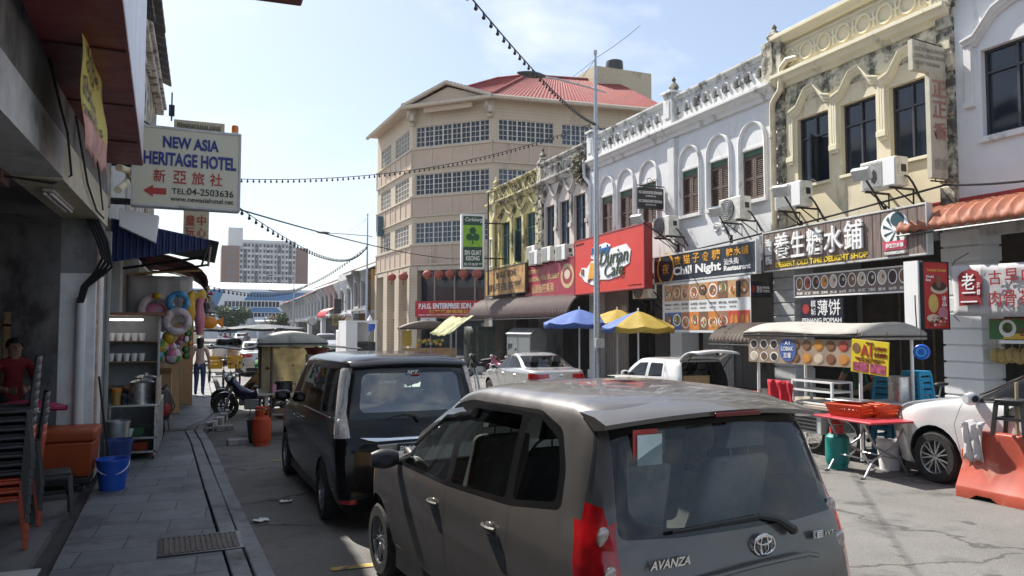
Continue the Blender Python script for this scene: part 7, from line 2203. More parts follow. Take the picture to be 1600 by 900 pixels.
for s_ in(-1,1):
 tl=mdp[(7,s_)]
 for z in(1.06,.90):MB().sph(on_rear(.715*s_ if s_<0 else .66,z),(.036,.011,.048),16,10).build('reflector',mat('clear_inner_lens',(0.34,0.30,0.29),.12,.4,coat=.6,var=.4,scale=50),tl)
 for y,z in((1.16,.90),(2.05,.86)):MB().sph((s_*.838,y,z),(.012,.055,.035),10,6).tube([(s_*.842,y-.08,z+.005),(s_*.862,y-.03,z+.006),(s_*.862,y+.03,z+.006),(s_*.842,y+.08,z+.005)],.012,6).build('handle',grey_paint,mdp[(2,s_)])
 mirror(t,s_*.80,2.86,1.03,M['black'],s_)
 rows=[[(s_*(.742-.10*((z_-1.36)/.2)),y,z_)for z_ in(zt-.085,zt)]for y,zt in((1.04,1.53),(1.4,1.525),(1.76,1.51),(1.9,1.49),(2.1,1.46),(2.4,1.27))]
 MB().grid([[(p[0]+s_*.012,p[1],p[2])for p in r_]for r_ in rows]).build('rain_visor',frit,mdp[(3,s_)],solid=.005)
MB().box(-.50,-.36,.235,.24,1.355,1.50).build('window_sticker',mat('pale_sticker',(0.55,0.66,0.66),.5),mdp[(4,0)],smooth=0)
MB().box(-.52,-.38,.243,.247,1.38,1.525).build('red_sticker',M['letred'],mdp[(4,0)],smooth=0)
# ------------------------------------------------------------------ the black van in front of it
blackp=paint('black_van_paint',(0.006,0.006,0.008),.15,.0,.3,.03,.15)
t=VAN=thing('parked_van','glossy black van parked in front of the grey people carrier at the left kerb','van',(2.05,7.58,0),2.2)
lv=[(.20,.12,4.40,.74,.15,.3,.03,.2),(.32,.02,4.5,.81,.12,.4,.04,.2),(.55,0,4.54,.842,.12,.45,.05,.2),(.85,.02,4.52,.846,.12,.45,.06,.2),(1.00,.05,4.36,.845,.12,.42,.06,.2),(1.10,.07,4.02,.84,.12,.4,.06,.18),(1.18,.09,3.76,.83,.12,.35,.06,.17),(1.30,.11,3.55,.815,.12,.3,.07,.16),(1.55,.17,3.13,.775,.13,.26,.08,.14),(1.71,.21,2.86,.74,.13,.24,.08,.13),(1.78,.24,2.68,.705,.15,.24,.08,.13),(1.825,.33,2.4,.62,.25,.3,.06,.1),(1.852,.6,2.0,.42,.25,.3,0,0),(1.86,.9,1.6,.1,.05,.05,0,0)]
bm=shell(lv,4.54)
d1=[(1.02,.36),(.95,.8),(.98,1.70),(2.30,1.70),(2.36,.36)]
d2=[(2.375,.36),(2.315,1.70),(2.75,1.66),(3.38,1.16),(3.45,.7),(3.3,.36)]
for d_ in(d1,d2):
 both(bm,d_,1)
 both(bm,shrink(d_),2)
both(bm,[(.20,1.22),(1.0,1.17),(3.62,1.10),(3.5,1.22),(2.85,1.66),(2.6,1.74),(.34,1.76),(.26,1.6)],10,r=.04,nmin=.3)
both(bm,[(.36,1.24),(.93,1.21),(.95,1.70),(.42,1.72)],3,r=.03,nmin=.3)
both(bm,[(1.03,1.205),(2.26,1.175),(2.22,1.68),(1.04,1.70)],3,r=.03,nmin=.3)
both(bm,[(2.38,1.17),(3.36,1.14),(2.78,1.60),(2.36,1.67)],3,r=.03,nmin=.3)
for cy in(.84,3.70):both(bm,circle(cy,.32,.385),9,nmin=.1)
cut(bm,[(-.70,.46),(.70,.46),(.76,.9),(.70,1.2),(.66,1.775),(-.66,1.775),(-.70,1.2),(-.76,.9)],'y',-1,1)
cut(bm,[(-.69,.468),(.69,.468),(.752,.9),(.692,1.2),(.652,1.77),(-.652,1.77),(-.692,1.2),(-.752,.9)],'y',-1,4)
cut(bm,[(-.685,1.18),(.685,1.18),(.63,1.72),(-.63,1.72)],'y',-1,5,r=.03)
cut(bm,[(-.58,1.25),(.58,1.25),(.53,1.66),(-.53,1.66)],'y',-1,6,r=.08)
for s_ in(-1,1):
 cut(bm,[(s_*.68,1.0),(s_*.9,.98),(s_*.9,1.30),(s_*.82,1.42),(s_*.80,1.72),(s_*.655,1.72),(s_*.69,1.38),(s_*.71,1.26)],'y',-1,7,nmin=.05,ymax=.36)
 cut(bm,[(-.02,.99),(.25,1.02),(.27,1.25),(.20,1.42),(.30,1.72),(.1,1.72),(-.02,1.3)],'x',s_,7,nmin=.4,only=(0,1,4))
 cut(bm,[(s_*.62,.315),(s_*.84,.315),(s_*.84,.36),(s_*.62,.36)],'y',-1,11)
 cut(bm,[(4.0,.8),(4.6,.75),(4.6,.95),(3.9,1.02)],'x',s_,12,nmin=.1)
cut(bm,[(-.88,1.16),(-.3,1.12),(.3,1.12),(.88,1.16),(.76,1.66),(.5,1.72),(-.5,1.72),(-.76,1.66)],'y',1,8,r=.05)
rg_={0:('body',blackp,None,0),1:('door_seam',frit,None,0),2:('door',blackp,None,1),3:('side_window',GL_dark,None,1),4:('tailgate',blackp,None,0),5:('rear_window_border',frit,4,0),6:('rear_window',thin_glass('greenish_glass',(0.62,0.74,0.71),.02,2.5),4,0),7:('tail_light',mat('smoked_lamp_lens',(0.52,0.50,0.50),.2,coat=.6,var=.35,scale=26),None,1),8:('windscreen',GL_clear,None,0),11:('reflector',lampred,None,1),10:('window_surround',frit,None,1),12:('headlight',lampwhite,None,1)}
mdp=pieces(bm,rg_,t)
lining(bm,(0,2,4),t,mat('dark_trim',(0.06,0.06,0.06),.8))
bm.free()
for x in(-.74,.74):
 for y in(.84,3.70):wheel(t,x,y,.315,.195,spokes=7,twin=False)
MB().box(-.6,.6,.4,4.2,.2,.3).box(-.8,.8,1.25,3.3,.2,.38).build('underbody',M['black'],t,smooth=0)
cabin(t,4.5,.8,((.9,.8,(-.38,.38)),(1.8,.8,(-.36,.36)),(2.8,.78,(-.38,.38))),mat('dark_seat_fabric',(0.07,0.07,0.07),.9),3.35,.72)
MB().ext([(-.60,.035,1.0),(-.30,.02,.985),(.30,.02,.985),(.60,.035,1.0),(.52,.012,.962),(-.42,.012,.95),(-.5,.02,.965)],(0,.04,.01)).build('chrome_strip',M['chrome'],mdp[(4,0)],bevel=.008)
MB().ext([(-.42,.02,.92),(.5,.02,.94),(.4,.03,.80),(-.34,.03,.80)],(0,.04,0)).build('plate_recess',M['steel'],mdp[(4,0)],bevel=.01)
plate(mdp[(4,0)],.02,.012,.81,'PNA 5137',w_=.44,h_=.11)
MB().tube([(.05,.05,1.15),(0,.07,1.2),(-.12,.1,1.215),(-.30,.09,1.18)],[.022,.016,.012,.007],6).build('rear_wiper',M['black'],mdp[(4,0)])
rows=[]
for k in range(11):
 x=-.66+1.32*k/10
 u=(x/.66)**2
 rows.append([(x,.42,1.835-.05*u),(x,.18+.07*u,1.80-.03*u),(x,.13+.08*u,1.765-.03*u),(x,.17+.08*u,1.74-.02*u),(x,.27,1.745-.02*u)])
MB().grid(rows).poly(rows[0]).poly(rows[-1]).build('roof_spoiler',blackp,mdp[(4,0)],smooth=50)
text(mdp[(4,0)],[('SPT',-.06,.06,1.655,1.69,.02,.3)],M['letwhite'],.155,name='sticker',depth=.001)
MB().box(-.0,.10,.158,.160,1.635,1.65).build('red_sticker',M['letred'],mdp[(4,0)],smooth=0)
for s_ in(-1,1):
 MB().tube([(s_*.83,.06,1.02),(s_*.845,.03,1.22),(s_*.775,.10,1.40),(s_*.735,.15,1.70)],.012,6).tube([(s_*.80,.02,1.03),(s_*.80,.045,1.22),(s_*.735,.10,1.38),(s_*.70,.14,1.70)],.006,6).build('lamp_strip',M['steel'],mdp[(7,s_)])
 MB().sph((s_*.80,.075,1.13),(.035,.04,.08),10,8).build('bulb',lampwhite,mdp[(7,s_)])
 for y in(2.2,2.52):MB().tube([(s_*.846,y-.09,1.0),(s_*.872,y-.04,1.0),(s_*.872,y+.04,1.0),(s_*.846,y+.09,1.0)],.012,6).build('handle',M['chrome'],mdp[(2,s_)])
 MB().tube([(s_*.83,.4,1.19),(s_*.834,1.0,1.18),(s_*.838,2.3,1.16),(s_*.836,3.3,1.13)],.008,5).build('beltline_trim',M['chrome'],t)
 mirror(t,s_*.81,3.30,1.20,blackp,s_)
t.scale=(.965,.96,.95)
# ------------------------------------------------------------------ sedans
def sedan(label,P,rz,pm,plate_s,scale=.94,gl=GL_tint,rear=True,group=None):
 t=thing('parked_car',label,'car',P,rz,group)
 lv=[(.18,.10,4.28,.74,.15,.3,.04,.25),(.34,.02,4.38,.83,.25,.5,.08,.35),(.58,0,4.42,.855,.28,.55,.1,.35),(.74,.02,4.38,.862,.28,.55,.1,.35),(.86,.05,4.18,.862,.26,.5,.1,.3),(.93,.07,3.80,.855,.25,.45,.1,.25),(.98,.10,3.45,.84,.25,.4,.1,.2),(1.02,.20,3.22,.825,.25,.35,.1,.2),(1.055,.66,3.08,.80,.2,.3,.1,.2),(1.12,.84,2.93,.77,.2,.3,.1,.2),(1.25,1.10,2.66,.715,.2,.28,.08,.16),(1.38,1.42,2.32,.64,.2,.25,.08,.13),(1.44,1.68,2.08,.54,.15,.15,.05,.08),(1.465,1.8,1.95,.2,.05,.05,0,0)]
 bm=shell(lv,4.42)
 d1=[(1.22,.5),(1.05,.8),(1.12,1.1),(1.44,1.36),(1.98,1.42),(2.02,.32),(1.35,.32)]
 d2=[(2.035,.32),(1.995,1.42),(2.32,1.37),(2.98,1.0),(3.1,.7),(3.02,.32)]
 for d_ in(d1,d2):
  both(bm,d_,1)
  both(bm,shrink(d_),2)
 both(bm,[(.92,1.06),(2.0,1.0),(2.98,.97),(2.92,1.05),(2.36,1.37),(1.98,1.42),(1.5,1.37),(1.2,1.22)],1,r=.03)
 both(bm,[(1.04,1.08),(1.96,1.03),(1.95,1.375),(1.52,1.33),(1.24,1.2)],3,r=.03)
 both(bm,[(2.03,1.03),(2.84,1.0),(2.34,1.32),(2.02,1.375)],3,r=.03)
 for cy in(.86,3.40):both(bm,circle(cy,.30,.37),9,nmin=.1)
 cut(bm,[(-.70,1.075),(.70,1.075),(.60,1.38),(-.60,1.38)],'y',-1,6,r=.06)
 cut(bm,[(-.72,1.05),(.72,1.05),(.6,1.4),(-.6,1.4)],'y',1,8,r=.06)
 for s_ in(-1,1):
  cut(bm,[(s_*.46,.80),(s_*.9,.78),(s_*.9,.93),(s_*.74,.94),(s_*.46,.88)],'y',-1,7,nmin=.1)
  cut(bm,[(-.02,.80),(.32,.86),(.28,.94),(-.02,.92)],'x',s_,7,nmin=.1,only=(0,))
  cut(bm,[(3.72,.84),(4.02,.72),(4.5,.62),(4.5,.73),(4.1,.86),(3.82,.90)],'x',s_,12,nmin=.05)
  cut(bm,[(4.12,.42),(4.5,.30),(4.5,.46),(4.22,.56)],'x',s_,13,nmin=.05)
 cut(bm,[(-.5,.5),(.5,.5),(.46,.28),(-.46,.28)],'y',1,13)
 cut(bm,[(-.6,.22),(.6,.22),(.6,.36),(-.6,.36)],'y',-1,13)
 cut(bm,[(-.78,.46),(.78,.46),(.74,1.0),(-.74,1.0)],'y',-1,1,only=(0,))
 cut(bm,[(-.772,.47),(.772,.47),(.732,1.0),(-.732,1.0)],'y',-1,0,only=(1,))
 rg_={0:('body',pm,None,0),1:('door_seam',M['black'],None,0),2:('door',pm,None,1),3:('side_window',gl,None,1),6:('rear_window',gl,None,0),7:('tail_light',lampred,None,1),8:('windscreen',gl,None,0),12:('headlight',lampwhite,None,1),13:('grille',M['black'],None,0)}
 mdp=pieces(bm,rg_,t)
 lining(bm,(0,2),t,MATS['dark_trim'])
 bm.free()
 for x in(-.74,.74):
  for y in(.86,3.40):wheel(t,x,y,.30,.19,spokes=7,twin=True)
 MB().box(-.6,.6,.4,4.1,.2,.3).box(-.8,.8,1.3,3.0,.2,.36).build('underbody',M['black'],t,smooth=0)
 cabin(t,4.4,.76,((1.35,.55,(-.34,.34)),(2.2,.52,(-.36,.36))),MATS['dark_seat_fabric'],2.95,.5)
 plate(t,0,.0,.66,plate_s,w_=.44,h_=.11)
 MB().sph((0,.035,.90),(.055,.012,.04),14,8).build('emblem',M['chrome'],t)
 for s_ in(-1,1):
  mirror(t,s_*.80,2.82,1.02,pm,s_)
  for y in(1.32,2.2):MB().tube([(s_*.855,y-.08,.87),(s_*.882,y-.03,.872),(s_*.882,y+.03,.872),(s_*.855,y+.08,.87)],.012,6).build('handle',pm,mdp[(2,s_)])
 t.scale=(scale,)*3
 return t
silver=paint('silver_paint',(0.46,0.46,0.46),.3,.6,.8,.12)
whitecar=paint('white_car_paint',(0.68,0.68,0.69),.3,.1,.9,.12)
sedan('silver sedan parked across the street left of the lamp post, seen from behind',(8.47,17.3,0),0,silver,'PMG 3821')
sedan('white sedan at the right edge with its front wheel beside the red folding table',(9.9,3.62,0),0.5,whitecar,'PLQ 746',scale=1.06,gl=GL_dark).scale.z=1.14
fs=sedan('silver sedan driving away far down the left lane behind the yellow crates',(2.35,33.6,0),1,silver,'PKE 905',scale=1)
dup(fs,(5.9,60,0),178,label='distant pale car coming along the middle of the street',scale=(1.02,1.02,1.1))
dup(fs,(1.5,45,0),1,label='distant pale car at the left kerb partly behind the nearer silver sedan')
dup(fs,(8.4,57,0),175,label='distant white car at the right side behind the green tarpaulin',scale=(1.02,1.02,1.12))
dup(fs,(4.2,88,0),4,label='farthest small car near the hall end of the street')
# the small white hatchback with its tailgate up
t=thing('parked_car','small white hatchback with its tailgate raised, parked by the menu banner','car',(10.35,13.85,0),0)
lv=[(.18,.08,3.3,.64,.12,.3,.03,.15),(.34,.01,3.42,.72,.13,.35,.04,.2),(.6,0,3.46,.742,.13,.35,.04,.2),(.85,.03,3.36,.745,.13,.35,.04,.2),(.93,.05,2.9,.735,.13,.3,.04,.15),(.99,.065,2.68,.725,.12,.25,.04,.12),(1.15,.12,2.45,.685,.12,.2,.04,.1),(1.30,.18,2.2,.635,.12,.2,.04,.1),(1.37,.25,2.05,.58,.15,.2,.04,.1),(1.40,.5,1.8,.4,.2,.2,0,0),(1.41,.8,1.5,.05,.02,.02,0,0)]
bm=shell(lv,3.46)
d1=[(.78,.45),(.72,.8),(.76,1.33),(1.42,1.34),(1.45,.3),(.95,.3)]
d2=[(1.465,.3),(1.435,1.34),(1.85,1.32),(2.52,.92),(2.55,.3)]
for d_ in(d1,d2):
 both(bm,d_,1);both(bm,shrink(d_),2)
both(bm,[(.80,.98),(1.38,.96),(1.36,1.29),(.84,1.29)],3,r=.04)
both(bm,[(1.5,.96),(2.38,.93),(1.86,1.27),(1.48,1.29)],3,r=.03)
for cy in(.62,2.85):both(bm,circle(cy,.27,.33),9,nmin=.1)
cut(bm,[(-.60,.5),(.60,.5),(.64,.95),(.55,1.34),(-.55,1.34),(-.64,.95)],'y',-1,9,r=.06)
cut(bm,[(-.66,.98),(.66,.98),(.54,1.31),(-.54,1.31)],'y',1,8,r=.05)
for s_ in(-1,1):cut(bm,[(s_*.64,.62),(s_*.8,.62),(s_*.8,.9),(s_*.64,.9)],'y',-1,7,nmin=.1)
rg_={0:('body',whitecar,None,0),1:('door_seam',M['black'],None,0),2:('door',whitecar,None,1),3:('side_window',GL_tint,None,1),7:('tail_light',lampred,None,1),8:('windscreen',GL_clear,None,0)}
mdp=pieces(bm,rg_,t)
lining(bm,(0,2),t,MATS['dark_trim'])
bm.free()
for x in(-.65,.65):
 for y in(.62,2.85):wheel(t,x,y,.265,.15,spokes=8,twin=False)
MB().box(-.55,.55,.3,3.2,.18,.28).box(-.69,.69,1.0,2.5,.2,.32).build('underbody',M['black'],t,smooth=0)
cabin(t,3.4,.66,((.95,.5,(-.3,.3)),(1.7,.5,(-.32,.32))),MATS['dark_seat_fabric'],2.4,.5)
for s_ in(-1,1):mirror(t,s_*.69,2.32,.99,whitecar,s_)
rows,rowg=[],[]
for k in range(9):
 f=k/8
 y,z=.34-.78*f,1.40+.30*sin(f*1.9)-.10*f
 wd=.56+.06*sin(pi*f)
 rows.append([(wd*a,y,z-.05*abs(a)**2)for a in(-1,-.8,-.4,0,.4,.8,1)])
tg_=MB().grid(rows[:2]).grid([r_[:2]for r_ in rows[1:7]]).grid([r_[5:]for r_ in rows[1:7]]).grid(rows[6:]).build('tailgate',whitecar,t,solid=.035)
MB().grid([r_[1:6]for r_ in rows[1:7]]).build('rear_window',GL_tint,tg_)
for s_ in(-1,1):MB().tube([(s_*.54,.14,1.18),(s_*.56,-.15,1.5)],.012,6).build('gas_strut',M['black'],t)
carton('white carton in the open boot of the small hatchback',(10.2,14.25,.62),0,.7,.4,.36)
t.scale=(.96,)*3
# ------------------------------------------------------------------ motorcycles
def motorbike(label,P,rz,pm,group='parked motorcycles'):
 """scooter-like underbone bike, front towards +y"""
 t=thing('motorcycle',label,'motorcycle',P,rz,group)
 for y in(-.62,.62):
  w_=MB().tube([(0,y+.24*cos(2*pi*k/22),.29+.24*sin(2*pi*k/22))for k in range(22)],.048,8,closed=True).build('wheel',M['rubber'],t)
  mb=MB().tube([(0,y+.195*cos(2*pi*k/20),.29+.195*sin(2*pi*k/20))for k in range(20)],.016,6,closed=True)
  for k in range(5):mb.tube([(0,y,.29),(0,y+.19*cos(k*1.257),.29+.19*sin(k*1.257))],.014,5)
  mb.cyl((-.05,y,.29),(.05,y,.29),.035,n=10).build('rim',M['blackm'],w_)
 MB().tube([(-.06,.62,.29),(-.055,.48,.72),(-.05,.42,.95)],.022,7).tube([(.06,.62,.29),(.055,.48,.72),(.05,.42,.95)],.022,7).build('fork',M['steel'],t)
 mb=MB()
 rows=[]
 for(y,z,wd,hh)in((.56,.86,.04,.07),(.45,.80,.10,.15),(.28,.58,.09,.16),(.05,.50,.10,.13),(-.2,.56,.11,.12),(-.5,.66,.11,.10),(-.80,.76,.07,.05),(-.9,.79,.02,.02)):
  rows.append([(wd*cos(a),y,z+hh*sin(a))for a in[2*pi*k/12 for k in range(12)]])
 mb.grid(rows,closed=True).poly(rows[0]).poly(rows[-1]).build('fairing',pm,t)
 MB().grid([[(.07*cos(a),.62+.30*cos(q),.29+.30*sin(q)+.03*sin(a))for a in(0,pi/4,pi/2,3*pi/4,pi)]for q in(.3,.7,1.1,1.5,1.9,2.3)]).build('mudguard',pm,t,solid=.006)
 rows=[[(wd*cos(a),y,z+.05*sin(a))for a in[2*pi*k/10 for k in range(10)]]for y,z,wd in((.0,.70,.07),(-.2,.73,.12),(-.5,.77,.12),(-.78,.83,.07))]
 MB().grid(rows,closed=True).poly(rows[0]).poly(rows[-1]).build('seat',M['black'],t)
 MB().tube([(-.34,.26,1.0),(-.2,.36,1.02),(0,.42,.96),(.2,.36,1.02),(.34,.26,1.0)],.014,6).build('handlebar',M['blackm'],t)
 for s_ in(-1,1):MB().tube([(s_*.2,.36,1.02),(s_*.27,.34,1.18)],.006,4).sph((s_*.29,.33,1.21),(.06,.015,.04),10,6).build('mirror',M['black'],t)
 MB().sph((0,.55,.90),(.09,.06,.07),12,8).build('headlight',lampwhite,t)
 MB().sph((0,-.9,.78),(.05,.03,.03),8,6).build('tail_light',lampred,t)
 MB().box(-.1,.1,-.15,.2,.22,.46).build('engine',M['steel'],t,bevel=.03)
 MB().tube([(.1,.1,.25),(.13,-.2,.24),(.14,-.75,.36)],[.02,.03,.045],8).build('exhaust',M['steel'],t)
 MB().tube([(-.1,-.1,.22),(-.22,-.12,.01)],.012,5).build('side_stand',M['blackm'],t)
 return t
bluebike=motorbike('dark blue motorcycle parked nose to the kerb beside the cardboard sheets',(1.12,18.0,0),72,paint('dark_blue_paint',(0.008,0.012,0.05),.25,.4,.9,.1))
b2=motorbike('black motorcycle parked behind the dark blue one at the kerb',(1.05,18.95,0),66,blackp)
pinkm=paint('pink_red_paint',(0.35,0.03,0.10),.3,.1,.8,.1)
pk=motorbike('pink motorcycle parked by the grey utility cabinet',(11.15,26.6,0),30,pinkm)
dup(pk,(11.0,28.0,0),20,label='pink motorcycle to the left of the one by the utility cabinet, among dark bikes')
dup(b2,(10.7,29.4,0),35,label='black motorcycle at the left end of the bikes by the tarpaulin awning')
dup(b2,(3.6,42,0),4,label='black motorcycle ridden by a person in the far middle of the street')
person('rider in a dark jacket sitting on the black motorcycle far down the street',(3.62,41.75,.34),184,1.65,shirt=mat('dark_grey_jacket',(0.06,0.055,0.06),.8),legs=MATS['black_trousers'],arms={-1:[(-.2,-.12,.66),(-.18,-.28,.6)],1:[(.2,-.12,.66),(.18,-.28,.6)]},leg_pose={-1:[(-.12,-.22,.42),(-.12,-.12,.17),(-.12,-.2,.15)],1:[(.12,-.22,.42),(.12,-.12,.17),(.12,-.2,.15)]},sleeve=1)
# flattened cartons leaning on the blue bike
carton('flattened brown carton leaning on the dark blue motorcycle, in front',(1.35,18.95,.42),40,1.1,.06,1.25,48)
carton('second flattened carton leaning behind the first by the motorcycle',(1.15,19.7,.35),40,1.1,.06,1.25,50)
# ================================================================== FOOD STALLS, FURNITURE, SMALL THINGS
def gas_cylinder(label,P,m,collar,r=.155,h=.62,z=0):
 t=thing('gas_cylinder',label,'gas cylinder',P,0)
 MB().lathe([(.001,.05),(r*.8,.04),(r*.98,.10),(r,.16),(r,h*.62),(r*.96,h*.70),(r*.6,h*.78),(.04,h*.80)],n=24).build('tank',m,t)
 MB().lathe([(r*.82,.0),(r*.86,.0),(r*.86,.07),(r*.82,.07)],n=24).build('foot_ring',m,t)
 mb=MB().lathe([(r*.62,h*.76),(r*.62,h*.92)],n=20,arc=4.9).tube([(r*.62*cos(a),r*.62*sin(a),h)for a in[2*pi*k/20 for k in range(20)]],.016,6,closed=True)
 for a in(0,1.6,3.2,4.8):mb.tube([(r*.62*cos(a),r*.62*sin(a),h*.76),(r*.62*cos(a),r*.62*sin(a),h)],.014,5)
 mb.build('collar',collar,t)
 MB().cyl((0,0,h*.78),(0,0,h*.93),.022,n=8).box(-.015,.06,-.015,.015,h*.86,h*.90).build('valve',M['gold'],t)
 return t
orc=mat('orange_red_cylinder',(0.45,0.05,0.012),.5,scale=6,var=.2,dirt=((0.15,0.03,0.02),.3,5,1))
gas_cylinder('orange red gas cylinder standing on the road by the middle food cart',(1.0,13.95,0),orc,orc,.16,.66)
teal=mat('teal_cylinder',(0.0,0.19,0.17),.45,scale=6,var=.15,dirt=((0.05,0.1,0.09),.25,4,1))
gas_cylinder('teal gas cylinder with a red collar beside the red folding table',(8.62,8.5,0),teal,M['red'],.165,.66)
bucket('black bucket hidden behind the orange red gas cylinder',(.92,14.35,0),.15,.42,blk,False)
for i,(x,y)in enumerate(((.62,14.2),(.45,16.25))):
 t=thing('concrete_block',('flat concrete block on the road against the kerb near the gas cylinder','second concrete block on the road below the painted kerb')[i],'block',(x,y,0),8)
 MB().box(-.17,.17,-.1,.1,0,.10).build('block',M['grey'],t,bevel=.012)
for i,(x,y,s_)in enumerate(((.95,9.3,.07),(.62,8.5,.08),(.45,5.75,.08))):
 rn=random.Random(i)
 rows=[[(s_*(a-2)*.5+rn.uniform(-.01,.01),s_*(b-1.5)*.4+rn.uniform(-.01,.01),.01+rn.uniform(0,.03))for a in range(5)]for b in range(4)]
 o=MB().grid(rows).build('litter',M['letwhite'],smooth=0)
 o.location=(x,y,0)
 tag(o,('crumpled white paper on the road beside the black van','crumpled plastic wrapper at the kerb edge','small white scrap by the near end of the kerb')[i],'litter')
canvas=mat('grey_canvas',(0.46,0.45,0.41),.75,scale=2,var=.1,dirt=((0.16,0.15,0.13),.35,2.5,1))
def canopy(t,x0,x1,y0,y1,z,rise,m,axis='x',post=True,zl=0.0,skirt=.1):
 """barrel-vaulted stall roof"""
 rows=[]
 for i in range(13):
  f=i/12
  zz=z+rise*(1-(2*f-1)**2)
  rows.append([(x0+(x1-x0)*f,y0+(y1-y0)*k/6,zz-.02*sin(pi*k/3))for k in range(7)]if axis=='x' else[(x0+(x1-x0)*k/6,y0+(y1-y0)*f,zz-.02*sin(pi*k/3))for k in range(7)])
 MB().grid(rows).build('canopy',m,t,solid=.012)
 mb=MB()
 for k in(0,-1):
  top=[r_[k]for r_ in rows]
  mb.grid([top,[(p[0],p[1],z-skirt)for p in top]])
 mb.build('canopy_end',m,t,solid=.008,at=[(y0+y1)/2],ax=1)
 mb=MB()
 for a,b in(((x0,y0),(x1,y0)),((x1,y0),(x1,y1)),((x1,y1),(x0,y1)),((x0,y1),(x0,y0))):mb.tube([(*a,z-.05),(*b,z-.05)],.018,5)
 mb.build('canopy_frame',M['blackm'],t)
# middle food cart, past the van
z=px(465,533,Y=14.5).z
t=thing('food_cart','middle food cart with a low grey arched canopy and yellow patterned side cloth','food cart',(1.62,15.3,0),-3)
canopy(t,-.62,.62,-.75,1.0,z,.16,canvas)
MB().grid([[(-1.55+.12*i,.9,z-.14+.03*sin(i))for i in range(9)],[(-1.5+.12*i,.2,z-.16+.02*sin(i))for i in range(9)]]).build('side_flap',M['black'],t,solid=.01)
MB().grid([[(.55+.1*i,-.6,z-.10-.01*i)for i in range(9)],[(.55+.1*i,.4,z-.08-.01*i)for i in range(9)]]).build('side_flap',M['black'],t,solid=.01)
for x,y in((-.38,-.62),(.55,-.62),(-.55,.9),(.55,.9)):MB().tube([(x,y,0.05),(x,y,z)],.024,6).build('post',mat('brown_post',(0.10,0.06,0.045),.6),t)
MB().box(-.62,.9,-.7,.5,.80,.84).box(-.55,.85,-.62,.45,.42,.45).build('counter',M['stainless'],t,bevel=.005)
for x,y in((-.45,-.6),(.82,-.6),(-.45,.42),(.82,.42)):MB().box(x-.03,x+.03,y-.03,y+.03,0,.80).build('leg',M['lgrey'],t,smooth=0)
ycl=mat('yellow_patterned_cloth',(0.70,0.64,0.46),.85,scale=4.5,var=.32,fleck=((0.30,0.14,0.04),3.2,.62),glow=.3)
rows=[[(-.6+.1*i,.95+.03*sin(i*1.4),.62+(z-.75)*k/8)for i in range(13)]for k in range(9)]
MB().grid(rows).build('side_cloth',ycl,t,solid=.006)
cx0,cy0=1.62,15.3
pot('black wok pot on the counter of the middle food cart',(1.45,14.9,.845),.16,.18,M['black'],lid=False)
pot('dark pot at the right of the middle food cart counter',(2.05,14.95,.845),.17,.26,M['black'])
bucket('dark red plastic basin on top of a pale box on the middle food cart',(2.15,15.55,1.52),.24,.13,mat('dark_red_plastic',(0.20,0.015,0.02),.45),False)
t=thing('glass_case','pale display box under the dark red basin on the middle food cart','display case',(1.95,15.4,.845))
MB().box(0,.42,0,.35,0,.67).build('case',M['lgrey'],t,bevel=.01)
MB().box(.05,.37,-.006,.0,.08,.58).build('pane',M['glass'],t,smooth=0)
for i,(x,c_)in enumerate(((1.25,'pinkish tin'),(1.7,'brown tin'),(1.85,'dark tin'))):
 o=MB().lathe([(.001,0),(.06,0),(.06,.14),(.05,.16),(.001,.16)],n=14).build('tin',[MATS['print_pink'],MATS['dish_brown'],M['black']][i])
 o.location=(x,14.75,.842)
 tag(o,c_+' on the counter of the middle food cart','tin')
t=thing('checked_cloth','red and white checked cloth hanging over the counter edge of the middle food cart','cloth',(1.95,14.56,.30))
ch=mat('red_white_check',(0.5,0.35,0.34),.85,scale=16,var=.5)
MB().grid([[(.36*i/6-.06*(1-k/6)*(i-3)/3,.02*sin(i*2+k),.55*k/6)for i in range(7)]for k in range(7)]).build('cloth',ch,t,solid=.006)
# right-hand stall by the red table
Lx=px(1165,521,X=9.15)
z=px(1340,521,X=9.15).z
yl,yr=Lx.y,px(1437,521,X=10.3).y
t=ST=thing('food_stall','right food stall with a pale arched canopy, glass case and printed food panel','food stall',(9.1,yr,0),0)
D=yl-yr
canopy(t,0,1.35,0,D,z,.17,mat('pale_canvas',(0.46,0.44,0.40),.75,scale=2,var=.08,dirt=((0.25,0.23,0.2),.3,2.5,1),glow=.25))
for x,y in((.12,.15),(1.2,.15),(.12,D-.25),(1.2,D-.25)):MB().tube([(x,y,.05),(x,y,z)],.026,8).build('post',M['letwhite'],t)
MB().box(.0,1.15,.2,D-.3,.74,.80).build('counter',mat('worn_counter_board',(0.40,0.34,0.28),.6),t,bevel=.008)
MB().box(.06,1.1,.9,D-.35,.34,.735).build('cabinet',M['lgrey'],t,bevel=.01)
mb=MB()
for k in range(5):mb.box(.052,.06,1.0,1.75,.38+.06*k,.42+.06*k)
mb.build('vent',M['black'],t,smooth=0)
for y in(.55,1.25):
 w_=MB().tube([(.18,y+.30*cos(2*pi*k/26),.34+.30*sin(2*pi*k/26))for k in range(26)],.035,7,closed=True).build('wheel',M['rubber'],t)
 mb=MB().tube([(.18,y+.262*cos(2*pi*k/24),.34+.262*sin(2*pi*k/24))for k in range(24)],.014,6,closed=True)
 for k in range(14):mb.tube([(.18,y,.34),(.18,y+.26*cos(k*.449),.34+.26*sin(k*.449))],.004,3)
 mb.build('rim',M['steel'],w_)
MB().box(.03,.08,.1,D-.1,z-.52,z-.10).build('food_panel',mat('printed_tan_panel',(0.36,0.27,0.20),.55,scale=3,var=.2),t,smooth=0)
mb=MB()
pn=D-.3
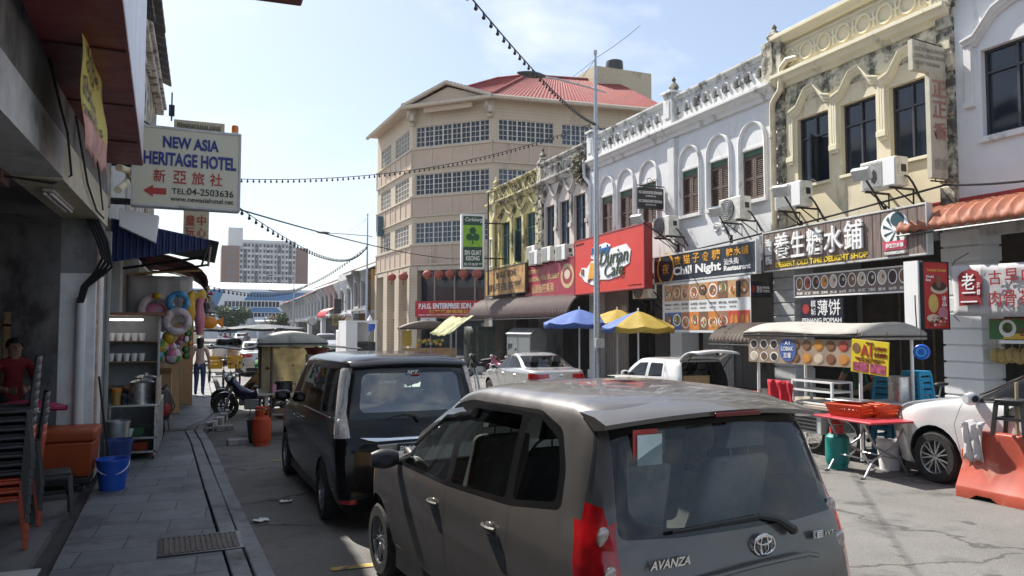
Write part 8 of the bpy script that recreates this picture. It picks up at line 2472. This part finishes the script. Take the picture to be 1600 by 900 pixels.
for i in range(9):
 y=D-.25-pn*i/9.3
 c_=[1,1,1,None,6,6,4,6,2][i]
 if c_ is None:continue
 for zz,rr in((z-.2,.085),(z-.41,.085)):
  k_=c_ if zz>z-.3 else[3,6,1,3,6,4,3,6,4][i]
  mb.disc((.026,y,zz),rr*1.2,'x',16,0 if i<3 else k_,r2=rr)
  mb.disc((.022,y,zz),rr*.9,'x',14,k_,r2=rr*.75)
mb.build('food_pictures',dm,ST,smooth=0,at=[D-.25-pn*3.3/9.3],ax=1)
mb=MB().disc((.018,D-.25-pn*3.3/9.3,z-.29),.20,'x',22,r2=.19)
mb.build('blue_disc',bl,ST,smooth=0)
def xtext(root,items,m,x):
 for s,y0,y1,z0,z1 in items:
  mb=MB()
  vs,fs=glyphs(s,.02)
  ax,bx=min(p.x for p in vs),max(p.x for p in vs)
  ay,by=min(p.y for p in vs),max(p.y for p in vs)
  mb.add([(x,y0+(p.x-ax)/(bx-ax)*(y1-y0),z0+(p.y-ay)/(by-ay)*(z1-z0))for p in vs],fs)
  mb.build('lettering',m,root,smooth=0)
yc=D-.25-pn*3.3/9.3
xtext(ST,[('A1',yc+.06,yc-.06,z-.20,z-.14),('LOBAK',yc+.14,yc-.14,z-.30,z-.23),('五香',yc+.09,yc-.09,z-.42,z-.33)],M['letwhite'],.012)
# glass case on the stall
P=px(1302,633,X=9.2)
t=thing('glass_case','white framed glass food case on the counter of the right stall','display case',(9.16,P.y-.02,.805))
w_,d_,h_=.85,.4,px(1302,598,X=9.2).z-.805
mb=MB()
for x in(0,d_):
 for y in(0,w_):mb.box(x-.018,x+.018,y-.018,y+.018,0,h_)
for zz in(0.01,h_*.55,h_-.02):
 for a in((0,d_,-.016,.016),(0,d_,w_-.016,w_+.016),(-.016,.016,0,w_),(d_-.016,d_+.016,0,w_)):mb.box(*a,zz,zz+.03)
mb.build('frame',M['letwhite'],t,smooth=0)
mb=MB().poly([(0,0,0),(0,w_,0),(0,w_,h_),(0,0,h_)]).poly([(0,0,0),(d_,0,0),(d_,0,h_),(0,0,h_)])
mb.build('pane',GL_clear,t,smooth=0)
t=thing('red_shirt','bright red shirt draped to dry over the left end of the glass case','cloth',px(1202,632,X=9.1),-90)
rows=[[(.62*i/10,-.03+.035*sin(i*1.7+k*.4)-.02*k/6,(.42-.10*abs(sin(i*.63+.6))*(k<2)-.06*(i in(0,10)))*k/6+(.02 if k else-.12*(i in(4,5,8))+.05*(i in(1,2))))for i in range(11)]for k in range(7)]
MB().grid(rows).build('cloth',mat('bright_red_cloth',(0.50,0.012,0.03),.8),t,solid=.01)
# yellow placard
t=thing('placard','yellow placard with a big red A1 hanging tilted from the right stall canopy','sign',px(1330,580,X=8.98),-92)
W,H=span(px(1330,580,X=8.98),-92,1386),px(1330,529,X=8.98).z-px(1330,580,X=8.98).z
t.rotation_euler.y=radians(4)
MB().box(0,W,-.008,.008,0,H).build('panel',mat('yellow_placard',(0.62,0.50,0.02),.5,var=.05),t,bevel=.002)
text(t,[('A1',W*.26,W*.56,H*.52,H*.86,.03)],MATS['red_lettering'],-.012)
text(t,[('LOBAK',W*.62,W*.95,H*.74,H*.84,.02),('五香鹵肉',W*.62,W*.95,H*.54,H*.68,CJ),('PENANG FAMOUS',W*.12,W*.9,H*.42,H*.47),('012-455 7281',W*.2,W*.8,H*.36,H*.40),('檳城',W*.4,W*.6,H*.89,H*.95)],MATS['maroon_print'],-.012)
MB().box(W*.06,W*.48,-.014,-.009,H*.05,H*.32).box(W*.53,W*.94,-.014,-.009,H*.05,H*.32).build('food_photo',mat('pinkish_food_print',(0.30,0.06,0.12),.5,scale=16,var=.7),t,smooth=0,at=[W*.5])
MB().disc((W*.14,-.014,H*.74),W*.11,n=16).build('roundel',dm[6],t,smooth=0)
MB().tube([(W*.1,0,H),(W*.1,.03,H+.14)],.005,4).tube([(W*.9,0,H),(W*.9,.03,H+.14)],.005,4).build('string',M['cable'],t)
# things on the stall counter, stools, pot
t=pot('tall stainless steel pot on the small side table at the right stall',px(1406,628,X=9.75),.16,.38,M['stainless'],lid=False)
ptz=t.location.z
t=thing('side_table','thin legged grey side table under the steel pot at the right stall','table',(9.75,t.location.y,0))
MB().box(-.35,.35,-.35,.45,ptz-.03,ptz-.002).build('table_top',M['lgrey'],t,bevel=.005)
for x,y in((-.3,-.3),(.3,-.3),(-.3,.4),(.3,.4)):MB().tube([(x,y,0),(x,y,ptz-.03)],.015,6).build('leg',M['blackm'],t)
cyan=mat('cyan_stool_plastic',(0.04,0.36,0.60),.42,var=.08)
st0=stool('x',(0,0,0),5,cyan,'stacked cyan plastic stools at the right stall')
nA=nB=9
b1,b2_=px(1388,640,X=10.35),px(1434,640,X=10.6)
for j,(p,n,nm)in enumerate(((b1,9,'left lower stack behind the steel pot'),(b2_,10,'right taller stack behind the steel pot'))):
 for k in range(n):
  pos='bottom' if k==0 else 'topmost' if k==n-1 else['','second','third','fourth','fifth','sixth','seventh','eighth','ninth'][k]
  lab='cyan plastic stool, '+pos+' in the '+nm
  if j==0 and k==0:st0.location=(p.x,p.y,.0);st0['label']=lab
  else:dup(st0,(p.x+.008*(k%3),p.y+.006*(k%2),.1*k+.0),5+2*(k%3),label=lab)
blu=thing('cable_reel','round blue plastic reel hanging from the right edge of the pale canopy','reel',px(1440,550,X=9.9),-60)
MB().lathe([(.001,-.04),(.10,-.04),(.115,-.02),(.115,.02),(.10,.04),(.001,.04)],n=20,axis='y').build('reel',bluep,blu)
MB().lathe([(.05,-.05),(.07,-.055),(.07,-.042)],n=16,axis='y').build('hub',cyan,blu)
MB().tube([(0,0,.11),(0,0,.45)],.005,4).build('string',M['cable'],blu)
pp=px(1350,640,X=10.5)
person('stall keeper in a dark green T-shirt bending over the counter of the right stall',(10.55,pp.y+.05,.1),-75,1.62,shirt=mat('dark_green_shirt',(0.03,0.09,0.05),.8),legs=MATS['black_trousers'],arms={-1:[(-.19,-.10,.64),(-.12,-.26,.56)],1:[(.19,-.10,.64),(.1,-.26,.55)]},pose={'lean':.10})
# red folding table with baskets
fx,fy=8.62,8.02
zt=.78
t=thing('folding_table','red topped folding table with bent grey tube legs on the road','table',(fx+.12,fy+.06,0),-4)
MB().box(-.45,.45,-.56,.56,zt-.03,zt).build('table_top',mat('red_table_top',(0.42,0.04,0.055),.4,scale=3,dirt=((0.2,0.03,0.04),.25,4,1)),t,bevel=.008)
for y in(-.38,.30):
 MB().tube([(-.40,y,zt-.03),(-.20,y+.02,zt*.55),(.22,y+.03,zt*.30),(.38,y+.04,.015),(.46,y+.04,.015)],.017,7).build('leg',M['steel'],t)
 MB().tube([(.40,y+.06,zt-.03),(.20,y+.05,zt*.55),(-.22,y+.04,zt*.30),(-.38,y+.03,.015),(-.46,y+.03,.015)],.017,7).build('leg',M['steel'],t)
MB().tube([(-.22,-.35,zt*.30),(-.22,.33,zt*.30)],.012,6).tube([(.22,-.35,zt*.30),(.22,.33,zt*.30)],.012,6).build('stretcher',M['steel'],t)
def basket(label,P,a,b,h,m,rz=0):
 t=thing('plastic_basket',label,'basket',P,rz)
 r0=[(x*a*.8,y*b*.8,0.004)for x,y in((-1,-1),(1,-1),(1,1),(-1,1))]
 mb=MB()
 def wall_(f0,f1):mb.grid([[(x*a*(.8+.2*f),y*b*(.8+.2*f),h*f)for x,y in((-1,-1),(-.5,-1),(0,-1),(.5,-1),(1,-1),(1,-.5),(1,0),(1,.5),(1,1),(.5,1),(0,1),(-.5,1),(-1,1),(-1,.5),(-1,0),(-1,-.5))]for f in(f0,f1)],closed=True)
 wall_(0,.35);wall_(.47,.62);wall_(.74,1)
 for i in range(9):
  for s_ in(-1,1):
   f0,f1=.86,.96
   mb.tube([(a*.8*(i/4-1),s_*b*f0,h*.3),(a*.92*(i/4-1),s_*b*f1,h*.8)],.008,4)
   mb.tube([(s_*a*f0,b*.8*(i/4-1),h*.3),(s_*a*f1,b*.92*(i/4-1),h*.8)],.008,4)
 mb.poly(r0)
 mb.tube([(x*a,y*b,h)for x,y in((-1,-1),(1,-1),(1,1),(-1,1))],.012,5,closed=True)
 mb.build('basket',m,t,solid=.006,smooth=0)
 return t
basket('bright orange plastic basket on the red folding table',(8.68,8.25,zt),.22,.30,.17,mat('bright_orange_plastic',(0.55,0.07,0.01),.4),6)
basket('second orange basket tucked behind the first on the red folding table',(8.98,8.12,zt),.2,.26,.16,MATS['bright_orange_plastic'],-8)
t=thing('tray','flat steel tray lying across the orange baskets','tray',(8.9,8.5,zt+.19),12)
MB().box(-.2,.2,-.28,.28,0,.02).build('tray',M['stainless'],t,bevel=.006)
bucket('white paint bucket on the ground behind the red folding table',(9.25,8.15,0),.17,.42,M['letwhite'],False)
basket('orange basket on top of a green one at the shaded left of the right stall',(9.7,px(1176,612,X=9.7).y,.72),.2,.25,.1,MATS['bright_orange_plastic'])
basket('green basket under the orange one at the dark left side of the right stall',(9.7,px(1176,612,X=9.7).y,.60),.2,.25,.11,grv)
t=thing('metal_tin','tall steel tin standing at the left end of the right stall counter','tin',px(1192,628,X=9.3))
MB().lathe([(.001,0),(.09,0),(.09,.24),(.085,.24),(.08,.01),(.001,.01)],n=18).build('tin',M['stainless'],t)
# parked bicycle by the white pillar
t=thing('bicycle','old grey bicycle leaning by the white rusticated pillar behind the cyan stools','bicycle',(11.9,9.6,.12),80)
for y in(-.5,.5):
 w_=MB().tube([(0,y+.31*cos(2*pi*k/24),.33+.31*sin(2*pi*k/24))for k in range(24)],.018,6,closed=True).build('wheel',M['rubber'],t)
 mb=MB()
 for k in range(12):mb.tube([(0,y,.33),(0,y+.3*cos(k*.524),.33+.3*sin(k*.524))],.003,3)
 mb.build('spoke',M['steel'],w_)
MB().tube([(0,-.5,.33),(0,-.1,.3),(0,.38,.75),(0,-.2,.72),(0,-.1,.3)],.016,6).tube([(0,-.2,.72),(0,-.5,.33)],.012,6).tube([(0,.5,.33),(0,.38,.75),(0,.34,1.0)],.016,6).tube([(0,-.2,.72),(0,-.24,.9)],.014,6).build('frame',M['steel'],t)
MB().tube([(-.25,.26,1.02),(0,.36,1.0),(.25,.26,1.02)],.013,6).build('handlebar',M['steel'],t)
MB().sph((0,-.25,.93),(.08,.14,.04),10,6).build('saddle',M['black'],t)
# red water-filled barrier with a stool, stick and rag on it
brm=mat('faded_red_barrier',(0.42,0.075,0.045),.5,scale=2.5,var=.2,dirt=((0.55,0.25,0.18),.3,2.5,.6))
t=thing('road_barrier','faded red plastic road barrier at the lower right with a black stool on top','barrier',(8.86,5.55,0),92)
t.scale=(1,1,.92)
prof=[(-.27,0),(-.27,.14),(-.13,.42),(-.085,.86),(.085,.86),(.13,.42),(.27,.14),(.27,0)]
N=24
rows=[]
for i in range(N+1):
 x=-1.05+2.1*i/N
 k=(x+1.05)/2.1
 g=.055 if(.20<k<.34 or .66<k<.80)else 0
 foot=.06 if(.12<k<.24 or .44<k<.56 or .76<k<.88)else 0
 rows.append([(x,(y+(g if y<0 else-g)*(1 if .2<zz<.8 else 0)),max(zz,foot))for y,zz in[(-.27,0),(-.27,.13),(-.26,.15),(-.16,.36),(-.13,.42),(-.12,.50),(-.09,.80),(-.08,.86),(.08,.86),(.09,.80),(.12,.50),(.13,.42),(.26,.15),(.27,.13),(.27,0)]])
MB().grid(rows).poly(rows[0]).poly(rows[-1]).build('barrier_body',brm,t,bevel=.012)
MB().box(1.05,1.11,-.05,.05,.45,.60).build('coupling',orc,t,bevel=.01)
MB().box(-.85,-.60,-.06,.06,.86,.90).build('filler_cap',brm,t,bevel=.015)
stool('black plastic stool standing on top of the red barrier',(8.84,6.02,.79),12,blk,h=.42)
t=thing('wooden_stick','pale wooden stick standing up through the stool on the red barrier','stick',(8.82,5.98,.79))
MB().tube([(0,0,0),(-.02,-.02,.62)],.02,7).build('stick',mat('pale_stick',(0.35,0.28,0.18),.8),t)
t=thing('white_rag','crumpled white rag hung over the far end of the red barrier','rag',(8.72,6.44,.44),-86)
rows=[[(.25*i/8-.12,-.05+.03*sin(i*1.9+k*.6),.44*k/7+.02*sin(i*1.3))for i in range(9)]for k in range(8)]
rows+=[[(p[0],.02+.02*k,.45+.03*sin(i))for i,p in enumerate(rows[-1])]for k in range(1,5)]
MB().grid(rows).build('cloth',MATS['white_cloth'],t,solid=.008)
# grey utility cabinet on the right pavement
t=thing('utility_cabinet','grey metal roadside utility cabinet with a sloped roof and stencilled letters','cabinet',px(792,585,X=11.9),-90)
t.location.z=.12
h_=px(808,522,X=11.9).z-.12
W=span(t.location,-90,829)
gm=mat('grey_green_cabinet',(0.24,0.26,0.26),.5,.2,dirt=((0.12,0.12,0.11),.3,3,.6))
MB().box(0,W,0,.7,0,h_).build('body',gm,t,bevel=.01)
MB().ext([(-.06,-.06,h_),(-.06,.76,h_),(-.06,.35,h_+.26)],(W+.12,0,0)).build('roof',gm,t,bevel=.008)
for k in(0,1):MB().box(W*.5*k+.04,W*.5*(k+1)-.04,-.015,0,.1,h_-.08).build('door',gm,t,bevel=.006)
MB().box(W*.72,W*.80,-.03,-.015,h_*.45,h_*.55).build('latch',M['black'],t,smooth=0)
text(t,[('JEFF',.15,.62,h_*.60,h_*.76,.02)],M['letblack'],-.02)
# low stall with brown vault behind the van, box van, blue kiosk sign
t=thing('food_stall','far food stall with a brown vaulted roof in front of the tan corner building','food stall',(11.0,38.5,0),-10)
canopy(t,-1.5,1.5,-.8,1.2,2.05,.35,mat('brown_vault',(0.16,0.12,0.10),.6))
for x in(-1.4,1.4):
 for y in(-.7,1.1):MB().tube([(x,y,0),(x,y,2.05)],.03,6).build('post',M['steel'],t)
MB().box(-1.4,1.4,-.7,-.6,0,1.0).build('counter',M['card'],t,smooth=0)
MB().box(-1.4,-.9,-.72,-.66,1.1,1.9).build('yellow_panel',ye,t,smooth=0)
mb=MB()
for k in range(14):mb.sph((-.6+.1*k,-.55,1.15+.25*abs(sin(k*1.3))),.09,8,6,k%3)
mb.build('fruit_display',[orange,yelp,grv],t)
t=thing('tarpaulin_screen','dark green tarpaulin hung as a screen behind the motorcycles','tarpaulin',(11.7,34.6,.1),-72)
rows=[[(2.4*i/12,.05*sin(i*1.9),2.0*k/5)for i in range(13)]for k in range(6)]
MB().grid(rows).build('cloth',mat('dark_green_tarp',(0.035,0.05,0.045),.6,var=.3),t,solid=.01)
t=thing('box_truck','small white box truck or kiosk with an open side below the ochre wall','truck',(8.6,44,0),0)
MB().box(-.9,-.25,0,.06,.5,2.35).box(.82,.9,0,.06,.5,2.35).box(-.9,-.82,.06,2.6,.5,2.35).box(-.9,.95,.0,2.6,2.36,2.46).box(-.9,.9,2.5,2.6,.5,2.35).build('box_body',M['letwhite'],t,smooth=0)
MB().box(-.8,.9,.07,2.5,.5,1.2).build('counter',M['dark'],t,smooth=0)
for x in(-.75,.75):
 for y in(.4,2.2):MB().cyl((x-.1,y,.3),(x+.1,y,.3),.3,n=16).build('wheel',M['rubber'],t)
MB().box(-.85,.85,.1,4.2,.35,.5).box(-.8,.8,2.65,4.2,.5,1.9).build('cab',M['letwhite'],t,bevel=.05)
t=thing('kiosk_sign','white cone over a blue half round sign on the far lamp post','sign',px(578,506,X=10.4),0)
MB().lathe([(.001,.62),(.34,-.02)],n=14).build('cone',M['letwhite'],t)
MB().lathe([(.36,0),(.34,-.3),(.25,-.5),(.001,-.52)],n=16).build('bowl',bluep,t)
# trishaw-like cycle with yellow crates ahead on the left
t=thing('cargo_cycle','cargo tricycle carrying two yellow crates and pale tubs at the left kerb','tricycle',(.78,28.6,0),-4)
for x,y in((-.5,0),(.5,0),(0,-1.0)):
 MB().tube([(x,y+.3*cos(2*pi*k/20),.32+.3*sin(2*pi*k/20))for k in range(20)],.03,6,closed=True).build('wheel',M['rubber'],t)
MB().tube([(0,-1.0,.32),(0,-.5,.5),(0,0,.5)],.025,6).tube([(-.5,0,.32),(.5,0,.32)],.02,6).tube([(0,-.75,.45),(0,-.82,.95),(.2,-.85,1.0),(-.2,-.85,1.0)],.018,6).build('frame',M['blackm'],t)
MB().sph((0,-.75,.92),(.1,.14,.05),10,6).build('saddle',M['black'],t)
ycr=mat('yellow_crate_plastic',(0.55,0.32,0.01),.45)
for i,x in enumerate((-.30,.30)):
 b_=basket(('left','right')[i]+' yellow plastic crate on the cargo tricycle at the left kerb',(.78+x,28.45,.62),.25,.3,.42,ycr)
 bucket(('pale tub standing in the left','pinkish tub standing in the right')[i]+' yellow crate on the cargo tricycle',(.78+x*.8,28.5,.72),.2,.62,[M['letwhite'],MATS['peeling_pink_plaster']][i],False)
# green tarpaulin over a bike cover pole
t=thing('green_tarpaulin','bright green tarpaulin draped over a pole beyond the cardboard sheets','tarpaulin',(2.25,22.6,0))
rows=[]
for k in range(8):
 f=k/7
 rows.append([(-.85+2.0*i/12,.5*(f-.5),1.12+.42*sin(min(1,i/7)*1.57)-.5*abs(f-.5)**1.3+.05*sin(i*1.9+k))for i in range(13)])
MB().grid(rows).build('sheet',mat('green_tarp',(0.05,0.22,0.06),.55,scale=5,var=.35),t,solid=.012)
MB().tube([(-.35,0,0),(-.35,0,1.2)],.02,6).tube([(.7,0,0),(.7,0,1.45)],.02,6).build('pole',M['blackm'],t)
# dark red eave corner at the top of the picture
t=thing('awning_corner','dark red awning corner jutting out from the left signboard at the top edge','awning',(0,0,0))
a,b=px(388,0,Y=4.2),px(471,11,Y=4.2)
d_=b-a
a=a-d_*((a.x+.46)/d_.x)
MB().ext([a,b,b+Vector((0,0,.09)),a+Vector((0,0,.09))],(0,-1.7,0)).build('eave',M['maroon'],t,bevel=.01)
MB().tube([a+Vector((.02,-.2,.1)),b+Vector((-.1,-.2,.12))],.018,5).build('strut',M['blackm'],t)
# people far along the street
cl_=[mat('blue_grey_shirt',(0.12,0.15,0.22),.8),mat('white_shirt',(0.6,0.6,0.58),.8),MATS['dark_red_shirt'],MATS['blue_jeans']]
for i,(u,Y,l,rz)in enumerate(((345,62,'distant pedestrian in a white shirt at the left side of the road',20),(352,70,'distant pedestrian in dark red walking on the left side of the road',170),(386,66,'distant pedestrian in a blue grey shirt in the middle of the far road',10),(490,44,'pedestrian in a white shirt beside the far food cart on the right',30))):
 q=px(u,512,Y=Y)
 person(l,(q.x,Y,0),rz,1.62,shirt=cl_[(1,2,0,1)[i]],legs=MATS['black_trousers']if i%2 else cl_[3])
umbrella('white market umbrella over the far left pavement',(-.6,38,.15),1.5,2.35,[M['letwhite']],8,drop=.35)
umbrella('dark market umbrella beyond the white one on the far left',(.1,46,.1),1.7,2.2,[M['black']],8,drop=.3)
umbrella('wide black umbrella low over the road behind the middle food cart',(3.4,46,0),2.4,2.25,[M['black']],15,drop=.22)
# ------------------------------------------------------------------ thin tropical haze over the whole street
hz=box('haze',-70,130,-20,300,-1.4,48,None)
hm=bpy.data.materials.new('air')
hm.use_nodes=True
ht=hm.node_tree
ht.nodes.clear()
ho=ht.nodes.new('ShaderNodeOutputMaterial')
hv=ht.nodes.new('ShaderNodeVolumePrincipled')
hv.inputs['Color'].default_value=(0.86,0.91,1,1)
hv.inputs['Density'].default_value=0.00032
ht.links.new(hv.outputs[0],ho.inputs[1])
hz.data.materials.clear()
hz.data.materials.append(hm)
tag(hz,kind='stuff')
